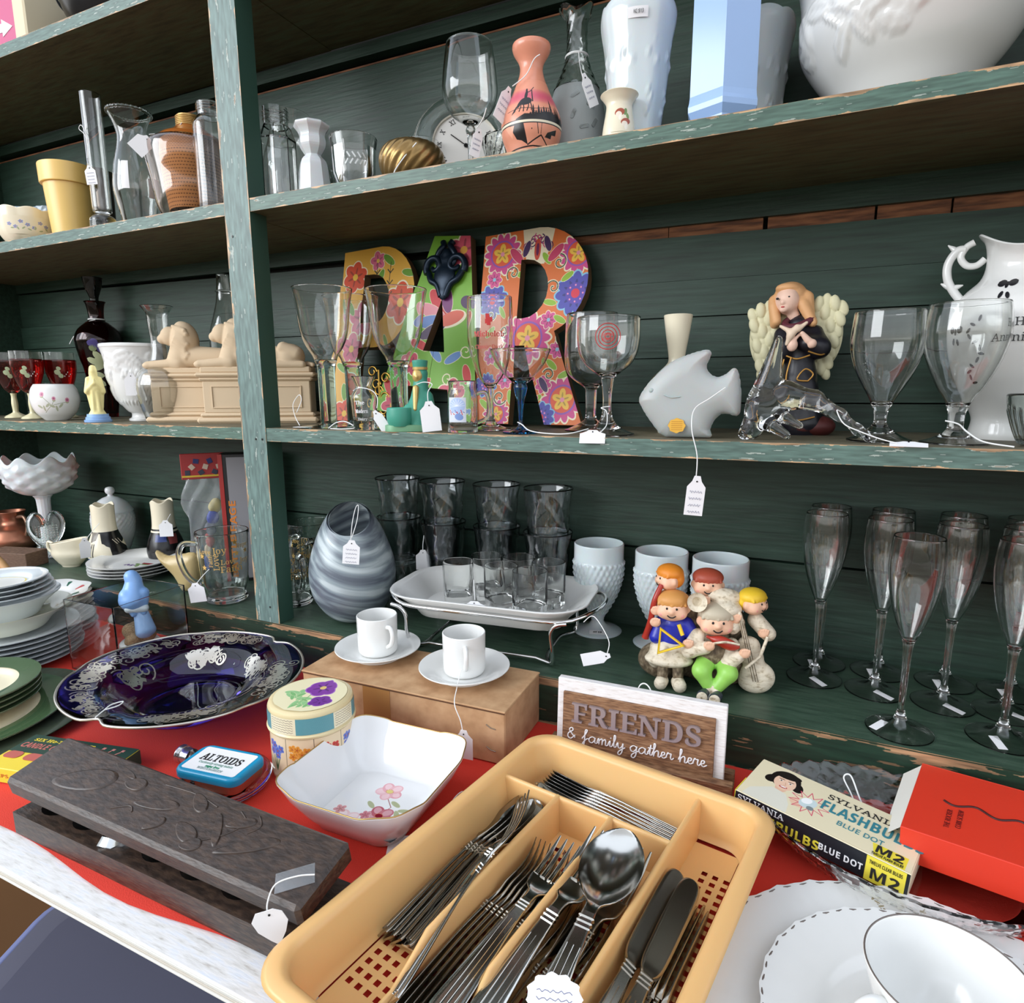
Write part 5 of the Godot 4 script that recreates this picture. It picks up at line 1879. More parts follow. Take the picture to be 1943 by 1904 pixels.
	text_wrap(o, "lettering", "GENUINE", 0.0028, red, op, 0.1175, fa + 0.02, 0.014, "Droid Serif", 700, 0.0004)
	text_wrap(o, "lettering", "QUALITY", 0.0028, red, op, 0.1125, fa + 0.02, 0.014, "Droid Serif", 700, 0.0004)
	# cream bud vase with gold
	o = thing("cream_bud_vase", "cream bud vase with a flared neck and gilt shoulder, behind the frosted fish", "vase", Vector3(-0.158, y, -0.83))
	op = cr(pv([0.020, 0.0, 0.0225, 0.0074, 0.0317, 0.0224, 0.0389, 0.0390, 0.0376, 0.0554, 0.0266, 0.0718, 0.0135, 0.0847, 0.0102, 0.0912, 0.0114, 0.1040, 0.0140, 0.1200, 0.0176, 0.1453]), 4)
	b = MB.new()
	lathe(b, shell(op, 0.0018, 0.005), 48)
	part(o, "body", b, M.cream)
	part(o, "gilt_band", patch(op, 0.045, 0.073, facing(o.position) + 0.7, 1.8, 0.0005, 10, 20), M.gold)
	# frosted fish
	o = thing("glass_fish", "frosted glass angelfish standing on edge with a gold sticker", "figurine", Vector3(-0.138, y, -0.752), 4)
	var ol := PackedVector2Array()
	for q in cr3(v3([-0.046, 0.046, 0, -0.033, 0.066, 0, -0.012, 0.085, 0, 0.007, 0.0935, 0, 0.027, 0.0985, 0, 0.0325, 0.094, 0, 0.028, 0.081, 0, 0.0315, 0.073, 0, 0.040, 0.0685, 0, 0.049, 0.0715, 0, 0.058, 0.0785, 0, 0.0632, 0.070, 0, 0.0665, 0.048, 0, 0.0660, 0.029, 0, 0.0620, 0.0255, 0, 0.0500, 0.0285, 0, 0.0405, 0.0225, 0, 0.0350, 0.010, 0, 0.0345, 0.0, 0, -0.0125, 0.0, 0, -0.0310, 0.0170, 0, -0.0430, 0.0350, 0]), 3, true):
		ol.append(Vector2(q.x, maxf(q.y, 0.0)))
	part(o, "body", puff(ol, 0.026, 0.0016, 0.022), M.fish if M.has("fish") else frosted())
	pt = Paint.new(96, 96, c8(226, 172, 62))
	for k in 5:
		pt.line(pv([20, 26 + k * 11, 76, 26 + k * 11]), 4, c8(200, 140, 40))
	b = MB.new()
	var sk := PackedVector2Array()
	for j in 48:
		var r := 0.0088 * (1.0 + 0.07 * cos(j * TAU / 6.0))
		sk.append(Vector2(r * cos(j * TAU / 48) * 1.05, r * sin(j * TAU / 48) * 0.92))
	extrude(b, sk, 0.0006, Rect2(-0.01, -0.01, 0.02, 0.02))
	part(o, "gold_sticker", b, tex(pt.t(), 0.35)).transform = Transform3D(Basis(Vector3.RIGHT, -0.04), Vector3(-0.0005, 0.0145, 0.0137))
	b = MB.new()
	tube(b, cr3(v3([-0.016, 0.049, 0.0135, -0.008, 0.046, 0.0138, 0.002, 0.047, 0.0136])), 0.0006, 6)
	part(o, "gill_line", b, frosted())
	part(o, "eye", blob([[-0.031, 0.054, 0.0105, 0.0028, 0.0028, 0.0016]], 0.0007), frosted())
	angel(Vector3(-0.006, y, -0.868))
	# glass dolphin
	o = thing("glass_dolphin", "clear blown glass dolphin balanced on its nose, string tied round its tail", "figurine", Vector3(-0.018, y, -0.752))
	o.transform.basis = look_basis(o.position)
	part(o, "body", blob([[-0.040, 0.012, 0.002, -0.030, 0.036, 0, 0.0110, 0.0175], [-0.030, 0.036, 0, -0.008, 0.048, 0, 0.0175, 0.0150], [-0.008, 0.048, 0, 0.020, 0.043, 0, 0.0150, 0.0100], [0.020, 0.043, 0, 0.046, 0.028, 0, 0.0100, 0.0058], [0.046, 0.028, 0, 0.062, 0.014, 0, 0.0058, 0.0040], [0.062, 0.014, 0, 0.078, 0.0035, 0.006, 0.0040, 0.0030], [0.064, 0.012, 0, 0.072, 0.0035, 0.014, 0.0040, 0.0026], [-0.031, 0.050, 0, -0.0195, 0.108, 0, 0.0130, 0.0030], [-0.022, 0.060, 0, -0.018, 0.105, 0, 0.0100, 0.0030], [-0.048, 0.006, 0.002, -0.040, 0.014, 0.002, 0.0058, 0.0100], [-0.026, 0.020, 0.012, -0.004, 0.007, 0.022, 0.0080, 0.0042], [-0.012, 0.028, 0.010, 0.008, 0.017, 0.017, 0.0070, 0.0034]], 0.0015, 0.006), M.clear)
	# water goblets
	stemware("water_goblet", "tulip shaped clear water goblet beside the angel figurine", Vector3(0.0665, y, -0.775), [0.0072, 0.0330, 0.0118, 0.0433, 0.0159, 0.0508, 0.0202, 0.0584, 0.0261, 0.0704, 0.0314, 0.0853, 0.0341, 0.1002, 0.0338, 0.1149, 0.0323, 0.1323], 0.0017, [0.0072, 0.0330, 0.0065, 0.0300, 0.0061, 0.0204, 0.0098, 0.0145], [0.0098, 0.0145, 0.018, 0.008, 0.028, 0.003, 0.0305, 0.0022], M.clear, M.clear, "goblet", "tulip shaped water goblets")
	stemware("water_goblet", "larger tulip shaped water goblet in front of the white pitcher", Vector3(0.132, y, -0.768), [0.0082, 0.0330, 0.0114, 0.0421, 0.0146, 0.0479, 0.0194, 0.0551, 0.0264, 0.0693, 0.0319, 0.0834, 0.0364, 0.1031, 0.0362, 0.1184, 0.0337, 0.1357], 0.0017, [0.0082, 0.0330, 0.0074, 0.0300, 0.0070, 0.0160, 0.0110, 0.0105], [0.0110, 0.0105, 0.018, 0.006, 0.026, 0.003, 0.0300, 0.0020], M.clear, M.clear, "goblet", "tulip shaped water goblets")
	pitcher(Vector3(0.192, y, -0.862))
	b = MB.new()
	lathe(b, shell(cr(pv([0.0170, 0.0, 0.0200, 0.003, 0.0245, 0.0136, 0.0288, 0.0274, 0.0322, 0.0412, 0.0330, 0.0480]), 5), 0.0035, 0.007), 120, func(a, p):
		var k := 1.0 + 0.045 * absf(sin(a * 13.0)) * (1.0 - smoothstep(0.032, 0.04, p.y))
		return Vector3(p.x * k * cos(a), p.y, p.x * k * sin(a)))
	solo("cut_glass_bowl", "small fluted clear glass bowl at the right end of the middle shelf", "bowl", Vector3(0.2035, y, -0.765), b, M.thick)


func frosted() -> StandardMaterial3D:
	if not M.has("fish"):
		var m := mat(c8(178, 182, 180), 0.4)
		m.subsurf_scatter_enabled = true
		m.subsurf_scatter_strength = 0.5
		M.fish = m
	return M.fish


func angel(at: Vector3) -> void:
	var o := thing("angel_figurine", "winged girl angel figurine in a black gold-trimmed robe holding a dove", "figurine", at)
	o.transform.basis = look_basis(at)
	var robe := mat(c8(26, 25, 34), 0.4)
	part(o, "robe", blob([[-0.006, 0.012, 0, -0.010, 0.070, 0, 0.030, 0.018], [-0.010, 0.070, 0, -0.014, 0.110, 0, 0.018, 0.017], [-0.014, 0.118, 0, -0.014, 0.130, 0, 0.020, 0.013], [-0.033, 0.120, 0.002, -0.032, 0.098, 0.012, 0.009, 0.011], [-0.032, 0.098, 0.012, -0.024, 0.108, 0.020, 0.010, 0.008], [0.004, 0.121, 0.002, 0.009, 0.103, 0.010, 0.009, 0.012], [0.009, 0.103, 0.010, -0.004, 0.108, 0.020, 0.012, 0.009], [-0.016, 0.060, 0.012, -0.024, 0.014, 0.020, 0.006, 0.010], [0.002, 0.060, 0.012, 0.006, 0.014, 0.020, 0.006, 0.010]], 0.0021, 0.006), robe)
	part(o, "face", blob([[-0.029, 0.160, 0.004, 0.0140, 0.0165, 0.0140], [-0.021, 0.142, 0, -0.026, 0.152, 0.002, 0.007, 0.007], [-0.034, 0.1565, 0.0172, 0.0022, 0.0024, 0.0022], [-0.0325, 0.149, 0.014, 0.005, 0.004, 0.004]], 0.0014, 0.003), M.skin)
	var hair := mat(c8(222, 168, 116), 0.55)
	var hp := [[-0.0265, 0.166, -0.004, 0.0185, 0.0165, 0.0165], [-0.030, 0.1745, 0.004, 0.0135, 0.006, 0.011]]
	for k in 7:
		var t := k / 6.0
		hp.append([-0.010 + 0.004 * sin(k), 0.166 - t * 0.012, -0.002 + t * 0.008, -0.0035 + 0.004 * t, 0.136 - t * 0.004, 0.0 + t * 0.010, 0.0055, 0.0045])
		hp.append([-0.0445 - 0.001 * sin(k), 0.163 - t * 0.010, -0.002 + t * 0.006, -0.0425 + 0.003 * t, 0.132 + t * 0.004, 0.002 + t * 0.008, 0.0048, 0.0042])
	part(o, "hair", blob(hp, 0.0017, 0.003), hair)
	for q in [[-0.0400, 0.1610], [-0.0275, 0.1625]]:
		part(o, "eye", blob([[q[0], q[1], 0.0168, 0.0019, 0.0015, 0.0012]], 0.0006), M.ink)
	part(o, "mouth", blob([[-0.0335, 0.1512, 0.0178, 0.0024, 0.0011, 0.0010]], 0.0006), mat(c8(196, 86, 84), 0.5))
	b_ring(o, "collar", v3([-0.030, 0.133, 0.006, -0.026, 0.128, 0.014, -0.014, 0.129, 0.016, -0.001, 0.136, 0.010, -0.004, 0.140, -0.004, -0.022, 0.140, -0.006]), 0.0042, mat(c8(92, 36, 48), 0.6))
	part(o, "hand", blob([[-0.020, 0.106, 0.026, 0.0062, 0.0075, 0.0055], [-0.018, 0.112, 0.028, -0.012, 0.119, 0.026, 0.0022, 0.0016], [-0.021, 0.112, 0.029, -0.019, 0.121, 0.028, 0.0020, 0.0016], [-0.0035, 0.111, 0.027, -0.010, 0.119, 0.029, 0.0042, 0.0026], [0.001, 0.107, 0.026, 0.0055, 0.0055, 0.005]], 0.0012, 0.002), M.skin)
	part(o, "dove", blob([[-0.022, 0.118, 0.030, -0.016, 0.126, 0.030, 0.0048, 0.0035], [-0.024, 0.122, 0.030, -0.034, 0.128, 0.028, 0.0030, 0.0018], [-0.014, 0.124, 0.030, -0.006, 0.131, 0.028, 0.0032, 0.0018], [-0.0235, 0.114, 0.030, -0.026, 0.107, 0.029, 0.0034, 0.0020]], 0.0011, 0.003), mat(c8(232, 206, 180), 0.5))
	var trim := mat(c8(190, 140, 66), 0.4, 0.4)
	for q in [v3([-0.026, 0.094, 0.021, -0.014, 0.090, 0.023, 0.000, 0.094, 0.021]), v3([-0.020, 0.092, 0.024, -0.024, 0.070, 0.027, -0.022, 0.048, 0.029, -0.012, 0.032, 0.031]), v3([-0.028, 0.090, 0.020, -0.032, 0.066, 0.022, -0.034, 0.044, 0.024]), v3([0.000, 0.064, 0.022, -0.012, 0.066, 0.024, -0.004, 0.078, 0.022, 0.005, 0.072, 0.021, 0.000, 0.064, 0.022]), v3([-0.002, 0.098, 0.030, 0.012, 0.094, 0.022, 0.020, 0.100, 0.010]), v3([-0.030, 0.024, 0.030, -0.010, 0.018, 0.034, 0.010, 0.022, 0.030])]:
		var b := MB.new()
		tube(b, cr3(q), 0.0010, 5)
		part(o, "gold_trim", b, trim)
	var wing := mat(c8(222, 216, 178), 0.6)
	for s in [-1.0, 1.0]:
		var wp := []
		var ax := -0.046 if s < 0 else 0.010
		var ay := 0.116
		var w := 0.030 if s < 0 else 0.029
		for r in 7:
			for c in 5:
				var t := r / 6.0
				var u := (c - 2.0) / 2.0
				var cx: float = ax + s * (0.004 - 0.006 * t) + u * w * 0.62 * (1.0 - 0.45 * t)
				var cy := ay + 0.032 - r * 0.0125 + 0.006 * cos(u * 2.0) + (0.004 if s > 0 else 0.0)
				wp.append([cx, cy, -0.0095 + 0.0024 * ((c + r) % 2) - 0.0006 * r, w * 0.2, 0.0098, 0.0042, s * u * 0.35])
		wp.append([ax, ay + 0.004, -0.014, w * 0.86, 0.044, 0.0032])
		part(o, "wing", blob(wp, 0.0013, 0.0004), wing)
	part(o, "base", blob([[-0.004, 0.008, 0.004, 0.032, 0.012, 0.026], [0.014, 0.010, 0.008, 0.020, 0.013, 0.020]], 0.0022), mat(c8(84, 32, 30), 0.5))


func b_ring(o: Node, called: String, pts: PackedVector3Array, r: float, m: Material) -> void:
	var b := MB.new()
	tube(b, cr3(pts, 6, true), r, 8, true)
	part(o, called, b, m)


func pitcher(at: Vector3) -> void:
	var o := thing("white_pitcher", "tall white china pitcher with a scrolled handle and black bows", "pitcher", at)
	o.transform.basis = look_basis(at)
	var op := cr(pv([0.0310, 0.0, 0.0320, 0.006, 0.0300, 0.020, 0.0340, 0.032, 0.0420, 0.047, 0.0540, 0.071, 0.0620, 0.104, 0.0618, 0.128, 0.0510, 0.153, 0.0370, 0.168, 0.0325, 0.182, 0.0350, 0.197, 0.0420, 0.2060]), 4)
	var b := MB.new()
	lathe(b, shell(op, 0.003, 0.01), 64, func(a, p):
		var k := smoothstep(0.17, 0.206, p.y)
		var lip := k * 0.3 * maxf(0.0, cos(a))
		return Vector3(p.x * (1.0 + lip) * cos(a), p.y + k * 0.010 * cos(a * 2.0), p.x * sin(a)))
	part(o, "body", b, M.white)
	b = MB.new()
	var hp := cr3(v3([-0.034, 0.192, 0.0, -0.041, 0.186, 0.0, -0.050, 0.187, 0.0, -0.056, 0.196, 0.0, -0.052, 0.206, 0.0, -0.045, 0.2105, 0.0]), 6)
	tube(b, hp, 0.0036, 10)
	tube(b, cr3(v3([-0.052, 0.204, 0.0, -0.060, 0.203, 0.0, -0.067, 0.190, 0.0, -0.066, 0.174, 0.0, -0.059, 0.160, 0.0, -0.050, 0.148, 0.0]), 6), 0.0044, 10)
	for q in [[-0.060, 0.203, -0.069, 0.2105], [-0.064, 0.166, -0.072, 0.170], [-0.060, 0.164, -0.051, 0.1665]]:
		tube(b, PackedVector3Array([Vector3(q[0], q[1], 0), Vector3((q[0] + q[2]) / 2, (q[1] + q[3]) / 2, 0), Vector3(q[2], q[3], 0)]), [0.0038, 0.0026, 0.0006], 8)
	part(o, "handle", b, M.white)
	var pk := mat(c8(34, 34, 38), 0.25)
	for q in [[PI / 2 + 0.25, 0.156], [PI / 2 + 0.95, 0.112], [PI / 2 - 0.55, 0.150]]:
		for l in [[0.10, 0.004, 0.16], [-0.10, 0.004, 0.16], [0.05, -0.008, 0.07], [-0.06, -0.009, 0.07], [0.0, 0.002, 0.06]]:
			part(o, "black_bow", petal(op, q[1] + l[1], q[0] + l[0], l[2] * 0.026, 0.0036, l[0] * 5.0, 0.0006), pk)
	for q in [["Happy", 0.120], ["Anniversary", 0.105]]:
		text_wrap(o, "lettering", q[0], 0.008, pk, op, q[1], PI / 2 - 0.25, 0.0, "Droid Serif", 400, 0.0006)
	for k in 12:
		part(o, "printed_sprig", petal(op, 0.060 + 0.006 * k, PI / 2 + 0.55 + 0.12 * sin(k * 0.9), 0.0034, 0.0014, k * 1.3, 0.0006), pk)


# ---------------------------------------------------------------- bottom shelf
func plate_profile(r: float, h: float, t := 0.0028) -> PackedVector2Array:
	# a shallow plate: well, shoulder and rim
	return cr(pv([0, 0.0008, r * 0.50, 0.0008, r * 0.52, 0.0, r * 0.56, 0.0, r * 0.60, 0.0024, r * 0.72, h * 0.45, r * 0.985, h - t * 0.7, r, h - t * 0.3, r * 0.992, h, r * 0.72, h * 0.45 + t, r * 0.60, t + 0.0012, r * 0.4, t, 0, t]), 3)


func mug(called: String, label: String, at: Vector3, turn: float, k: float) -> Node3D:
	var o := thing(called, label, "mug", at, turn, "clear glass mugs printed in gold")
	var op := cr(pv([0.0300, 0.0, 0.0345, 0.002, 0.0350, 0.0075, 0.0318, 0.0130, 0.0340, 0.0220, 0.0380, 0.0330, 0.0405, 0.0540, 0.0425, 0.0911, 0.0448, 0.1260]), 4)
	for i in op.size():
		op[i] *= k
	var b := MB.new()
	lathe(b, shell(op, 0.0026 * k, 0.014 * k), 56)
	part(o, "body", b, M.thick)
	b = MB.new()
	tube(b, cr3(v3([-0.0415 * k, 0.106 * k, 0, -0.062 * k, 0.108 * k, 0, -0.070 * k, 0.090 * k, 0, -0.064 * k, 0.060 * k, 0, -0.052 * k, 0.040 * k, 0, -0.039 * k, 0.036 * k, 0]), 7), 0.0052 * k, 12)
	part(o, "handle", b, M.thick)
	var gp := mat(c8(214, 172, 96), 0.4)
	var fa := facing(at) + deg_to_rad(turn)
	for q in [["Love", 0.098, 0.75, 0.0075], ["Joy", 0.100, 0.15, 0.0105], ["Faith", 0.066, -0.28, 0.0110], ["Love", 0.079, -0.18, 0.0085], ["Hope", 0.105, -0.75, 0.0075], ["Joy", 0.078, -0.85, 0.0090]]:
		text_wrap(o, "gold_lettering", q[0], q[3] * k, gp, op, q[1] * k, fa + q[2], 0.0, "Droid Serif", 400, 0.0004)
	text_wrap(o, "gold_lettering", "Faith", 0.0065 * k, gp, op, 0.082 * k, fa + 0.52, 0.0, "Droid Serif", 400, 0.0004, true)
	text_wrap(o, "gold_lettering", "Love", 0.0095 * k, gp, op, 0.080 * k, fa + 0.30, 0.0, "Droid Serif", 400, 0.0004, true)
	for q in [[0.9, 0.090], [0.82, 0.070], [-0.5, 0.092], [-0.45, 0.112], [-0.95, 0.094]]:
		var st := MB.new()
		var sp := PackedVector2Array()
		for j in 10:
			var r := (0.0055 if j % 2 == 0 else 0.0023) * k
			sp.append(Vector2(r * sin(TAU * j / 10), r * cos(TAU * j / 10)))
		extrude(st, sp, 0.0003)
		var rr := 0.0425 * k
		var a: float = fa + q[0]
		part(o, "gold_star", st, gp).transform = Transform3D(Basis(Vector3.UP, PI / 2 - a), Vector3(rr * cos(a), q[1] * k, rr * sin(a)))
	return o


func two_tone_vase(label: String, at: Vector3, hh: float, kind: int) -> void:
	var o := thing("pueblo_vase", label, "vase", at)
	var s := hh / 0.145
	var op := cr(pv([0.0280, 0.0, 0.0300, 0.006, 0.0352, 0.0266, 0.0358, 0.0411, 0.0310, 0.0600, 0.0240, 0.0795, 0.0218, 0.100, 0.0217, 0.1300, 0.0222, 0.1420]), 4)
	for i in op.size():
		op[i].y *= s
	var b := MB.new()
	lathe(b, shell(op, 0.003, 0.006), 60, func(a, p):
		var k := smoothstep(hh * 0.88, hh * 0.99, p.y)
		return Vector3(p.x * cos(a), p.y - k * 0.006 * (0.5 - 0.5 * cos(a * 4.0)), p.x * sin(a)))
	part(o, "body", b, M.cream)
	var bk := c8(18, 17, 18)
	var pt := Paint.new(384, 256, M.cream.albedo_color)
	if kind == 0:
		pt.poly(pv([0, 0, 384, 0, 384, 10, 0, 10]), bk)
		pt.poly(pv([40, 0, 130, 0, 110, 60, 60, 80]), c8(120, 112, 100))
		pt.poly(pv([140, 0, 384, 0, 384, 70, 230, 130, 160, 90]), bk)
		for k in 3:
			pt.line(pv([60 + k * 20, 90, 50 + k * 20, 190]), 7, bk)
			pt.line(pv([240 + k * 26, 60, 330 + k * 16, 180]), 4, M.cream.albedo_color)
		pt.poly(pv([210, 120, 300, 90, 384, 150, 384, 200, 220, 190]), bk)
		pt.ell(150, 140, 46, 56, 0, M.cream.albedo_color)
		pt.poly(pv([0, 206, 384, 206, 384, 256, 0, 256]), c8(60, 92, 160))
	else:
		pt.poly(pv([0, 0, 384, 0, 384, 12, 0, 12]), bk)
		pt.poly(pv([0, 26, 384, 26, 384, 256, 0, 256]), bk)
		pt.poly(pv([110, 40, 200, 40, 200, 90, 110, 90]), c8(40, 60, 120))
		pt.poly(pv([210, 40, 300, 40, 280, 110, 220, 110]), c8(130, 60, 60))
	part(o, "painted_pattern", patch(op, 0.012, 0.083 * s, facing(at), 3.1, 0.0005, 18, 30), tex(pt.t(), 0.25))


func shelf_four_left() -> void:
	var y := SH4 + 0.0003
	var o: Node3D
	var b: MB
	# compote
	o = thing("milk_glass_compote", "large white milk glass compote with a scalloped bowl on a tall stem", "compote", Vector3(-1.562, y, -0.835))
	b = MB.new()
	lathe(b, shell(cr(pv([0.0150, 0.137, 0.0378, 0.1441, 0.0549, 0.1564, 0.0650, 0.1717, 0.0712, 0.1960, 0.0706, 0.2200]), 6), 0.003, 0.142), 128, func(a, p):
		var k := smoothstep(0.2, 0.222, p.y)
		var dia := absf(fmod(a * 9.0 / PI + p.y * 75.0 + 100.0, 2.0) - 1.0) * absf(fmod(a * 9.0 / PI - p.y * 75.0 + 100.0, 2.0) - 1.0)
		var r: float = p.x + 0.0060 * dia * smoothstep(0.146, 0.16, p.y) * (1.0 - k)
		return Vector3(r * cos(a), p.y + k * 0.008 * sin(a * 8.0), r * sin(a)))
	part(o, "bowl", b, M.milk)
	b = MB.new()
	facet(b, cr(pv([0, 0, 0.042, 0.0, 0.043, 0.004, 0.026, 0.016, 0.0150, 0.030, 0.0128, 0.07, 0.0131, 0.1037, 0.0145, 0.130, 0.0185, 0.138, 0, 0.139]), 3), 14)
	part(o, "stem", b, M.milk)
	# crystal heart frame
	o = thing("crystal_heart", "heart shaped cut crystal dish standing on edge below the white compote", "dish", Vector3(-1.506, y, -0.803))
	o.transform.basis = look_basis(o.position) * Basis(Vector3.RIGHT, -0.12)
	var hp := PackedVector2Array()
	for j in 44:
		var t := TAU * j / 44.0
		hp.append(Vector2(0.0021 * 16.0 * pow(sin(t), 3.0) * 1.05, 0.052 + 0.0036 * (13.0 * cos(t) - 5.0 * cos(2 * t) - 2.0 * cos(3 * t) - cos(4 * t)) * 1.05))
	var lo := 1.0
	for p in hp:
		lo = minf(lo, p.y)
	for j in hp.size():
		hp[j].y -= lo
	part(o, "rim", puff(hp, 0.020, 0.0020, 0.012), M.thick)
	b = MB.new()
	for i in 9:
		for j in 7:
			b.box(Vector3(-0.018 + j * 0.006, 0.034 + i * 0.0054, 0.0105), Vector3(0.0042, 0.0040, 0.0016), 0.0007)
	part(o, "diamond_cut_panel", b, M.thick).set_meta("kind", "stuff")
	# copper jug
	o = thing("copper_jug", "dented copper jug at the left end of the bottom shelf", "jug", Vector3(-1.700, y, -0.835))
	b = MB.new()
	lathe(b, shell(cr(pv([0.038, 0.0, 0.052, 0.012, 0.056, 0.028, 0.046, 0.048, 0.026, 0.060, 0.023, 0.074, 0.030, 0.090]), 5), 0.002, 0.004), 48)
	part(o, "body", b, mat(c8(168, 112, 88), 0.35, 0.8))
	b = MB.new()
	tube(b, cr3(v3([0.026, 0.078, 0.0, 0.052, 0.08, 0.0, 0.062, 0.060, 0.0, 0.052, 0.036, 0.0])), 0.004, 8)
	part(o, "handle", b, mat(c8(150, 120, 100), 0.4, 0.8))
	# wood block
	b = MB.new()
	b.box(Vector3(0, 0.016, 0), Vector3(0.11, 0.032, 0.052), 0.001)
	var wb := wood([[0.0, c8(84, 62, 48)], [1.0, c8(136, 106, 84)]], Vector3(9, 60, 9), 0.7, 44, 0.03)
	solo("wood_block", "dark stained block of wood lying at the front left of the bottom shelf", "block", Vector3(-1.535, y, -0.752), b, wb, "", 14)
	# gravy boat
	o = thing("gravy_boat", "cream china gravy boat on the bottom shelf behind the basket handle", "gravy boat", Vector3(-1.418, y, -0.795), 12)
	b = MB.new()
	lathe(b, shell(cr(pv([0.0165, 0.0, 0.0180, 0.003, 0.0240, 0.010, 0.0340, 0.026, 0.0330, 0.040, 0.0350, 0.055]), 5), 0.002, 0.006), 56, func(a, p):
		var k := 1.0 + 0.30 * maxf(0.0, cos(a)) + 0.12 * maxf(0.0, -cos(a))
		return Vector3(p.x * k * cos(a), p.y + smoothstep(0.03, 0.056, p.y) * (0.007 * cos(a)), p.x * 0.82 * sin(a)))
	part(o, "body", b, M.cream)
	b = MB.new()
	tube(b, cr3(v3([-0.036, 0.044, 0.0, -0.052, 0.050, 0.0, -0.054, 0.034, 0.0, -0.034, 0.020, 0.0])), 0.003, 8)
	part(o, "handle", b, M.cream)
	# ginger jar
	o = thing("lidded_jar", "round white milk glass jar with a knobbed lid, behind the patterned vase", "jar", Vector3(-1.405, y, -0.888))
	b = MB.new()
	lathe(b, cr(pv([0, 0, 0.023, 0.0, 0.0235, 0.006, 0.0300, 0.022, 0.0400, 0.050, 0.0436, 0.078, 0.0432, 0.092, 0.0405, 0.104]), 5), 80, func(a, p):
		var r: float = p.x + (0.0008 * sin(a * 24.0) * sin(p.y * 500.0) if p.y > 0.02 else 0.0)
		return Vector3(r * cos(a), p.y, r * sin(a)))
	part(o, "body", b, M.milk)
	b = MB.new()
	lathe(b, cr(pv([0.0425, 0.103, 0.0415, 0.106, 0.0376, 0.1125, 0.0293, 0.1247, 0.0172, 0.1339, 0.0070, 0.138, 0.0052, 0.1420, 0.0085, 0.1455, 0.0098, 0.1510, 0.0075, 0.1570, 0, 0.1592]), 4), 44)
	part(o, "lid", b, M.milk)
	two_tone_vase("cream pottery vase with a black geometric band and blue foot", Vector3(-1.332, y, -0.822), 0.140, 0)
	two_tone_vase("cream pottery vase with a plain black lower half, nearer the post", Vector3(-1.228, y, -0.882), 0.146, 1)
	# stack of four plates
	var pp := plate_profile(0.0835, 0.016)
	b = MB.new()
	lathe(b, pp, 60)
	var names := ["bottom", "second from bottom", "third from bottom", "top"]
	for k in 4:
		var at := Vector3(-1.225 - 0.001 * (k % 2), y + 0.0062 * k, -0.8105)
		o = thing("flowered_plate", "white plate, %s of the stack of four beside the pottery vases" % names[k] if k < 3 else "white plate painted with purple grapes, top of the stack of four", "plate", at, 0.0, "stacked white plates on the bottom shelf")
		part(o, "plate_body", b, M.white)
		if k == 3:
			var pt := Paint.new(256, 256, c8(233, 233, 230))
			for q in [[130, 150], [118, 162], [140, 164], [104, 154], [152, 150], [96, 166]]:
				pt.ell(q[0], q[1], 9, 9, 0, c8(112, 88, 140))
			for q in [[150, 130, 0.3], [170, 150, 0.8], [190, 120, -0.2]]:
				pt.leaf(q[0], q[1], 24, q[2], c8(120, 150, 90), c8(206, 216, 196))
			pt.poly(pv([150, 96, 220, 84, 214, 112, 156, 116]), c8(150, 50, 60))
			var q2 := MB.new()
			q2.grid(disc_rows(0.048, 0.0034))
			part(o, "painted_fruit", q2, tex(pt.t(), 0.2))
	# boat shaped vase
	o = thing("boat_vase", "tan pottery boat shaped vase lying against the glass mug", "vase", Vector3(-1.045, y, -0.772), 22)
	var ol := PackedVector2Array()
	for q in cr3(v3([-0.040, 0.078, 0, -0.020, 0.068, 0, 0.004, 0.070, 0, 0.030, 0.074, 0, 0.040, 0.060, 0, 0.036, 0.020, 0, 0.026, 0.0, 0, 0.006, 0.0, 0, -0.010, 0.030, 0, -0.034, 0.058, 0]), 4, true):
		ol.append(Vector2(q.x, maxf(q.y, 0.0)))
	part(o, "body", puff(ol, 0.030, 0.0022, 0.02), ceramic(c8(200, 176, 124), 0.35))
	# toy box with a plastic bag in front
	o = thing("toy_game_box", "black and red boxed game, its printed side half hidden by the post", "box", Vector3(-1.000, y, -0.885), 35)
	b = MB.new()
	b.box(Vector3(0.02, 0.125, 0.0), Vector3(0.10, 0.25, 0.045), 0.001)
	part(o, "carton", b, mat(c8(24, 22, 24), 0.4))
	b = MB.new()
	b.box(Vector3(0.026, 0.125, 0.0229), Vector3(0.082, 0.238, 0.0008), 0.0002)
	part(o, "grey_panel", b, mat(c8(140, 138, 142), 0.45))
	b = MB.new()
	b.box(Vector3(-0.026, 0.125, 0.0231), Vector3(0.008, 0.25, 0.0012), 0.0003)
	part(o, "red_edge", b, mat(c8(170, 44, 40), 0.4))
	text(o, "lettering", "BATTLE RAGE", 0.012, mat(c8(226, 130, 40), 0.5), Vector3(-0.010, 0.085, 0.0236), Basis(Vector3.BACK, PI / 2), "Droid Sans", 700, 0.15)
	o = thing("toy_bag", "crumpled clear bag of toys with a red card top, against the boxed game", "bag", Vector3(-1.068, y, -0.862), 50)
	b = MB.new()
	var rows := []
	for i in 14:
		var row := PackedVector3Array()
		var h := 0.20 * i / 13.0
		for j in 24:
			var a := TAU * j / 24.0
			var w := 0.036 + 0.006 * sin(h * 50.0)
			row.append(Vector3(w * cos(a) + 0.003 * sin(a * 5.0 + h * 90.0), h, (0.014 * (1.0 - h * 3.2) + 0.004) * sin(a) + 0.002 * sin(a * 7.0 + h * 120.0)))
		rows.append(row)
	b.grid(rows, true)
	var film := mat(Color(0.9, 0.92, 0.94, 0.16), 0.12)
	film.transparency = BaseMaterial3D.TRANSPARENCY_ALPHA
	part(o, "clear_film", b, film)
	b = MB.new()
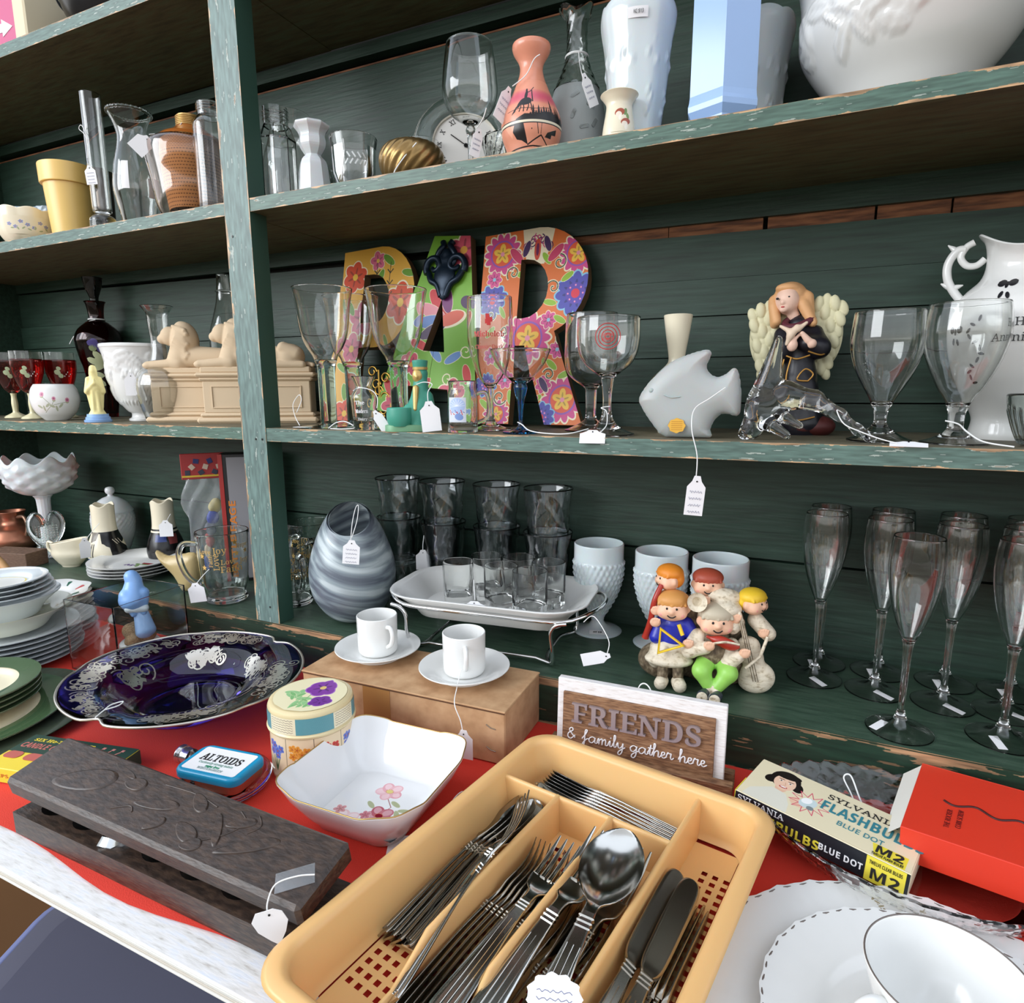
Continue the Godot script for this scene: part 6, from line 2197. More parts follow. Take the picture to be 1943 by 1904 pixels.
	b.box(Vector3(0, 0.224, 0.0), Vector3(0.078, 0.05, 0.006), 0.001)
	part(o, "card_top", b, mat(c8(176, 52, 52), 0.5))
	for k in 8:
		b = MB.new()
		b.box(Vector3(-0.028 + 0.008 * k, 0.212 + 0.011 * (k % 3), 0.0035), Vector3(0.009, 0.010, 0.0008), 0.0002, Basis(Vector3.BACK, k * 0.7))
		part(o, "printed_fleck", b, mat([c8(60, 60, 80), c8(214, 190, 170), c8(40, 50, 110)][k % 3], 0.5))
	b = MB.new()
	b.box(Vector3(0, 0.205, 0.0036), Vector3(0.076, 0.0035, 0.0006))
	part(o, "yellow_stripe", b, mat(c8(226, 190, 60), 0.5))
	for k in 6:
		part(o, "toy", blob([[-0.018 + 0.007 * k, 0.03 + 0.023 * k, 0.0, 0.011, 0.015, 0.006], [-0.012 + 0.004 * k, 0.022 + 0.024 * k, 0.002, 0.006, 0.009, 0.005]], 0.0025), mat([c8(70, 90, 180), c8(214, 186, 150), c8(190, 60, 60), c8(90, 96, 110), c8(60, 80, 170), c8(206, 190, 120)][k], 0.4))
	# mugs
	mug("gold_print_mug", "clear footed mug covered in gold words, left of the post", Vector3(-0.925, y, -0.772), 48, 1.0)


func disc_rows(r: float, h: float) -> Array:
	# flat square patch of rows, facing up, clipped to a circle
	var rows := []
	for i in 17:
		var row := PackedVector3Array()
		var v := 1.0 - i / 8.0
		var w := sqrt(maxf(0.0005, 1.0 - v * v))
		for j in 17:
			row.append(Vector3((j / 8.0 - 1.0) * w * r, h, -v * r))
		rows.append(row)
	return rows


func tumbler(label: String, at: Vector3, turn: float) -> void:
	var o := thing("dimpled_tumbler", label, "tumbler", at, turn, "smoky dimpled tumblers stacked in pairs")
	var op := cr(pv([0.0255, 0.0, 0.0275, 0.003, 0.0300, 0.040, 0.0318, 0.085, 0.0345, 0.125, 0.0388, 0.150]), 5)
	var b := MB.new()
	var sd := turn
	lathe(b, shell(op, 0.0020, 0.008), 72, func(a, p):
		var k := 1.0 + 0.035 * sin(a * 5.0 + p.y * 60.0 + sd) * sin(p.y * 110.0 + a * 2.0) * smoothstep(0.005, 0.02, p.y) * (1.0 - smoothstep(0.12, 0.145, p.y))
		return Vector3(p.x * k * cos(a), p.y, p.x * k * sin(a)))
	part(o, "body", b, M.smoke)
	b = MB.new()
	var ring := PackedVector3Array()
	for j in 56:
		ring.append(Vector3(0.0379 * cos(TAU * j / 56), 0.1509, 0.0379 * sin(TAU * j / 56)))
	tube(b, ring, 0.0011, 6, true)
	part(o, "dark_rim", b, glass(Color(0.3, 0.32, 0.33)))


func hobnail(label: String, at: Vector3) -> void:
	var o := thing("hobnail_goblet", label, "goblet", at, 0.0, "white hobnail goblets")
	var op := cr(pv([0.0095, 0.0200, 0.0140, 0.0300, 0.0220, 0.0455, 0.0304, 0.0635, 0.0366, 0.0880, 0.0380, 0.1107, 0.0374, 0.1170, 0.0374, 0.1385]), 6)
	var b := MB.new()
	lathe(b, shell(op, 0.0026, 0.030), 168, func(a, p):
		var u := absf(sin(a * 14.0 + (PI / 2.0 if int(p.y / 0.0088) % 2 else 0.0)))
		var w := absf(sin(p.y * PI / 0.0088))
		var k := smoothstep(0.026, 0.034, p.y) * (1.0 - smoothstep(0.112, 0.116, p.y))
		var r: float = p.x + 0.0024 * pow(u * w, 1.6) * k
		return Vector3(r * cos(a), p.y, r * sin(a)))
	part(o, "bowl", b, M.milk)
	b = MB.new()
	lathe(b, cr(pv([0, 0, 0.0345, 0.0, 0.0352, 0.0016, 0.0330, 0.0030, 0.0160, 0.0085, 0.0098, 0.0155, 0.0095, 0.0205, 0, 0.0205]), 4), 48)
	part(o, "foot", b, M.milk)
	if at.x < -0.12:
		b = MB.new()
		b.box(Vector3.ZERO, Vector3(0.024, 0.0004, 0.010))
		var d := Vector3(-at.x, 0, -at.z).normalized()
		var bs := look_basis(at) * Basis(Vector3.RIGHT, 0.25)
		var p := part(o, "price_sticker", b, M.paper)
		p.transform = Transform3D(bs, d * 0.0255 + Vector3.UP * 0.0062)
		text(o, "lettering", "KC $8", 0.0034, M.ink, d * 0.0258 + Vector3.UP * 0.0069, bs * Basis(Vector3.RIGHT, -PI / 2), "Droid Sans", 400, 0.0125)


func shelf_four_right() -> void:
	var y := SH4 + 0.0003
	var o: Node3D
	var b: MB
	mug("gold_print_mug", "clear footed mug just right of the post, its handle turned toward the table", Vector3(-0.800, y, -0.808), 150, 0.86)
	mug("gold_print_mug", "clear footed mug standing behind the one right of the post", Vector3(-0.838, y, -0.895), 100, 1.0)
	mug("gold_print_mug", "clear footed mug half hidden by the grey egg vase", Vector3(-0.755, y, -0.892), 60, 0.98)
	# egg vase: the top is sliced by a slanting plane
	o = thing("egg_vase", "large grey swirled glass egg vase with a slanting open top", "vase", Vector3(-0.654, y, -0.7895))
	o.transform.basis = look_basis(o.position)
	var op := cr(pv([0.014, 0.0, 0.0326, 0.0050, 0.0479, 0.0184, 0.0621, 0.0413, 0.0676, 0.0640, 0.0681, 0.0865, 0.0642, 0.1090, 0.0566, 0.1313, 0.0486, 0.1512, 0.0385, 0.1689, 0.0249, 0.1865, 0.0052, 0.1996, 0.0, 0.2]), 4)
	b = MB.new()
	for side in 2:
		var rows := []
		for i in 34:
			var row := PackedVector3Array()
			for j in 64:
				var a := TAU * j / 64.0
				# how far up this meridian the wall goes before it meets the plane h = 0.168 - 0.55 z
				var top := op[0]
				var idx := 0.0
				for k in op.size():
					var q := op[k]
					if q.y < 0.180 - 0.62 * q.x * sin(a) + 0.06 * q.x * cos(a) or k < 14:
						top = q
						idx = k
					else:
						break
				if int(idx) < op.size() - 1:
					var nx := op[int(idx) + 1]
					var f0: float = 0.180 - 0.62 * top.x * sin(a) + 0.06 * top.x * cos(a) - top.y
					var f1: float = 0.180 - 0.62 * nx.x * sin(a) + 0.06 * nx.x * cos(a) - nx.y
					if f0 > 0.0 and f1 < 0.0:
						idx += f0 / (f0 - f1)
				var s := idx * i / 33.0
				var p := op[int(s)].lerp(op[mini(int(s) + 1, op.size() - 1)], s - int(s))
				var rr := p.x - (0.0035 if side else 0.0)
				row.append(Vector3(maxf(rr, 0.0) * cos(a), p.y + (0.003 if side and i < 30 else 0.0), maxf(rr, 0.0) * sin(a)))
			rows.append(row)
		if side:
			rows.reverse()
		else:
			b.grid([rows[33], rows[33]], true)
		b.grid(rows, true)
	var pt := Paint.new(512, 512, c8(150, 160, 166))
	var fn := FastNoiseLite.new()
	fn.seed = 12
	fn.frequency = 0.006
	fn.fractal_octaves = 4
	for yy in 512:
		for xx in 512:
			var n := fn.get_noise_2d(120.0 * sin(xx * TAU / 512.0), yy * 2.4 + 120.0 * cos(xx * TAU / 512.0))
			var c := c8(136, 148, 154).lerp(c8(190, 200, 202), clampf(n * 2.6, 0, 1)).lerp(c8(84, 90, 102), clampf(-n * 2.2 - 0.1, 0, 0.75))
			pt.im.set_pixel(xx, yy, c)
	part(o, "body", b, tex(pt.t(), 0.32))
	# tumblers
	for q in [[-0.640, -0.902, 0, "far left"], [-0.548, -0.898, 60, "second from left"], [-0.449, -0.902, 130, "third from left"], [-0.357, -0.895, 200, "far right"]]:
		tumbler("smoky dimpled tumbler, lower one of the %s stack behind the white dish" % q[3], Vector3(q[0], y, q[1]), q[2])
		tumbler("smoky dimpled tumbler, upper one of the %s stack behind the white dish" % q[3], Vector3(q[0], y + 0.0685, q[1]), q[2] + 31)
	casserole()
	hobnail("white hobnail goblet behind the right end of the white dish", Vector3(-0.277, y, -0.903))
	hobnail("white hobnail goblet with a price sticker, left behind the musician figurine", Vector3(-0.180, y, -0.892))
	hobnail("white hobnail goblet partly hidden behind the musician figurine", Vector3(-0.098, y, -0.885))
	musicians(Vector3(-0.105, y, -0.790))


func casserole() -> void:
	var y := SH4 + 0.0003
	var cx := -0.402
	var cz := -0.7965
	var top := SH4 + 0.0835
	var o := thing("serving_dish", "white rounded rectangular serving dish resting on a chrome stand", "dish", Vector3(cx, top, cz), 6)
	var b := MB.new()
	var ls := []
	for q in [[0.210, 0.086, 0.030, -0.0385], [0.220, 0.096, 0.034, -0.0380], [0.236, 0.118, 0.040, -0.024], [0.280, 0.158, 0.052, -0.004], [0.296, 0.172, 0.058, 0.0], [0.292, 0.168, 0.056, 0.0026], [0.270, 0.150, 0.050, -0.003], [0.230, 0.112, 0.036, -0.020], [0.212, 0.092, 0.030, -0.0265]]:
		ls.append(rrect(q[0], q[1], q[2], q[3], 8))
	loops(b, ls)
	part(o, "dish_body", b, M.white)
	for s in [-1, 1]:
		b = MB.new()
		b.box(Vector3(s * 0.085, -0.040, 0.0), Vector3(0.016, 0.006, 0.07), 0.002)
		part(o, "foot_rib", b, M.white)
	# stand
	o = thing("chrome_stand", "chrome wire stand with curved legs carrying the white dish", "stand", Vector3(cx, y, cz), 6)
	b = MB.new()
	var ring := PackedVector3Array()
	for p in rrect(0.318, 0.150, 0.070, 0.0695, 8):
		ring.append(p + Vector3(0.004, 0.008 * smoothstep(0.12, 0.158, absf(p.x)), 0))
	tube(b, ring, 0.0028, 10, true)
	part(o, "ring", b, M.chrome)
	for s in [-1.0, 1.0]:
		b = MB.new()
		tube(b, cr3(v3([s * 0.128, 0.0695, 0.0748, s * 0.114, 0.066, 0.0752, s * 0.106, 0.054, 0.074, s * 0.107, 0.030, 0.070, s * 0.106, 0.010, 0.062, s * 0.100, 0.003, 0.054, s * 0.092, 0.0032, 0.040, s * 0.090, 0.006, 0.020, s * 0.090, 0.006, -0.030, s * 0.094, 0.0032, -0.052, s * 0.104, 0.003, -0.066, s * 0.108, 0.012, -0.072, s * 0.108, 0.045, -0.074, s * 0.120, 0.0695, -0.0748]), 6), 0.0027, 10)
		part(o, "leg", b, M.chrome)
	b = MB.new()
	tube(b, PackedVector3Array([Vector3(-0.099, 0.0032, 0.053), Vector3(-0.08, 0.0085, 0.054), Vector3(0.08, 0.0085, 0.054), Vector3(0.099, 0.0032, 0.053)]), 0.0025, 8)
	part(o, "cross_wire", b, M.chrome)
	# shot glasses: square below, round above
	var gl: Node3D = null
	for q in [[-0.452, -0.779, "left front of six on the white dish"], [-0.429, -0.826, "left back of six on the white dish"], [-0.381, -0.838, "middle back of six on the white dish"], [-0.330, -0.831, "right back of six on the white dish"], [-0.385, -0.785, "middle of six on the white dish, between the front pair"], [-0.337, -0.778, "right front of six on the white dish, nearest the viewer"]]:
		var at := Vector3(q[0], top - 0.0261, q[1])
		var lb: String = "small clear square shot glass, " + q[2]
		if gl == null:
			gl = thing("shot_glass", lb, "shot glass", at, 30, "square shot glasses on the white dish")
			b = MB.new()
			var l := []
			for e in [[0.037, 0.005, 0.0], [0.039, 0.007, 0.001], [0.041, 0.010, 0.016], [0.0445, 0.016, 0.054], [0.0450, 0.0175, 0.0645], [0.0442, 0.017, 0.0652], [0.0432, 0.0165, 0.0645], [0.0417, 0.015, 0.042], [0.0370, 0.009, 0.0165], [0.030, 0.008, 0.0155]]:
				l.append(rrect(e[0], e[0], e[1], e[2], 6))
			loops(b, l)
			part(gl, "body", b, M.clear)
		else:
			dup(gl, "shot_glass", at, 30 + 40 * q[0] * 10, lb)


func musicians(at: Vector3) -> void:
	# one moulded figurine: five children crowded together with their instruments
	var o := thing("musician_figurine", "painted clay figurine of five cartoonish children making music together", "figurine", at)
	o.transform.basis = look_basis(at) * Basis(Vector3.UP, 0.06)
	var skin := mat(c8(240, 192, 160), 0.5)
	var bisque := wood([[0.0, c8(110, 92, 66)], [0.22, c8(190, 174, 146)], [0.4, c8(226, 214, 190)], [1.0, c8(232, 222, 202)]], Vector3(9, 14, 9), 0.6, 66, 0.06)
	bisque.uv1_world_triplanar = false
	var brown := wood([[0.0, c8(58, 46, 34)], [0.5, c8(110, 94, 72)], [1.0, c8(180, 166, 140)]], Vector3(14, 9, 14), 0.7, 67, 0.08)
	brown.uv1_world_triplanar = false
	part(o, "moulded_base", blob([[-0.045, 0.020, -0.010, 0.034, 0.024, 0.026], [0.000, 0.030, -0.014, 0.035, 0.034, 0.024], [0.034, 0.026, -0.010, 0.026, 0.030, 0.024], [-0.010, 0.070, -0.014, 0.040, 0.040, 0.020], [0.030, 0.075, -0.012, 0.022, 0.030, 0.016]], 0.0026, 0.006), brown)
	# girl with triangle
	part(o, "skirt", blob([[-0.038, 0.044, 0.010, 0.026, 0.016, 0.020], [-0.040, 0.034, 0.020, 0.030, 0.009, 0.016], [-0.056, 0.030, 0.012, 0.010, 0.012, 0.012]], 0.0022, 0.005), bisque)
	part(o, "leg", blob([[-0.047, 0.034, 0.022, -0.047, 0.014, 0.026, 0.0075, 0.0065]], 0.0018), brown)
	part(o, "leg", blob([[-0.029, 0.034, 0.022, -0.028, 0.014, 0.026, 0.0075, 0.0065]], 0.0018), brown)
	part(o, "shoe", blob([[-0.047, 0.0075, 0.026, -0.049, 0.0072, 0.034, 0.0080, 0.0080]], 0.0018), bisque)
	part(o, "shoe", blob([[-0.028, 0.0075, 0.026, -0.026, 0.0072, 0.036, 0.0085, 0.0085]], 0.0018), bisque)
	part(o, "blue_jumper", blob([[-0.036, 0.052, 0.006, -0.036, 0.076, 0.006, 0.018, 0.015], [-0.050, 0.078, 0.008, -0.056, 0.060, 0.014, 0.009, 0.009], [-0.020, 0.078, 0.008, -0.010, 0.064, 0.014, 0.009, 0.008]], 0.0022, 0.004), mat(c8(34, 46, 168), 0.3))
	# heads: [x, y, z, r]
	var heads := [[-0.038, 0.1000, 0.014, 0.0195, c8(212, 150, 80), 0.05], [0.014, 0.0880, 0.018, 0.0205, c8(196, 184, 160), -0.1], [0.058, 0.1100, 0.004, 0.0165, c8(236, 196, 50), -0.9], [-0.044, 0.1320, -0.002, 0.0170, c8(228, 138, 40), 1.1], [0.004, 0.1260, -0.008, 0.0180, c8(168, 74, 52), 0.0]]
	for i in 5:
		var h: Array = heads[i]
		var r: float = h[3]
		var f := Basis(Vector3.UP, -h[5])
		var c := Vector3(h[0], h[1], h[2])
		var hd := part(o, "head", blob([[0, 0, 0, r, r * 0.86, r * 0.88], [-r * 0.5, -r * 0.22, r * 0.42, r * 0.42, r * 0.36, r * 0.36], [r * 0.5, -r * 0.22, r * 0.42, r * 0.42, r * 0.36, r * 0.36], [0, -r * 0.02, r * 0.86, r * 0.16, r * 0.15, r * 0.16], [r * 0.98, 0, 0, r * 0.16, r * 0.22, r * 0.12], [-r * 0.98, 0, 0, r * 0.16, r * 0.22, r * 0.12]], 0.0017, 0.004), skin)
		hd.transform = Transform3D(f, c)
		for s in [-1.0, 1.0]:
			part(hd, "eye", blob([[s * r * 0.30, r * 0.18, r * 0.83, r * 0.075, r * 0.09, r * 0.06]], 0.0007), M.ink)
			part(hd, "cheek", blob([[s * r * 0.56, -r * 0.24, r * 0.64, r * 0.24, r * 0.20, r * 0.15]], 0.0011), mat(c8(240, 168, 156), 0.5))
		var sm := MB.new()
		tube(sm, cr3(v3([-r * 0.26, -r * 0.26, r * 0.82, -r * 0.1, -r * 0.38, r * 0.85, r * 0.1, -r * 0.38, r * 0.85, r * 0.26, -r * 0.26, r * 0.82])), r * 0.04, 6)
		part(hd, "mouth", sm, M.ink)
		var hr := [[0, r * 0.52, -r * 0.12, r * 1.06, r * 0.62, r * 0.96], [0, r * 0.1, -r * 0.45, r * 1.02, r * 0.8, r * 0.66]]
		for k in 7:
			var t := (k - 3) / 3.0
			hr.append([t * r * 0.72, r * 0.82 - absf(t) * r * 0.15, r * 0.2, t * r * 0.84, r * 0.34, r * (0.78 - 0.25 * absf(t)), r * 0.17, r * 0.10])
		part(hd, "hair", blob(hr, 0.0017, 0.0012), mat(h[4], 0.5))
	# middle child: sleeves, hands, violin
	part(o, "pale_sleeve", blob([[-0.006, 0.068, 0.020, -0.016, 0.052, 0.028, 0.0095, 0.0100], [-0.016, 0.052, 0.028, 0.002, 0.060, 0.036, 0.0090, 0.0078]], 0.0020), bisque)
	part(o, "pale_sleeve", blob([[0.034, 0.060, 0.018, 0.030, 0.040, 0.028, 0.0085, 0.0095], [0.030, 0.040, 0.028, 0.040, 0.052, 0.036, 0.0092, 0.0075]], 0.0020), bisque)
	part(o, "fur_vest", blob([[0.012, 0.062, 0.010, 0.012, 0.048, 0.014, 0.020, 0.020]], 0.0022), brown)
	for q in [[0.006, 0.064, 0.040], [0.047, 0.058, 0.038], [-0.018, 0.062, 0.034], [0.037, 0.094, 0.020], [0.070, 0.076, 0.014], [-0.058, 0.082, 0.022], [-0.058, 0.096, 0.018], [0.0, 0.1125, 0.016]]:
		var hp := [[q[0], q[1], q[2], 0.0068, 0.0060, 0.0052]]
		for k in 4:
			hp.append([q[0] - 0.004 + k * 0.0027, q[1] + 0.001, q[2] + 0.003, q[0] - 0.003 + k * 0.0027, q[1] + 0.0065 - 0.0008 * absf(k - 1.5), q[2] + 0.004, 0.0017, 0.0014])
		part(o, "hand", blob(hp, 0.0012, 0.0012), skin)
	var red := mat(c8(170, 50, 36), 0.3)
	part(o, "violin", blob([[0.028, 0.066, 0.034, 0.012, 0.007, 0.005, -0.3], [0.018, 0.069, 0.032, 0.009, 0.006, 0.005], [0.040, 0.064, 0.034, 0.004, 0.072, 0.03, 0.002, 0.002]], 0.0015), red)
	var b := MB.new()
	tube(b, cr3(v3([0.008, 0.068, 0.042, 0.024, 0.0725, 0.044, 0.040, 0.070, 0.042])), 0.0014, 6)
	part(o, "violin_bow", b, bisque)
	# trousers, crossed ankles, dark shoes
	part(o, "green_trousers", blob([[0.008, 0.040, 0.016, -0.001, 0.030, 0.036, 0.0125, 0.0110], [-0.001, 0.030, 0.036, 0.008, 0.012, 0.040, 0.0110, 0.0070], [0.024, 0.040, 0.016, 0.030, 0.030, 0.036, 0.0125, 0.0110], [0.030, 0.030, 0.036, 0.016, 0.011, 0.042, 0.0110, 0.0070]], 0.0020, 0.003), mat(c8(150, 206, 92), 0.4))
	part(o, "ankle", blob([[0.010, 0.014, 0.040, 0.006, 0.006, 0.046, 0.0052, 0.0050], [0.015, 0.014, 0.042, 0.017, 0.006, 0.048, 0.0052, 0.0050]], 0.0017), bisque)
	for q in [[0.004, 0.0], [0.018, 0.004]]:
		part(o, "dark_shoe", blob([[q[0], 0.0065, 0.046 + q[1], q[0] - 0.004, 0.0075, 0.056 + q[1], 0.0060, 0.0066]], 0.0016), mat(c8(52, 58, 70), 0.4))
		part(o, "shoe_sole", blob([[q[0] - 0.0045, 0.0074, 0.0605 + q[1], 0.0068, 0.0072, 0.0022]], 0.0014), bisque)
	# cello at the right, horn at the top, pipe at the left, triangle in front
	part(o, "cello", blob([[0.066, 0.020, 0.014, 0.021, 0.020, 0.010, -0.35], [0.058, 0.044, 0.012, 0.015, 0.013, 0.009, -0.3], [0.054, 0.058, 0.012, 0.014, 0.012, 0.009], [0.050, 0.066, 0.018, 0.040, 0.102, 0.022, 0.0034, 0.0030], [0.062, 0.012, 0.014, 0.018, 0.013, 0.010]], 0.0022, 0.005), bisque)
	b = MB.new()
	for k in 3:
		tube(b, PackedVector3Array([Vector3(0.041 + k * 0.002, 0.094, 0.026), Vector3(0.060 + k * 0.003, 0.018, 0.026)]), 0.0005, 5)
	part(o, "cello_strings", b, brown)
	b = MB.new()
	tube(b, PackedVector3Array([Vector3(0.074, 0.074, 0.020), Vector3(0.066, 0.052, 0.028), Vector3(0.050, 0.036, 0.030)]), 0.0020, 7)
	part(o, "cello_bow", b, bisque)
	part(o, "sleeve", blob([[0.062, 0.088, 0.002, 0.076, 0.074, 0.008, 0.010, 0.0095], [0.040, 0.086, 0.012, 0.034, 0.082, 0.020, 0.0085, 0.0078]], 0.0022), bisque)
	b = MB.new()
	var horn := PackedVector2Array(pv([0.0030, -0.024, 0.0036, -0.010, 0.0060, -0.003, 0.0115, 0.0, 0.0118, 0.0008, 0.0070, -0.0035, 0.0028, -0.010, 0.0, -0.012]))
	lathe(b, horn, 20)
	part(o, "horn", b, bisque).transform = Transform3D(Basis(Vector3.RIGHT, PI / 2 - 0.15), Vector3(-0.0095, 0.1145, 0.030))
	b = MB.new()
	tube(b, cr3(v3([-0.052, 0.128, 0.012, -0.060, 0.108, 0.018, -0.064, 0.080, 0.014, -0.070, 0.056, 0.010])), [0.0032, 0.0033, 0.0033, 0.0034, 0.0034, 0.0035, 0.0035, 0.0036, 0.0036, 0.0037, 0.0037, 0.0038, 0.0039, 0.004, 0.004, 0.0041, 0.0042, 0.0044, 0.0048], 9)
	part(o, "red_pipe", b, red)
	part(o, "white_cap", blob([[0.026, 0.104, 0.014, 0.018, 0.010, 0.014], [0.024, 0.116, 0.004, 0.020, 0.010, 0.012]], 0.002), bisque)
	b = MB.new()
	tube(b, PackedVector3Array([Vector3(-0.051, 0.080, 0.038), Vector3(-0.053, 0.049, 0.038), Vector3(-0.024, 0.062, 0.040)]), 0.0026, 8, true)
	part(o, "yellow_triangle", b, mat(c8(240, 200, 40), 0.35))
	b = MB.new()
	tube(b, PackedVector3Array([Vector3(-0.030, 0.086, 0.034), Vector3(-0.025, 0.074, 0.038)]), 0.0024, 8)
	part(o, "yellow_beater", b, mat(c8(240, 200, 40), 0.35))


func flute_row() -> void:
	var y := SH4 + 0.0003
	var g: Node3D = null
	for q in [[0.111, -0.757, "champagne flute standing alone nearest the front edge of the bottom shelf"], [0.027, -0.859, "leftmost champagne flute of the front rank, beside the clay figurine"], [0.033, -0.912, "champagne flute in the back rank behind the leftmost one"], [0.094, -0.850, "second champagne flute from the left in the middle rank"], [0.103, -0.912, "second champagne flute from the left in the back rank"], [0.164, -0.845, "third champagne flute from the left in the middle rank"], [0.176, -0.910, "third champagne flute from the left in the back rank"], [0.226, -0.850, "fourth champagne flute from the left in the middle rank"], [0.243, -0.912, "fourth champagne flute from the left in the back rank"], [0.2075, -0.781, "champagne flute cut off by the right edge, close to the shelf front"]]:
		var at := Vector3(q[0], y, q[1])
		if g == null:
			g = stemware("champagne_flute", q[2], at, [0.0050, 0.1000, 0.0073, 0.1068, 0.0102, 0.1138, 0.0142, 0.1239, 0.0169, 0.1322, 0.0193, 0.1404, 0.0226, 0.1567, 0.0248, 0.1728, 0.0256, 0.1880, 0.0250, 0.2020, 0.0235, 0.2168], 0.0013, [0.0050, 0.1000, 0.0041, 0.0880, 0.0036, 0.0700, 0.0033, 0.0500, 0.0032, 0.0340, 0.0036, 0.0250, 0.0048, 0.0200], [0.0048, 0.0200, 0.0068, 0.0138, 0.0110, 0.0085, 0.0200, 0.0040, 0.0300, 0.0018, 0.0328, 0.0014], M.clear, M.clear, "flute", "champagne flutes", 52)
			var b := MB.new()
			b.box(Vector3.ZERO, Vector3(0.021, 0.0003, 0.0085))
			var p := part(g, "white_sticker", b, M.paper)
			p.transform = Transform3D(Basis(Vector3.UP, 0.9) * Basis(Vector3.BACK, 0.14), Vector3(-0.020, 0.0050, 0.006))
		else:
			dup(g, "champagne_flute", at, 40.0 + 70.0 * absf(sin(q[0] * 90.0)), q[2])


# ---------------------------------------------------------------- things on the red cloth
func stack(called: String, at: Vector3, list: Array, group: String) -> void:
	# list: [radius, rise, height, material, label]; each one a plate or bowl resting on the one below
	for e in list:
		var o := thing(called if e[2] < 0.03 else "bowl", e[4], "plate" if e[2] < 0.03 else "bowl", Vector3(at.x + e[5], at.y + e[1], at.z + e[6]), 0.0, group)
		var b := MB.new()
		lathe(b, plate_profile(e[0], e[2], 0.003), 64)
		part(o, "plate_body", b, e[3])
		if e.size() > 7:
			b = MB.new()
			var pr: PackedVector2Array = plate_profile(e[0], e[2], 0.0036)
			var ring := PackedVector2Array()
			for p in pr:
				if p.y > e[2] * 0.45 + 0.0034 and p.x > e[0] * 0.71 or (p.x > e[0] * 0.99 and p.y >= e[2] - 0.001):
					ring.append(p + Vector2(0, 0.0005))
			lathe(b, ring, 64)
			part(o, "coloured_rim", b, e[7])


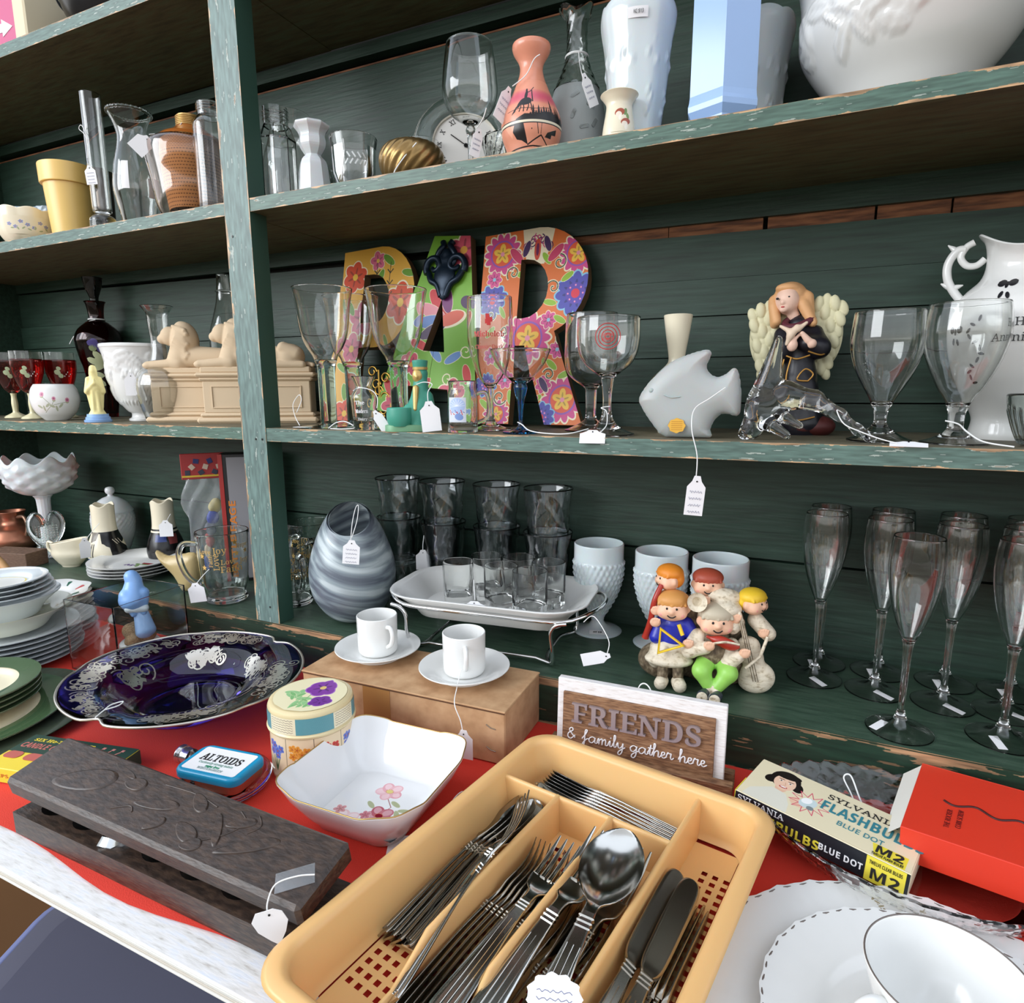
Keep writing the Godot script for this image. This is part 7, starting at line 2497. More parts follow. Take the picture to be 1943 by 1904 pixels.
func table_left() -> void:
	var y := TBL + 0.0018
	var o: Node3D
	var b: MB
	var pt: Paint
	# tall mixed stack at the left edge
	var gl := ceramic(c8(214, 220, 222), 0.15)
	var li := []
	for k in 7:
		li.append([0.098 - 0.0004 * k, 0.0072 * k, 0.015, gl, "large white dinner plate, %s in the tall stack by the plastic box" % ["lowest, rosy underneath", "second from the bottom", "third from the bottom", "fourth from the bottom", "fifth from the bottom", "sixth from the bottom", "topmost of seven"][k], 0.001 * sin(k * 2.0), 0.001 * cos(k * 3.0)])
	li.append([0.088, 0.055, 0.034, ceramic(c8(222, 222, 206), 0.15), "wide cream bowl resting on the seven dinner plates", 0.0, 0.0])
	li.append([0.076, 0.075, 0.036, gl, "deep white bowl under the small plates of the tall stack", -0.003, 0.0])
	for k in 4:
		li.append([0.071 - 0.001 * k, 0.1050 + 0.0065 * k, 0.013, gl, "small white plate, %s above the bowls of the tall stack" % ["first", "second", "third", "topmost, painted with hearts,"][k], -0.004 - 0.002 * k, 0.001 * k])
	stack("dinner_plate", Vector3(-1.153, y, -0.540), li, "tall stack of plates and bowls")
	pt = Paint.new(384, 384, c8(236, 234, 228))
	pt.ell(192, 192, 120, 120, 0, c8(228, 206, 110))
	pt.ell(192, 192, 108, 108, 0, c8(240, 238, 230))
	for k in 8:
		var a := TAU * k / 8.0
		var c := Vector2(192 + 154 * cos(a), 192 + 154 * sin(a))
		if k % 2 == 0:
			for s in [-1, 1]:
				pt.ell(c.x + s * 12, c.y - 6, 16, 14, 0, c8(222, 140, 150))
				pt.ell(c.x + s * 12, c.y - 6, 9, 8, 0, c8(240, 226, 222))
			pt.poly(pv([c.x - 27, c.y, c.x + 27, c.y, c.x, c.y + 30]), c8(222, 140, 150))
			pt.poly(pv([c.x - 17, c.y, c.x + 17, c.y, c.x, c.y + 18]), c8(240, 226, 222))
		else:
			for j in 3:
				pt.leaf(c.x + 22 * cos(j * 2.1), c.y + 18 * sin(j * 2.1), 20, j * 1.1, [c8(160, 200, 150), c8(96, 140, 130), c8(110, 150, 180)][j], c8(236, 234, 228))
	b = MB.new()
	var rows := disc_rows(1.0, 0.0)
	for i in rows.size():
		var r2 := PackedVector3Array()
		for p in rows[i]:
			var rr := Vector2(p.x, p.z).length()
			r2.append(Vector3(p.x * 0.0675, 0.0038 + 0.0095 * smoothstep(0.62, 1.0, rr), p.z * 0.0675))
		rows[i] = r2
	b.grid(rows)
	var tp := get_node("dinner_plate_010")
	part(tp, "painted_hearts", b, tex(pt.t(), 0.2))
	# wavy plates behind the plastic box
	for k in 8:
		o = thing("wavy_plate", "wavy edged white plate, %s in the pile seen through the plastic box" % ["lowest", "second from the bottom", "third from the bottom", "fourth from the bottom", "fourth from the top", "third from the top", "just under the top"][k] if k < 7 else "wavy edged plate painted with flowers, top of the pile behind the plastic box", "plate", Vector3(-1.238 + 0.001 * sin(k * 3.0), y + 0.0088 * k, -0.628), 4.0 * k, "wavy plates behind the plastic box")
		b = MB.new()
		lathe(b, plate_profile(0.082, 0.014), 72, func(a, p):
			var r: float = p.x * (1.0 + 0.035 * cos(a * 8.0) * smoothstep(0.05, 0.08, p.x))
			return Vector3(r * cos(a), p.y, r * sin(a)))
		part(o, "plate_body", b, M.white)
		if k == 7:
			for j in 10:
				b = MB.new()
				var a := TAU * j / 10.0
				loops(b, [rrect(0.017, 0.007, 0.003, 0.0), rrect(0.017, 0.007, 0.003, 0.0005)])
				part(o, "painted_leaf", b, mat([c8(60, 110, 90), c8(200, 90, 90), c8(180, 190, 140), c8(224, 190, 130)][j % 4], 0.3)).transform = Transform3D(Basis(Vector3.UP, -a + 0.6) * Basis(Vector3.BACK, 0.25), Vector3(0.066 * cos(a), 0.0108, 0.066 * sin(a)))
	# basket handle at the far left
	o = thing("wicker_basket", "basket with an arched handle wrapped in tan cane, behind the plate stack", "basket", Vector3(-1.43, y, -0.645), 0)
	b = MB.new()
	var hp := PackedVector3Array()
	for i in 25:
		var a := PI * i / 24.0
		hp.append(Vector3(0.145 * cos(a), 0.055 + 0.095 * sin(a), 0.02))
	tube(b, hp, 0.0068, 10)
	part(o, "handle", b, mat(c8(186, 142, 92), 0.6))
	b = MB.new()
	lathe(b, shell(cr(pv([0.06, 0.0, 0.064, 0.03, 0.067, 0.06])), 0.006, 0.008), 72, func(a, p): return Vector3((p.x + 0.0015 * sin(a * 26.0) * sin(p.y * 420.0)) * 2.1 * cos(a), p.y, (p.x + 0.0015 * sin(a * 26.0) * sin(p.y * 420.0)) * sin(a)))
	part(o, "woven_body", b, mat(c8(70, 58, 46), 0.7))
	# acrylic box with the bluebird inside
	o = thing("plastic_box", "open topped clear plastic display box around the bluebird figurine", "box", Vector3(-0.974, y, -0.622), 2)
	for w in [[0.0, 0.058, 0.0615, 0.112, 0.114, 0.0022], [0.0, 0.058, -0.0615, 0.112, 0.114, 0.0022], [-0.055, 0.058, 0.0, 0.0022, 0.114, 0.1205], [0.055, 0.058, 0.0, 0.0022, 0.114, 0.1205], [0.0, 0.0013, 0.0, 0.107, 0.0022, 0.1205]]:
		b = MB.new()
		b.box(Vector3(w[0], w[1], w[2]), Vector3(w[3], w[4], w[5]), 0.0004)
		part(o, "clear_wall", b, M.clear)
	b = MB.new()
	b.box(Vector3(-0.010, 0.0032, 0.040), Vector3(0.032, 0.0006, 0.012))
	part(o, "price_sticker", b, M.paper)
	text(o, "lettering", "KC $5", 0.0042, M.ink, Vector3(-0.010, 0.0037, 0.040), Basis(Vector3.RIGHT, -PI / 2), "Droid Sans", 400)
	o = thing("bluebird_figurine", "pale blue porcelain bird perched on a twiggy nest", "figurine", Vector3(-1.0, y + 0.0028, -0.652))
	o.transform.basis = look_basis(o.position)
	part(o, "bird_body", blob([[0.002, 0.118, 0, -0.002, 0.088, 0.004, 0.0125, 0.0205], [-0.002, 0.088, 0.004, 0.004, 0.070, 0.002, 0.0205, 0.0120], [-0.001, 0.126, -0.002, 0.0110, 0.0105, 0.0115], [-0.012, 0.098, 0.008, -0.004, 0.066, 0.014, 0.0095, 0.0050], [0.013, 0.098, 0.008, 0.010, 0.066, 0.014, 0.0095, 0.0050], [-0.003, 0.130, -0.012, -0.003, 0.129, -0.018, 0.0036, 0.001]], 0.0018, 0.004), ceramic(c8(128, 170, 224), 0.35))
	part(o, "bird_tail", blob([[0.004, 0.072, 0.004, 0.010, 0.036, 0.016, 0.0085, 0.0130], [0.004, 0.066, 0.008, 0.004, 0.034, 0.018, 0.0070, 0.0090], [0.010, 0.066, 0.008, 0.018, 0.036, 0.016, 0.0070, 0.0080]], 0.0018, 0.004), ceramic(c8(150, 186, 232), 0.35))
	part(o, "pale_wing_band", blob([[-0.010, 0.076, 0.014, 0.012, 0.074, 0.015, 0.0070, 0.0070]], 0.0018), ceramic(c8(206, 220, 226), 0.35))
	part(o, "nest", blob([[0, 0.028, -0.004, 0.022, 0.020, 0.020], [-0.012, 0.036, 0.004, 0.012, 0.012, 0.012], [0.012, 0.026, 0.008, 0.014, 0.012, 0.012], [-0.008, 0.020, 0.014, 0.014, 0.012, 0.010]], 0.0022), wood([[0.0, c8(84, 62, 40)], [0.5, c8(170, 138, 100)], [1.0, c8(214, 190, 156)]], Vector3(40, 40, 40), 0.7, 80, 0.1))
	b = MB.new()
	lathe(b, cr(pv([0, 0, 0.030, 0, 0.031, 0.006, 0.027, 0.016, 0, 0.018]), 3), 32)
	part(o, "base", b, M.white)
	# green rimmed plates
	var cream := ceramic(c8(232, 222, 192), 0.15)
	var green := ceramic(c8(66, 92, 62), 0.08)
	stack("oval_tray", Vector3(-0.985, y, -0.392), [[0.150, 0.0, 0.010, ceramic(c8(64, 74, 60), 0.1), "dark green serving tray lying under the cream plates", 0.0, 0.0]], "")
	li = [[0.120, 0.0062, 0.012, cream, "big cream plate with a dark green border and red flowers", 0.005, 0.003, green]]
	for k in 4:
		li.append([0.086, 0.0118 + 0.0075 * k, 0.014, cream, "small cream plate with a green border, %s of four on the big one" % ["lowest", "second", "third", "topmost"][k], -0.018 + 0.001 * k, -0.012, green])
	stack("green_rim_plate", Vector3(-0.985, y, -0.392), li, "cream plates with green borders")
	for k in 6:
		b = MB.new()
		loops(b, [rrect(0.012, 0.006, 0.0028, 0.0), rrect(0.012, 0.006, 0.0028, 0.0004)])
		part(get_node("green_rim_plate"), "red_flower", b, mat(c8(160, 60, 56), 0.4)).transform = Transform3D(Basis(Vector3.UP, k * 0.9), Vector3(0.076 * cos(0.2 + k * 0.35), 0.0092, 0.076 * sin(0.2 + k * 0.35)))
	cobalt(Vector3(-0.752, y, -0.551))
	# candle coaster box
	o = thing("candle_box", "flat green and yellow printed box of candle coasters", "box", Vector3(-0.752, y, -0.385), 12)
	b = MB.new()
	b.box(Vector3(0, 0.009, 0), Vector3(0.150, 0.018, 0.066), 0.0008)
	part(o, "carton", b, mat(c8(236, 208, 60), 0.5))
	b = MB.new()
	extrude(b, pv([-0.0745, 0.0325, -0.0745, -0.002, 0.058, 0.000, 0.0745, -0.0325, 0.0745, 0.0325]), 0.0004)
	var up := Basis(Vector3.RIGHT, -PI / 2)
	part(o, "green_panel", b, mat(c8(38, 66, 52), 0.5)).transform = Transform3D(up, Vector3(0, 0.0181, 0))
	b = MB.new()
	b.box(Vector3(0.0753, 0.009, 0), Vector3(0.0006, 0.0172, 0.065))
	part(o, "green_end", b, mat(c8(38, 66, 52), 0.5))
	text(o, "lettering", "SIX Ho-Ty-Ho-Deys", 0.0052, mat(c8(232, 206, 60), 0.5), Vector3(-0.022, 0.0186, -0.024), up * Basis(Vector3.BACK, 0.02), "Droid Serif", 700, 0.085)
	text(o, "lettering", "CANDLE COASTERS", 0.0090, mat(c8(196, 110, 100), 0.5), Vector3(-0.026, 0.0186, -0.0115), up, "Droid Sans", 700, 0.088)
	text(o, "lettering", "KEEPS CANDLES", 0.0042, mat(c8(190, 120, 40), 0.5), Vector3(-0.03, 0.009, 0.0332), Basis.IDENTITY, "Droid Sans", 700, 0.07)
	var pink := mat(c8(206, 130, 120), 0.5)
	for k in 4:
		b = MB.new()
		if k < 3:
			b.box(Vector3(0.028 + k * 0.013, 0.0186, -0.012), Vector3(0.0014, 0.0004, 0.022), 0.0, Basis(Vector3.UP, -0.5))
			b.box(Vector3(0.034 + k * 0.013, 0.0186, -0.0245), Vector3(0.004, 0.0004, 0.0035), 0.0006)
		part(o, "printed_candle", b, pink) if k < 3 else null
		b = MB.new()
		loops(b, [rrect(0.022, 0.013, 0.006, 0.0184), rrect(0.022, 0.013, 0.006, 0.0187)])
		part(o, "printed_coaster", b, mat(c8(190, 96, 84), 0.5)).position = Vector3(-0.060 + k * 0.028, 0, 0.008)
	chest()
	# tin on a clear flask
	o = thing("glass_flask", "flat round clear glass flask lying under the mint tin", "flask", Vector3(-0.562, y, -0.446), 0)
	b = MB.new()
	lathe(b, cr(pv([0, 0.0, 0.040, 0.0, 0.047, 0.003, 0.049, 0.0075, 0.046, 0.012, 0.036, 0.0142, 0, 0.0142]), 4), 56)
	part(o, "body", b, M.thick)
	b = MB.new()
	lathe(b, cr(pv([0.0095, 0.0, 0.0095, 0.010, 0.0108, 0.011, 0.0095, 0.0125, 0.0108, 0.014, 0.0095, 0.0155, 0.0108, 0.017, 0.0095, 0.0185, 0.0, 0.019]), 3), 28)
	part(o, "threaded_neck", b, mat(c8(206, 206, 206), 0.2, 0.9)).transform = Transform3D(Basis(Vector3.BACK, PI / 2), Vector3(-0.0655, 0.0098, -0.010))
	o = thing("mint_tin", "small hinged mint tin with a bright blue lid and white label", "tin", Vector3(-0.556, y + 0.0146, -0.4365), 7.7)
	b = MB.new()
	loops(b, [rrect(0.076, 0.046, 0.010, 0.0), rrect(0.079, 0.049, 0.011, 0.002), rrect(0.079, 0.049, 0.011, 0.012)])
	part(o, "base", b, mat(c8(176, 140, 116), 0.32, 0.85))
	b = MB.new()
	loops(b, [rrect(0.0805, 0.0505, 0.0115, 0.0105), rrect(0.0825, 0.0525, 0.012, 0.0112), rrect(0.0825, 0.0525, 0.012, 0.0170), rrect(0.0800, 0.0500, 0.0115, 0.0192), rrect(0.0770, 0.0470, 0.010, 0.0198)])
	part(o, "lid", b, mat(c8(30, 150, 194), 0.25))
	b = MB.new()
	loops(b, [rrect(0.0685, 0.0405, 0.003, 0.0196), rrect(0.0685, 0.0405, 0.003, 0.0201)])
	part(o, "label_print", b, M.paper)
	text(o, "lettering", "ALTOIDS", 0.0118, M.ink, Vector3(0.0, 0.0203, -0.003), up, "Droid Serif", 700, 0.052)
	text(o, "lettering", "Curiously strong mints", 0.0022, mat(c8(150, 180, 170), 0.5), Vector3(0.0, 0.0203, 0.0065), up, "Droid Serif", 400, 0.044)
	text(o, "lettering", "sugar free", 0.0034, mat(c8(40, 150, 110), 0.5), Vector3(0.0, 0.0203, 0.0115), up, "Droid Serif", 700, 0.018)
	text(o, "lettering", "WINTERGREEN", 0.0026, mat(c8(160, 180, 180), 0.5), Vector3(0.0, 0.0203, 0.0160), up, "Droid Serif", 400, 0.032)
	for x in [-0.029, -0.016]:
		part(o, "hinge_hole", lathe(MB.new(), pv([0, 0.0012, 0.0024, 0.001, 0.0030, 0.0, 0, 0]), 16), M.black).transform = Transform3D(Basis(Vector3.RIGHT, PI / 2), Vector3(x, 0.0062, 0.0246))


func cobalt(at: Vector3) -> void:
	var o := thing("cobalt_bowl", "wide cobalt blue glass bowl with silver overlay scrolls and a lobed silver edge", "bowl", at)
	var lobe := func(a: float) -> float:
		var r := 1.0 + 0.055 * cos(2.0 * a)
		for n in [1.44, -1.33, 2.75, -2.35, 0.25]:
			r -= (0.07 if absf(n) < 1.5 and absf(n) > 1.0 else 0.02) * exp(-pow(wrapf(a - n, -PI, PI) / 0.09, 2.0))
		return r
	# height of the upper surface for a share s of the way from the middle to the edge
	var top := cr(pv([0.0, 0.012, 0.22, 0.0125, 0.40, 0.0135, 0.50, 0.020, 0.60, 0.0345, 0.70, 0.0445, 0.85, 0.0490, 1.0, 0.0520]), 4)
	var hs := func(s: float) -> float:
		for k in top.size() - 1:
			if s <= top[k + 1].x:
				return lerpf(top[k].y, top[k + 1].y, (s - top[k].x) / maxf(top[k + 1].x - top[k].x, 1e-5))
		return 0.052
	var at_ := func(a: float, s: float, lift: float) -> Vector3:
		var k: float = lerpf(1.0, lobe.call(a), smoothstep(0.5, 1.0, s)) * 0.151 * s
		return Vector3(k * cos(a), hs.call(s) + lift, k * sin(a))
	var rows := []
	for e in [[0.0, -0.004], [0.38, -0.0115], [0.42, -0.0120], [0.45, -0.005], [0.56, -0.004], [0.66, -0.004], [0.85, -0.0036], [0.97, -0.003], [1.0, -0.0015], [0.995, 0.0], [0.93, 0.0], [0.85, 0.0], [0.78, 0.0], [0.70, 0.0], [0.65, 0.0], [0.60, 0.0], [0.55, 0.0], [0.50, 0.0], [0.44, 0.0], [0.36, 0.0], [0.2, 0.0], [0.0, 0.0]]:
		var row := PackedVector3Array()
		for j in 144:
			row.append(at_.call(TAU * j / 144.0, e[0], e[1]))
		rows.append(row)
	var b := MB.new()
	b.grid(rows, true)
	var blue := mat(c8(26, 20, 96), 0.04)
	blue.metallic_specular = 0.7
	var bm := glass(c8(70, 60, 190))
	part(o, "bowl_body", b, bm)
	b = MB.new()
	var ring := PackedVector3Array()
	for j in 144:
		ring.append(at_.call(TAU * j / 144.0, 0.999, -0.0004))
	tube(b, ring, 0.0017, 8, true)
	var silver := mat(c8(206, 200, 190), 0.3, 0.9)
	part(o, "silver_edge", b, silver)
	# overlay: scrolls, grapes and leaves laid on the glass
	var ribbon := func(mb: MB, pts: PackedVector2Array, w: float) -> void:
		var l := PackedVector3Array()
		var r := PackedVector3Array()
		for i in pts.size():
			var d := (pts[mini(i + 1, pts.size() - 1)] - pts[maxi(i - 1, 0)])
			var a: float = pts[i].x
			var s: float = pts[i].y
			var n := Vector2(-d.y * 0.151, d.x * 0.151 * s).normalized()
			l.append(at_.call(a + n.x * w / (0.151 * s), s + n.y * w / 0.151, 0.0005))
			r.append(at_.call(a - n.x * w / (0.151 * s), s - n.y * w / 0.151, 0.0005))
		mb.grid([r, l])
	var rng := RandomNumberGenerator.new()
	rng.seed = 5
	for c in [[2.65, 0.84, 1.5], [1.95, 0.82, 1.0], [0.75, 0.83, 1.5], [-0.35, 0.83, 1.6], [-1.95, 0.84, 1.6], [-2.9, 0.82, 1.2], [-1.05, 0.60, 1.1], [-2.2, 0.62, 1.1], [-0.2, 0.62, 1.0], [3.0, 0.60, 0.8]]:
		var mb := MB.new()
		for k in int(13 * c[2]):
			var ca: float = c[0] + rng.randf_range(-0.26, 0.26) * c[2]
			var cs: float = c[1] + rng.randf_range(-0.085, 0.085) * (1.0 if c[1] > 0.7 else 0.7)
			var rad := rng.randf_range(0.006, 0.0125)
			var st := rng.randf() * TAU
			var dir := 1.0 if k % 2 else -1.0
			var pts := PackedVector2Array()
			for i in 20:
				var t := i / 19.0
				var an := st + dir * TAU * 1.35 * t
				var rr := rad * (1.0 - 0.85 * t)
				pts.append(Vector2(ca + rr * cos(an) / (0.151 * cs), clampf(cs + rr * sin(an) / 0.151, 0.1, 0.965)))
			ribbon.call(mb, pts, 0.0009)
		for k in int(16 * c[2]):
			var ca: float = c[0] + rng.randf_range(-0.2, 0.2) * c[2]
			var cs: float = c[1] + rng.randf_range(-0.06, 0.06)
			var rd := rng.randf_range(0.0022, 0.0062)
			var pts := PackedVector2Array()
			var an := rng.randf() * TAU
			for i in 6:
				var t := (i / 5.0 - 0.5) * 2.0
				pts.append(Vector2(ca + rd * t * cos(an) / (0.151 * cs), cs + rd * t * sin(an) / 0.151))
			ribbon.call(mb, pts, rd * 0.62)
		part(o, "silver_overlay", mb, silver)


func chest() -> void:
	var o := thing("carved_game_box", "long carved dark wood folding game box, its lid propped ajar over the hollowed base", "box", Vector3(-0.505, TBL + 0.0005, -0.335), 0)
	var wd := wood([[0.0, c8(34, 25, 20)], [0.45, c8(58, 44, 36)], [0.8, c8(76, 58, 46)], [1.0, c8(92, 72, 56)]], Vector3(5, 22, 14), 0.42, 91, 0.03)
	wd.clearcoat_enabled = true
	wd.clearcoat = 0.25
	wd.clearcoat_roughness = 0.4
	var base := CSGBox3D.new()
	base.name = "base"
	base.size = Vector3(0.366, 0.023, 0.066)
	base.position = Vector3(0.0, 0.0125, 0.0)
	base.material = wd
	for k in 7:
		var s := CSGSphere3D.new()
		s.name = "pit_%03d" % k
		s.operation = CSGShape3D.OPERATION_SUBTRACTION
		s.radius = 0.024
		s.radial_segments = 20
		s.rings = 10
		s.position = Vector3(-0.150 + k * 0.050, 0.024, 0.002)
		s.material = mat(c8(24, 18, 15), 0.6)
		base.add_child(s, true)
	o.add_child(base, true)
	var lidb := Basis(Vector3.RIGHT, 0.20) * Basis(Vector3.BACK, -0.012)
	var lid := Node3D.new()
	var b := MB.new()
	b.box(Vector3.ZERO, Vector3(0.375, 0.021, 0.064), 0.0035)
	var l := part(o, "lid", b, wd)
	l.transform = Transform3D(lidb, Vector3(-0.002, 0.0525, -0.001))
	lid.free()
	# shallow carving on the lid
	for q in [[-0.105, 0.004, 0.034, 0.013, 0.35], [-0.050, -0.010, 0.013, 0.007, 0.1], [-0.008, 0.000, 0.024, 0.006, 0.25], [0.030, -0.016, 0.014, 0.006, -0.5], [0.045, 0.012, 0.016, 0.007, -0.3], [0.070, 0.000, 0.018, 0.004, -0.9], [0.085, -0.012, 0.014, 0.005, 0.5], [0.108, 0.004, 0.028, 0.006, 0.55], [0.060, 0.020, 0.010, 0.006, 0.4], [0.010, 0.016, 0.010, 0.005, 0.9], [-0.075, -0.018, 0.020, 0.003, -0.2]]:
		b = MB.new()
		var ls := []
		for e in [[1.0, 0.0], [0.97, 0.0009], [0.88, 0.0013]]:
			var lp := PackedVector3Array()
			for j in 24:
				var t := TAU * j / 24.0
				lp.append(Vector3(q[2] * e[0] * cos(t), e[1], q[3] * e[0] * sin(t) * (1.0 + 0.25 * cos(t))))
			ls.append(lp)
		loops(b, ls)
		part(l, "carved_leaf", b, wd).transform = Transform3D(Basis(Vector3.UP, q[4]), Vector3(q[0], 0.0104, q[1]))
	for q in [v3([0.075, 0.0106, -0.022, 0.088, 0.0106, -0.014, 0.080, 0.0106, 0.002, 0.062, 0.0106, 0.016, 0.055, 0.0106, 0.026]), v3([0.095, 0.0106, -0.024, 0.104, 0.0106, -0.016, 0.098, 0.0106, -0.006]), v3([-0.045, 0.0106, 0.018, -0.030, 0.0106, 0.010, -0.022, 0.0106, 0.014]), v3([-0.02, 0.0106, -0.02, 0.02, 0.0106, -0.022, 0.05, 0.0106, -0.018])]:
		b = MB.new()
		tube(b, cr3(q), 0.0008, 6)
		part(l, "carved_line", b, wd)
	var fo := MB.new()
	lathe(fo, pv([0, 0, 0.016, 0.002, 0.019, 0.010, 0.014, 0.017, 0, 0.019]), 11, func(a, p): return Vector3(p.x * (1.0 + 0.22 * sin(a * 3.0 + p.y * 300.0)) * cos(a), p.y + 0.002 * sin(a * 5.0), p.x * (0.8 + 0.2 * cos(a * 4.0)) * sin(a)), 10.0)
	solo("foil_scrap", "crumpled scrap of silver foil propping the carved lid open", "foil", Vector3(-0.556, TBL + 0.0165, -0.322), fo, mat(c8(190, 194, 196), 0.18, 1.0))
	b = MB.new()
	b.box(Vector3.ZERO, Vector3(0.030, 0.0004, 0.018))
	var film := mat(Color(0.8, 0.82, 0.84, 0.14), 0.1)
	film.transparency = BaseMaterial3D.TRANSPARENCY_ALPHA
	M.tape = film
	part(l, "clear_tape", b, film).transform = Transform3D(Basis(Vector3.UP, 0.7), Vector3(0.168, 0.0112, 0.012))


func decal(o: Node3D, called: String, pt: Paint, w: float, d: float, hh: float) -> void:
	var b := MB.new()
	b.quad(Vector3(-w / 2, hh, d / 2), Vector3(w / 2, hh, d / 2), Vector3(w / 2, hh, -d / 2), Vector3(-w / 2, hh, -d / 2), Vector3.UP)
	part(o, called, b, tex(pt.t(), 0.2))


func rose(pt: Paint, x: float, y: float, r: float, c: Color, heart: Color) -> void:
	for k in 5:
		var a := k * TAU / 5 + 0.3
		pt.ell(x + cos(a) * r * 0.5, y + sin(a) * r * 0.42, r * 0.56, r * 0.44, a, c.lerp(Color.WHITE, 0.25 + 0.1 * (k % 3)))
		pt.ell(x + cos(a) * r * 0.62, y + sin(a) * r * 0.55, r * 0.34, r * 0.26, a, c.lerp(Color.WHITE, 0.55))
	pt.ell(x, y, r * 0.26, r * 0.2, 0, heart)
	for k in 12:
		var a := k * TAU / 12
		pt.ell(x + cos(a) * r * 0.28, y + sin(a) * r * 0.22, 2.4, 2.4, 0, c8(206, 130, 60))


func table_middle() -> void:
	var y := TBL + 0.0018
	var o: Node3D
	var b: MB
	var pt: Paint
	var up := Basis(Vector3.RIGHT, -PI / 2)
	# flower tin
	o = thing("flower_tin", "round lidded tin printed with purple, orange and red garden flowers", "tin", Vector3(-0.500, y, -0.519))
	var fa := facing(o.position)
	var side := pv([0.0440, 0.0, 0.0463, 0.002, 0.0463, 0.060])
	b = MB.new()
	lathe(b, pv([0, 0, 0.0440, 0.0, 0.0463, 0.002, 0.0463, 0.060, 0, 0.060]), 56)
	part(o, "body", b, ceramic(c8(228, 206, 168), 0.3))
	pt = Paint.new(640, 256, c8(230, 208, 172))
	for k in 5:
		pt.line(pv([k * 150 + 20, 0, k * 150 + 20, 256]), 2, c8(90, 80, 70))
	for q in [[95, 0], [245, 1], [395, 2], [545, 0]]:
		for k in 4:
			pt.line(pv([q[0], 210, q[0] - 30 + k * 20, 120]), 6, c8(70, 110, 70))
		for k in 7:
			pt.flower(q[0] - 36 + (k % 4) * 24, 56 + (k * 29) % 70, 24, 5, k, [c8(92, 110, 190), c8(226, 150, 60), c8(196, 54, 46)][q[1]], [c8(150, 160, 214), c8(240, 190, 110), c8(220, 110, 90)][q[1]], c8(190, 90, 50), 0.6)
	part(o, "flower_print", patch(side, 0.006, 0.056, fa, 2.9, 0.0004, 4, 40), tex(pt.t(), 0.3))
	b = MB.new()
	lathe(b, pv([0.0463, 0.0575, 0.0488, 0.058, 0.0494, 0.0600, 0.0478, 0.0618, 0.0476, 0.0815, 0.0462, 0.0850, 0.0430, 0.0868, 0.0415, 0.0866, 0, 0.0862]), 56)
	part(o, "lid", b, ceramic(c8(224, 206, 160), 0.3))
	pt = Paint.new(640, 96, c8(96, 152, 160))
	for k in 1500:
		pt.im.set_pixel((k * 97) % 640, (k * 31 + k / 7) % 96, c8(60, 100, 116))
	for q in [[90, 150], [420, 130]]:
		pt.poly(pv([q[0], 0, q[0] + q[1], 0, q[0] + q[1], 96, q[0], 96]), c8(232, 222, 190))
		for k in 6:
			var ln := PackedVector2Array()
			for i in 24:
				ln.append(Vector2(q[0] + 8 + i * (q[1] - 16) / 24.0, 12 + k * 14 + 3.0 * sin(i * 1.9 + k)))
			pt.line(ln, 1.5, c8(110, 96, 84))
	part(o, "lid_print", patch(pv([0.0478, 0.0618, 0.0476, 0.0815]), 0.0625, 0.0812, fa, 3.1, 0.0004, 2, 40), tex(pt.t(), 0.3))
	pt = Paint.new(384, 384, c8(240, 230, 190))
	for q in [[150, 240, 0.6], [110, 250, 0.2], [200, 250, -0.4], [230, 300, 0.8], [260, 290, 0.3], [190, 320, 1.4], [140, 210, 1.2], [90, 220, -0.3]]:
		pt.leaf(q[0], q[1], 44, q[2], c8(150, 200, 140), c8(220, 222, 176))
		pt.leaf(q[0] + 14, q[1] + 12, 28, q[2] + 0.7, c8(130, 186, 120), c8(220, 222, 176))
	pt.line(pv([200, 180, 210, 260, 190, 330]), 6, c8(140, 180, 120))
	pt.flower(210, 110, 88, 6, 0.3, c8(134, 66, 160), c8(170, 110, 196), c8(226, 196, 120), 0.75)
	pt.flower(300, 236, 56, 5, 0.9, c8(120, 60, 150), c8(160, 100, 190), c8(120, 60, 150), 0.8)
	b = MB.new()
	b.grid(disc_rows(0.0410, 0.0872))
	part(o, "lid_flower_print", b, tex(pt.t(), 0.3))
	# cardboard box with two cups
	o = thing("cardboard_box", "long brown cardboard box stapled and taped, carrying the two espresso cups", "box", Vector3(-0.441, y, -0.656), 2)
	b = MB.new()
	b.box(Vector3(0, 0.033, 0), Vector3(0.292, 0.066, 0.112), 0.0015)
	var cbm := wood([[0.0, c8(168, 128, 90)], [0.5, c8(190, 150, 110)], [1.0, c8(204, 166, 126)]], Vector3(3, 3, 3), 0.85, 95, 0.02)
	part(o, "carton", b, cbm)
	b = MB.new()
	b.box(Vector3(0.0, 0.0672, 0.0006), Vector3(0.2935, 0.0024, 0.114), 0.0008)
	part(o, "lid_flap", b, cbm)
	b = MB.new()
	b.box(Vector3(0.0, 0.0651, 0.0563), Vector3(0.291, 0.0016, 0.0008))
	part(o, "torn_edge", b, mat(c8(92, 62, 40), 0.9))
	b = MB.new()
	b.box(Vector3(-0.03, 0.034, 0.0565), Vector3(0.04, 0.060, 0.0006))
	part(o, "brown_tape", b, mat(c8(170, 124, 74), 0.25))
	for q in [0.048, 0.020]:
		b = MB.new()
		tube(b, v3([0.122, q, 0.0566, 0.128, q - 0.003, 0.0572, 0.134, q - 0.004, 0.0566]), 0.0006, 6)
		part(o, "staple", b, M.old_steel)
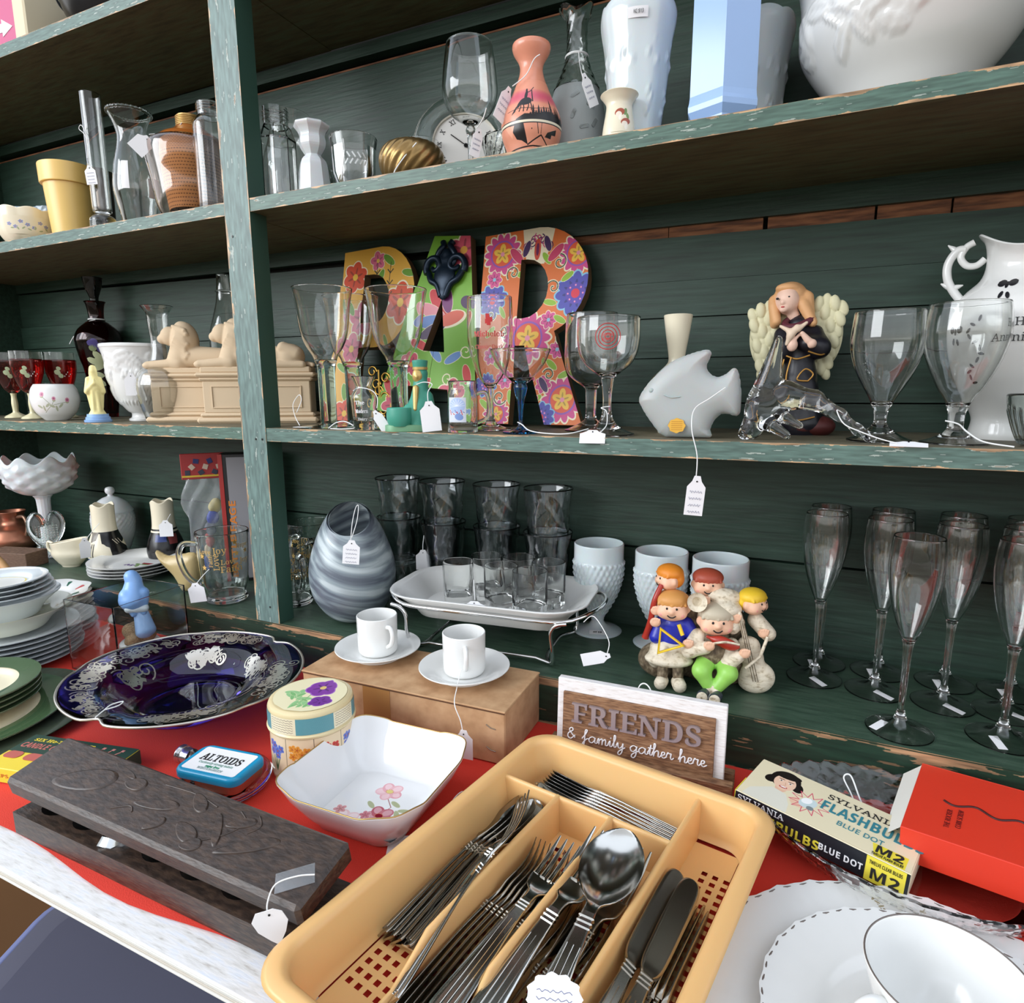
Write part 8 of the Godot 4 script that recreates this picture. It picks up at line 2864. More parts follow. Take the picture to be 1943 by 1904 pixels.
	for k in 2:
		var at: Vector3 = [Vector3(-0.521, y + 0.0688, -0.674), Vector3(-0.381, y + 0.0688, -0.668)][k]
		o = thing("saucer", "white saucer on the cardboard box, %s the flower tin" % ["behind", "farther right from"][k], "saucer", at, 0.0, "white saucers on the cardboard box")
		b = MB.new()
		lathe(b, cr(pv([0, 0.002, 0.030, 0.002, 0.031, 0.0, 0.034, 0.0, 0.036, 0.003, 0.048, 0.009, 0.0575, 0.0135, 0.0580, 0.0145, 0.0572, 0.0152, 0.047, 0.0115, 0.034, 0.0055, 0.022, 0.0046, 0, 0.0046]), 4), 60)
		part(o, "saucer_body", b, M.white)
		o = thing("espresso_cup", "straight white espresso cup on the saucer %s" % ["behind the flower tin", "nearer the sign, string tied to its handle"][k], "cup", at + Vector3(0.0, 0.0048, 0.0), 0.0, "white espresso cups")
		b = MB.new()
		lathe(b, shell(cr(pv([0.0215, 0.0, 0.0250, 0.002, 0.0268, 0.008, 0.0272, 0.030, 0.0275, 0.0535]), 4), 0.0022, 0.005), 52)
		part(o, "body", b, M.white)
		var ha: float = facing(at) - (0.5 if k == 0 else 0.06)
		var d := Vector3(cos(ha), 0, sin(ha))
		b = MB.new()
		tube(b, cr3(PackedVector3Array([d * 0.0262 + Vector3.UP * 0.043, d * 0.036 + Vector3.UP * 0.044, d * 0.0405 + Vector3.UP * 0.034, d * 0.036 + Vector3.UP * 0.022, d * 0.0262 + Vector3.UP * 0.015])), 0.0031, 10)
		part(o, "handle", b, M.white)
	# square dish with roses
	o = thing("rose_dish", "square white porcelain dish with a wavy gilt edge and pink roses inside", "dish", Vector3(-0.382, y, -0.482), 2)
	var ls := []
	var edge := func(w: float, r: float, h: float, wave: float) -> PackedVector3Array:
		var lp := rrect(w, w, r, h, 14)
		for i in lp.size():
			var p := lp[i]
			var a := atan2(p.z, p.x)
			var c := absf(sin(a * 2.0))
			var k := 1.0 + wave * (0.10 * c * c - 0.03 + 0.012 * cos(a * 16.0))
			lp[i] = Vector3(p.x * k, p.y + wave * 0.010 * (c * c - 0.5), p.z * k)
		return lp
	for e in [[0.092, 0.020, 0.0, 0.0], [0.098, 0.022, 0.0006, 0.0], [0.100, 0.024, 0.004, 0.0], [0.116, 0.028, 0.014, 0.3], [0.138, 0.036, 0.033, 0.7], [0.154, 0.046, 0.0500, 1.0], [0.1535, 0.046, 0.0512, 1.0], [0.1515, 0.045, 0.0510, 1.0], [0.136, 0.035, 0.0345, 0.7], [0.114, 0.028, 0.0165, 0.3], [0.100, 0.024, 0.0078, 0.05], [0.088, 0.022, 0.0060, 0.0], [0.05, 0.015, 0.0058, 0.0]]:
		ls.append(edge.call(e[0], e[1], e[2], e[3]))
	b = MB.new()
	loops(b, ls)
	part(o, "dish_body", b, ceramic(c8(236, 236, 236), 0.1))
	b = MB.new()
	tube(b, edge.call(0.1532, 0.0458, 0.0514, 1.0), 0.0007, 6, true)
	part(o, "gilt_edge", b, mat(c8(196, 160, 100), 0.3, 0.8))
	pt = Paint.new(512, 512, c8(236, 236, 236))
	for q in [[330, 200, 0.4], [400, 230, -0.3], [440, 250, 0.2], [380, 270, 0.9], [150, 380, 0.3], [440, 400, -0.5], [210, 250, 0.6], [300, 320, -0.8]]:
		pt.leaf(q[0], q[1], 34, q[2], c8(178, 182, 146), c8(222, 222, 206))
	pt.line(pv([260, 170, 320, 230, 300, 300]), 4, c8(170, 120, 120))
	rose(pt, 240, 120, 76, c8(222, 140, 150), c8(226, 206, 130))
	rose(pt, 150, 400, 80, c8(226, 176, 180), c8(226, 196, 120))
	rose(pt, 320, 420, 100, c8(232, 196, 190), c8(170, 180, 130))
	rose(pt, 300, 310, 78, c8(166, 50, 66), c8(140, 30, 50))
	pt.flower(230, 330, 30, 5, 0.4, c8(206, 130, 140), c8(226, 190, 190), c8(190, 110, 120))
	pt.flower(420, 340, 26, 5, 0.8, c8(206, 110, 120), c8(226, 190, 190), c8(190, 90, 100))
	pt.flower(80, 340, 34, 5, 0.2, c8(214, 150, 156), c8(232, 210, 206), c8(190, 120, 120))
	b = MB.new()
	var rows := []
	for i in 17:
		var row := PackedVector3Array()
		for j in 17:
			var p := Vector2(0.004 + 0.055 * (j / 8.0 - 1.0) * 0.92, 0.006 + 0.055 * (1.0 - i / 8.0) * -0.92)
			var m := maxf(absf(p.x), absf(p.y))
			row.append(Vector3(p.x, 0.0064 + 0.0125 * smoothstep(0.044, 0.060, m), p.y))
		rows.append(row)
	rows.reverse()
	for i in rows.size():
		pass
	b.grid(rows)
	for i in b.uv.size():
		b.uv[i] = Vector2((b.v[i].x - 0.004) / 0.1012 + 0.5, (b.v[i].z - 0.006) / 0.1012 + 0.5)
	part(o, "rose_print", b, tex(pt.t(), 0.1))
	# FRIENDS sign
	o = thing("wood_sign", "small rustic wood sign reading FRIENDS with white script below", "sign", Vector3(-0.154, y, -0.664), 2)
	var brown := wood([[0.0, c8(92, 62, 42)], [0.5, c8(138, 100, 70)], [1.0, c8(168, 130, 96)]], Vector3(5, 30, 14), 0.7, 97, 0.04)
	b = MB.new()
	b.box(Vector3(0, 0.0075, -0.0125), Vector3(0.212, 0.015, 0.010), 0.0008)
	b.box(Vector3(0, 0.0075, 0.0125), Vector3(0.212, 0.015, 0.011), 0.0008)
	b.box(Vector3(0, 0.003, 0.0), Vector3(0.212, 0.006, 0.030), 0.0008)
	part(o, "slotted_base", b, brown)
	var face := Node3D.new()
	face.free()
	var tilt := Basis(Vector3.RIGHT, -0.06)
	b = MB.new()
	b.box(Vector3(0, 0.045, 0), Vector3(0.191, 0.088, 0.010), 0.0008)
	var wbd := part(o, "white_board", b, wood([[0.0, c8(206, 196, 190)], [0.4, c8(232, 228, 226)], [1.0, c8(240, 238, 238)]], Vector3(5, 24, 14), 0.7, 98, 0.02))
	wbd.transform = Transform3D(tilt, Vector3(0, 0.0062, 0.0))
	b = MB.new()
	b.box(Vector3(-0.0015, 0.0395, 0.0070), Vector3(0.172, 0.070, 0.004), 0.0006)
	part(wbd, "brown_panel", b, brown)
	var met := mat(c8(176, 164, 168), 0.45, 0.6)
	text(wbd, "raised_lettering", "FRIENDS", 0.0235, met, Vector3(-0.002, 0.0520, 0.0112), Basis.IDENTITY, "Droid Serif", 700, 0.146, 0.0036)
	script_line(wbd, "& family gather here", Vector3(-0.081, 0.0185, 0.0094), 0.0072, 0.158, M.paper)


func script_line(parent: Node, s: String, at: Vector3, x: float, width: float, m: Material) -> void:
	# cursive drawn with a round nib: strokes on a unit x-height, and the advance last
	var g := {
		"a": [[0.9, 0.85, 0.5, 1, 0.1, 0.6, 0.15, 0.1, 0.5, 0, 0.85, 0.5, 0.9, 0.95, 0.88, 0.2, 1.1, 0.05, 1.35, 0.35], 1.2], "m": [[0, 0.3, 0.2, 1, 0.25, 0, 0.3, 0.6, 0.6, 1, 0.7, 0.7, 0.68, 0, 0.75, 0.6, 1.05, 1, 1.15, 0.7, 1.15, 0.1, 1.35, 0.05, 1.6, 0.35], 1.5],
		"i": [[0, 0.35, 0.25, 0.95, 0.25, 0.15, 0.45, 0.05, 0.65, 0.35], 0.6], "l": [[0, 0.35, 0.35, 1.4, 0.35, 2, 0.2, 1.9, 0.18, 0.4, 0.3, 0.05, 0.55, 0.3], 0.5], "y": [[0, 0.4, 0.2, 0.95, 0.25, 0.3, 0.5, 0.1, 0.8, 0.5, 0.9, 0.95, 0.8, -0.4, 0.5, -1, 0.25, -0.8, 0.5, -0.3, 1.2, 0.35], 1.1],
		"f": [[-0.1, 0.4, 0.4, 1.3, 0.6, 1.9, 0.4, 2, 0.3, 1.4, 0.25, 0, 0.1, -0.9, -0.1, -0.8, 0.1, -0.2, 0.6, 0.5, 0.9, 0.5], 0.8], "g": [[0.9, 0.85, 0.5, 1, 0.1, 0.6, 0.2, 0.1, 0.55, 0.05, 0.9, 0.6, 0.9, 0.9, 0.85, -0.4, 0.55, -1, 0.25, -0.8, 0.5, -0.3, 1.3, 0.35], 1.15],
		"t": [[0, 0.35, 0.35, 1.2, 0.4, 1.7, 0.3, 0.3, 0.45, 0.05, 0.7, 0.35], 0.6], "h": [[0, 0.35, 0.35, 1.5, 0.35, 2, 0.2, 1.9, 0.2, 0, 0.3, 0.6, 0.65, 1, 0.8, 0.7, 0.78, 0.1, 0.95, 0.05, 1.2, 0.35], 1.05], "e": [[0, 0.35, 0.5, 0.6, 0.5, 0.95, 0.25, 0.95, 0.15, 0.4, 0.4, 0.03, 0.85, 0.35], 0.75],
		"r": [[0, 0.35, 0.2, 1.05, 0.35, 0.9, 0.6, 0.95, 0.55, 0.3, 0.7, 0.05, 0.95, 0.35], 0.85], "&": [[1.1, 0.3, 0.3, 1.4, 0.6, 1.9, 0.8, 1.5, 0.2, 0.9, 0.1, 0.3, 0.5, 0, 1.1, 0.7], 1.5], " ": [[], 0.7]}
	var total := 0.0
	for c in s:
		total += g[c][1]
	var k := width / (total * x)
	var pen := 0.0
	for c in s:
		var q: Array = g[c][0]
		if q.size():
			var p := PackedVector3Array()
			var rd := []
			for i in range(0, q.size(), 2):
				p.append(Vector3((pen + q[i]) * x * k, q[i + 1] * x, 0))
			p = cr3(p, 4)
			for i in p.size():
				rd.append(0.00042 + 0.00045 * absf((p[mini(i + 1, p.size() - 1)] - p[maxi(i - 1, 0)]).normalized().y))
			var b := MB.new()
			tube(b, p, rd, 5)
			part(parent, "script_letter", b, m).position = at
			if c == "i" or c == "t":
				b = MB.new()
				b.box(Vector3((pen + 0.34) * x * k, (1.45 if c == "i" else 1.2) * x, 0), Vector3(0.0012 if c == "i" else 0.0055, 0.0010, 0.0006))
				part(parent, "script_mark", b, m).position = at
		pen += g[c][1]


func loft(st: Array, n := 7) -> MB:
	# flatware: stations of [along, half width, height, dish depth, thickness]
	var rows := []
	for s in st:
		var row := PackedVector3Array()
		for j in n:
			var u := 1.0 - 2.0 * j / (n - 1)
			row.append(Vector3(s[0], s[2] - s[3] * (1.0 - u * u) + s[4] * 0.5, u * s[1]))
		for j in n:
			var u := -1.0 + 2.0 * j / (n - 1)
			row.append(Vector3(s[0], s[2] - s[3] * (1.0 - u * u) - s[4] * 0.5, u * s[1] * 0.97))
		rows.append(row)
	var mb := MB.new()
	loops(mb, rows)
	return mb


func sm(st: Array, sub := 3) -> Array:
	# smooth stations
	var o := []
	for i in st.size() - 1:
		for s in sub:
			var t := float(s) / sub
			var r := []
			for k in 5:
				r.append(cubic_interpolate(st[i][k], st[i + 1][k], st[maxi(i - 1, 0)][k], st[mini(i + 2, st.size() - 1)][k], t))
			o.append(r)
	o.append(st[st.size() - 1])
	return o


func flatware(kind: String, m: Material) -> Node3D:
	var o := Node3D.new()
	var hd := [[0.0, 0.0095, 0.0, 0, 0.0018], [0.006, 0.0108, 0, 0, 0.0020], [0.03, 0.0098, 0.001, 0, 0.0020], [0.075, 0.0066, 0.003, 0, 0.0022], [0.105, 0.0048, 0.003, 0, 0.0026], [0.120, 0.0042, 0.0025, 0, 0.0030]]
	var b := loft(sm(hd))
	for k in 3:
		b.box(Vector3(0.108 + k * 0.0038, 0.003, 0), Vector3(0.0018, 0.0042, 0.0104), 0.0008)
	for k in 3:
		b.box(Vector3(0.05, 0.0032, -0.004 + k * 0.004), Vector3(0.09, 0.0012, 0.0009), 0.0003, Basis(Vector3.BACK, 0.02))
	part(o, "handle", b, m)
	if kind == "spoon":
		part(o, "bowl", loft(sm([[0.119, 0.0042, 0.0025, 0.0002, 0.0030], [0.128, 0.0048, 0.0018, 0.0010, 0.0022], [0.136, 0.0120, 0.0015, 0.0040, 0.0014], [0.148, 0.0185, 0.0015, 0.0072, 0.0012], [0.163, 0.0208, 0.0020, 0.0080, 0.0012], [0.178, 0.0182, 0.0026, 0.0066, 0.0012], [0.189, 0.0115, 0.0034, 0.0036, 0.0012], [0.1945, 0.0050, 0.0038, 0.0012, 0.0010], [0.1955, 0.0006, 0.0038, 0.0, 0.0008]]), 11), m)
	elif kind == "fork":
		part(o, "neck", loft(sm([[0.119, 0.0042, 0.0025, 0, 0.0030], [0.130, 0.0050, 0.0012, 0, 0.0022], [0.138, 0.0110, 0.0000, 0.0012, 0.0018], [0.150, 0.0128, -0.0012, 0.0014, 0.0016], [0.153, 0.0129, -0.0014, 0.0014, 0.0016]])), m)
		for k in 4:
			var z := -0.0104 + k * 0.00695
			var t := sm([[0.1525, 0.0024, -0.0014, 0, 0.0016], [0.165, 0.0021, -0.0012, 0, 0.0016], [0.182, 0.0017, 0.0016, 0, 0.0014], [0.198, 0.0007, 0.0066, 0, 0.0010]])
			part(o, "tine", loft(t, 3), m).position.z = z
	else:
		part(o, "blade", loft(sm([[0.117, 0.0045, 0.0025, 0, 0.0050], [0.124, 0.0078, 0.002, 0, 0.0032], [0.140, 0.0092, 0.002, 0, 0.0024], [0.190, 0.0096, 0.002, 0, 0.0022], [0.212, 0.0088, 0.002, 0, 0.0018], [0.221, 0.0056, 0.002, 0, 0.0014], [0.2235, 0.0008, 0.002, 0, 0.0010]])), m)
	return o


func lay(src: Node3D, called: String, label: String, group: String, f: Transform3D, a: Vector3, b: Vector3, roll: float, k := 1.0) -> void:
	var o: Node3D = src.duplicate()
	o.name = numbered(called)
	add_child(o, true)
	tag(o, label, called.split("_")[-1], group)
	var x := (b - a).normalized()
	var z := x.cross(Vector3.UP).normalized()
	o.transform = f * Transform3D(Basis(x, roll) * Basis(x, z.cross(x), z) * Basis.from_scale(Vector3(k, k, k)), a)


func cutlery() -> void:
	var f := Transform3D(Basis(Vector3.UP, deg_to_rad(-9.6)), Vector3(-0.158, TBL + 0.0018, -0.4365))
	var o := thing("cutlery_tray", "tan plastic cutlery tray with five compartments and perforated floors", "tray")
	o.transform = f
	var pl := mat(c8(232, 184, 122), 0.38)
	pl.subsurf_scatter_enabled = true
	pl.subsurf_scatter_strength = 0.15
	var b := MB.new()
	var w := 0.240
	var d := 0.352
	var cz := 0.0175
	var ls := []
	for e in [[-0.006, 0.022, 0.0], [-0.004, 0.023, 0.020], [0.0, 0.025, 0.0395], [0.010, 0.030, 0.0405], [0.013, 0.031, 0.0430], [0.010, 0.030, 0.0455], [0.004, 0.027, 0.0468], [0.0, 0.024, 0.0462], [-0.003, 0.022, 0.042], [-0.008, 0.020, 0.010], [-0.013, 0.017, 0.0042]]:
		var lp := rrect(w + e[0] * 2, d + e[0] * 2, e[1], e[2], 8)
		for i in lp.size():
			lp[i].z += cz
		ls.append(lp)
	loops(b, ls, false, false)
	part(o, "outer_wall", b, pl)
	# floor with square holes
	b = MB.new()
	var st := 0.0048
	var nx := 44
	var nz := 66
	for i in nx:
		for j in nz:
			var x := -0.1056 + i * st
			var z := cz - 0.158 + j * st
			var hole := false
			if i % 2 == 1 and j % 2 == 1:
				for c in [[-0.112, -0.068, -0.060, 0.150], [-0.044, -0.010, -0.062, 0.120], [0.012, 0.050, -0.062, 0.12], [0.072, 0.108, -0.110, 0.1]]:
					if x > c[0] and x < c[1] and z > c[2] and z < c[3]:
						hole = true
			if not hole:
				b.quad(Vector3(x, 0.004, z + st), Vector3(x + st, 0.004, z + st), Vector3(x + st, 0.004, z), Vector3(x, 0.004, z), Vector3.UP)
	part(o, "perforated_floor", b, pl)
	for e in [[-0.118, -0.083, 0.060, -0.083], [0.060, -0.156, 0.060, 0.186], [-0.055, -0.083, -0.055, 0.182], [0.002, -0.083, 0.002, 0.182]]:
		b = MB.new()
		var p0 := Vector3(e[0], 0, e[1])
		var p1 := Vector3(e[2], 0, e[3])
		var dir := (p1 - p0).normalized()
		var nr := dir.cross(Vector3.UP)
		var n := 14
		var rows := []
		for i in n + 1:
			var t := i / float(n)
			var p := p0.lerp(p1, t)
			var hh := 0.040
			if absf(dir.z) > 0.5 and e[0] < 0.05:
				hh = lerpf(0.041, 0.021, smoothstep(0.70, 0.86, t))
			var row := PackedVector3Array()
			for q in [[-0.0042, 0.0035], [-0.0030, hh - 0.004], [-0.0018, hh - 0.001], [0.0, hh], [0.0018, hh - 0.001], [0.0030, hh - 0.004], [0.0042, 0.0035]]:
				row.append(p + nr * q[0] + Vector3.UP * q[1])
			rows.append(row)
		b.grid(rows)
		part(o, "divider", b, pl)
	var bright: Material = M.steel
	var dull: Material = M.old_steel
	var spoon := flatware("spoon", bright)
	var spoon2 := flatware("spoon", dull)
	var fork := flatware("fork", bright)
	var fork2 := flatware("fork", dull)
	var knife := flatware("knife", dull)
	var ord := ["first", "second", "third", "fourth", "fifth", "sixth", "seventh", "eighth", "ninth", "tenth"]
	for k in 6:
		lay(spoon, "tea_spoon", "teaspoon, %s from the back wall in the row of nested teaspoons" % ord[k], "teaspoons in the back compartment", f, Vector3(0.052, 0.013 + 0.0002 * k, -0.1330 + 0.0050 * k), Vector3(-0.088, 0.018, -0.1395 + 0.0050 * k), 0.7, 0.76)
	lay(spoon, "tea_spoon", "teaspoon lying with its bright bowl face up in front of the nested ones", "teaspoons in the back compartment", f, Vector3(0.050, 0.012, -0.0955), Vector3(-0.09, 0.020, -0.1075), 0.45, 0.76)
	for k in 5:
		lay(spoon2 if k < 4 else spoon, "table_spoon", "tablespoon, %s from the outer wall in the left compartment" % ord[k] if k < 4 else "tablespoon lying face up with a shining bowl, last in the left compartment", "tablespoons in the left compartment", f, Vector3(-0.1030 + 0.0078 * k, 0.010 + 0.001 * k, 0.108), Vector3(-0.0975 + 0.0055 * k, 0.021 + 0.0012 * k, -0.07), -0.75 if k < 3 else (-0.5 if k == 3 else -0.05), 0.95)
	for k in 8:
		lay(fork2, "dinner_fork", "dinner fork on edge, %s from the left in the packed row of forks" % ord[k], "dinner forks in the second compartment", f, Vector3(-0.0475 + 0.0052 * k, 0.013, 0.150), Vector3(-0.0440 + 0.0050 * k, 0.019, -0.03), -1.35, 0.92)
	lay(fork, "dinner_fork", "dinner fork propped high on the divider, its tines rising over the spoons", "dinner forks in the second compartment", f, Vector3(-0.046, 0.024, 0.152), Vector3(-0.066, 0.050, -0.045), -0.9, 1.02)
	lay(fork, "dinner_fork", "broad fork lying face up on top of the packed forks", "dinner forks in the second compartment", f, Vector3(-0.008, 0.034, 0.150), Vector3(-0.016, 0.030, -0.025), 0.12, 0.95)
	for k in 6:
		lay(spoon2 if k % 2 else fork2, "serving_spoon" if k % 2 else "serving_fork", "serving piece with only its handle showing, %s from the left under the big spoon" % ord[k], "handles under the big serving spoon", f, Vector3(0.010 + 0.0072 * k, 0.009 + 0.001 * (k % 3), 0.165), Vector3(0.010 + 0.0070 * k, 0.013, -0.03), -1.2, 0.86)
	lay(fork, "serving_fork", "large bright four-tined serving fork at the left of the third compartment", "large serving pieces on top", f, Vector3(0.012, 0.026, 0.170), Vector3(0.013, 0.041, -0.045), 0.1, 1.12)
	lay(fork2, "serving_fork", "serving fork behind the big spoon, only two tine tips showing", "large serving pieces on top", f, Vector3(0.040, 0.020, 0.165), Vector3(0.040, 0.038, -0.06), 0.1, 1.12)
	lay(spoon, "serving_spoon", "biggest serving spoon, face up and mirror bright on top of the pile", "large serving pieces on top", f, Vector3(0.056, 0.032, 0.175), Vector3(0.029, 0.050, -0.058), 0.05, 1.20)
	lay(knife, "table_knife", "table knife lying flat next to the big serving spoon", "table knives in the right compartment", f, Vector3(0.076, 0.022, 0.150), Vector3(0.072, 0.024, -0.07), 0.5, 0.98)
	lay(knife, "table_knife", "table knife lying flat, second from the left in the right compartment", "table knives in the right compartment", f, Vector3(0.092, 0.024, 0.155), Vector3(0.086, 0.026, -0.07), 0.3, 0.98)
	for k in 5:
		lay(knife, "table_knife", "table knife on edge, %s from the right wall of the tray" % ord[k], "table knives in the right compartment", f, Vector3(0.1060 - 0.0052 * k, 0.013, 0.150), Vector3(0.1060 - 0.0046 * k, 0.014, -0.07), -1.45, 0.90 + 0.02 * (k % 2))
	for n in [spoon, spoon2, fork, fork2, knife]:
		n.free()


func table_right() -> void:
	var y := TBL + 0.0018
	var o: Node3D
	var b: MB
	var pt: Paint
	var up := Basis(Vector3.RIGHT, -PI / 2)
	# cut glass oval dish
	o = thing("cut_glass_dish", "oval cut glass dish with a scalloped edge, holding two cardboard boxes", "dish", Vector3(0.105, y, -0.618), -10)
	b = MB.new()
	lathe(b, shell(cr(pv([0.070, 0.0, 0.075, 0.003, 0.090, 0.012, 0.101, 0.023, 0.107, 0.0325]), 5), 0.0035, 0.006), 144, func(a, p):
		var k := smoothstep(0.02, 0.033, p.y)
		var c := absf(fmod(a * 36.0 / PI + p.y * 200.0 + 100.0, 2.0) - 1.0) * absf(fmod(a * 36.0 / PI - p.y * 200.0 + 100.0, 2.0) - 1.0)
		var r: float = p.x + 0.0035 * c * smoothstep(0.004, 0.012, p.y) * (1.0 - k) + 0.0030 * k * absf(sin(a * 22.0))
		return Vector3(r * 1.22 * cos(a), p.y + k * 0.0035 * absf(sin(a * 22.0)), r * 0.86 * sin(a)))
	part(o, "body", b, M.clear)
	for k in 3:
		b = MB.new()
		for j in 8:
			var a := TAU * j / 8.0
			b.box(Vector3(0.010 * cos(a), 0.0072, 0.010 * sin(a)), Vector3(0.017, 0.003, 0.0042), 0.0014, Basis(Vector3.UP, -a))
		part(o, "cut_star", b, M.thick).position = Vector3(-0.055 + k * 0.045, 0, -0.040 + 0.004 * k)
	# flashbulb box
	o = thing("flashbulb_box", "vintage cream and black flashbulb box with a smiling dark haired woman on top", "box", Vector3(0.0395, y + 0.0165, -0.6125), -17.5)
	o.rotation.z = -0.06
	b = MB.new()
	b.box(Vector3(0, 0.012, 0), Vector3(0.150, 0.024, 0.071), 0.0008)
	part(o, "carton", b, mat(c8(232, 220, 186), 0.5))
	pt = Paint.new(640, 300, c8(232, 220, 186))
	var hair := c8(30, 24, 22)
	pt.ell(126, 84, 60, 66, 0.1, hair)
	pt.ell(78, 110, 26, 34, 0.5, hair)
	pt.ell(180, 104, 24, 36, -0.4, hair)
	pt.ell(130, 150, 24, 34, 0, c8(232, 186, 158))
	pt.ell(130, 106, 44, 56, -0.1, c8(240, 200, 172))
	pt.ell(126, 50, 54, 24, -0.15, hair)
	for q in [[112, 98], [150, 98]]:
		pt.ell(q[0], q[1], 8, 4.5, 0, c8(250, 246, 240))
		pt.ell(q[0], q[1], 4, 4, 0, hair)
		pt.line(pv([q[0] - 11, q[1] - 11, q[0] + 10, q[1] - 13]), 3, hair)
	pt.line(pv([132, 104, 138, 122, 130, 125]), 2, c8(206, 150, 126))
	pt.ell(134, 140, 17, 8, -0.05, c8(190, 60, 60))
	pt.ell(134, 138, 13, 4.5, -0.05, c8(250, 246, 240))
	pt.poly(pv([30, 240, 100, 170, 160, 180, 190, 240, 200, 300, 20, 300]), c8(226, 222, 206))
	pt.ell(214, 196, 34, 30, 0.5, c8(236, 196, 166))
	var star := PackedVector2Array()
	for j in 22:
		var rr := 78.0 if j % 2 == 0 else 40.0
		star.append(Vector2(250 + rr * cos(TAU * j / 22), 170 + rr * sin(TAU * j / 22)))
	star.append(star[0])
	pt.line(star, 3, c8(214, 90, 110))
	pt.ell(246, 172, 30, 40, 0.5, c8(206, 220, 220))
	pt.ell(238, 160, 18, 24, 0.5, c8(250, 250, 248))
	pt.ell(262, 200, 14, 14, 0, c8(130, 140, 140))
	pt.poly(pv([500, 224, 620, 224, 620, 300, 520, 300]), c8(240, 222, 70))
	decal(o, "picture_print", pt, 0.148, 0.069, 0.0243)
	var teal := mat(c8(56, 128, 140), 0.5)
	text(o, "lettering", "SYLVANIA", 0.0078, M.ink, Vector3(0.024, 0.0246, -0.020), up, "Droid Serif", 400, 0.060)
	text(o, "lettering", "FLASHBULBS", 0.0145, teal, Vector3(0.035, 0.0246, -0.0035), up, "Droid Sans", 700, 0.084)
	text(o, "lettering", "BLUE DOT", 0.0066, teal, Vector3(0.030, 0.0246, 0.0135), up, "Droid Sans", 400, 0.038)
	text(o, "lettering", "M2", 0.0100, M.ink, Vector3(0.056, 0.0246, 0.0235), up, "Droid Sans", 700, 0.021)
	text(o, "lettering", "TWELVE FLASH BULBS", 0.0017, M.ink, Vector3(0.056, 0.0246, 0.0315), up, "Droid Sans", 400, 0.024)
	b = MB.new()
	b.box(Vector3(0.0, 0.0119, 0.0357), Vector3(0.149, 0.0232, 0.0006))
	part(o, "black_panel", b, mat(c8(22, 26, 34), 0.4))
	b = MB.new()
	b.box(Vector3(0.057, 0.0119, 0.0361), Vector3(0.030, 0.0234, 0.0006))
	part(o, "yellow_panel", b, mat(c8(238, 220, 70), 0.45))
	text(o, "lettering", "SYLVANIA", 0.0058, M.paper, Vector3(-0.050, 0.0188, 0.0363), Basis.IDENTITY, "Droid Serif", 400, 0.044)
	text(o, "lettering", "FLASHBULBS", 0.0090, mat(c8(240, 222, 70), 0.45), Vector3(-0.034, 0.0080, 0.0363), Basis.IDENTITY, "Droid Sans", 700, 0.076)
	text(o, "lettering", "BLUE DOT", 0.0062, M.paper, Vector3(0.022, 0.0095, 0.0363), Basis.IDENTITY, "Droid Sans", 700, 0.036)
	text(o, "lettering", "M2", 0.0100, M.ink, Vector3(0.057, 0.0085, 0.0367), Basis.IDENTITY, "Droid Sans", 700, 0.022)
	text(o, "lettering", "TWELVE CLEAR BULBS", 0.0018, M.ink, Vector3(0.057, 0.0190, 0.0367), Basis.IDENTITY, "Droid Sans", 400, 0.025)
	b = MB.new()
	b.box(Vector3(-0.0754, 0.012, 0.022), Vector3(0.0006, 0.0234, 0.026))
	part(o, "yellow_end", b, mat(c8(238, 220, 70), 0.45))
	text(o, "lettering", "M2", 0.0100, M.ink, Vector3(-0.0760, 0.010, 0.022), Basis(Vector3.UP, -PI / 2), "Droid Sans", 700, 0.020)
	text(o, "lettering", "BLUE DOT", 0.0040, teal, Vector3(-0.0760, 0.0195, 0.022), Basis(Vector3.UP, -PI / 2), "Droid Sans", 700, 0.022)
	# red box, its end open
	o = thing("red_corkscrew_box", "bright red open-ended box printed with a black corkscrew", "box", Vector3(0.205, y + 0.0280, -0.628), -15)
	o.rotation.z = 0.05
	var red := mat(c8(222, 58, 36), 0.4)
	var inner := mat(c8(236, 232, 222), 0.7)
	for e in [[0.0, 0.0295, 0.0, 0.19, 0.0014, 0.122], [0.0, 0.0, 0.0, 0.19, 0.0014, 0.122], [0.0, 0.0148, 0.0610, 0.19, 0.0310, 0.0014], [0.0, 0.0148, -0.0610, 0.19, 0.0310, 0.0014]]:
		b = MB.new()
		b.box(Vector3(e[0], e[1], e[2]), Vector3(e[3], e[4], e[5]), 0.0005)
		part(o, "red_panel", b, red)
	b = MB.new()
	b.box(Vector3(0.0, 0.0148, 0.0), Vector3(0.186, 0.0275, 0.119))
	part(o, "white_lining", b, inner)
	b = MB.new()
	b.quad(Vector3(-0.0945, 0.0290, 0.060), Vector3(-0.0945, 0.0290, -0.060), Vector3(-0.1095, 0.018, -0.052), Vector3(-0.1095, 0.010, 0.052), Vector3(-1, 0.4, 0))
	part(o, "end_flap", b, inner)
	b = MB.new()
	var cp := PackedVector3Array()
	for i in 90:
		var t := i / 89.0
		cp.append(Vector3(-0.070 + 0.20 * t, 0.0304, -0.002 + 0.006 * t + 0.0042 * sin(t * 40.0) * (1.0 - smoothstep(0.5, 0.6, t))))
	cp = cp.slice(0, 70)
	tube(b, cp, 0.0011, 6)
	part(o, "printed_corkscrew", b, mat(c8(60, 14, 12), 0.5))
	var dk := mat(c8(110, 20, 16), 0.5)
	text(o, "lettering", "THE ROCKER", 0.0040, dk, Vector3(-0.064, 0.0305, 0.026), up * Basis(Vector3.BACK, PI / 2), "Droid Sans", 400, 0.030)
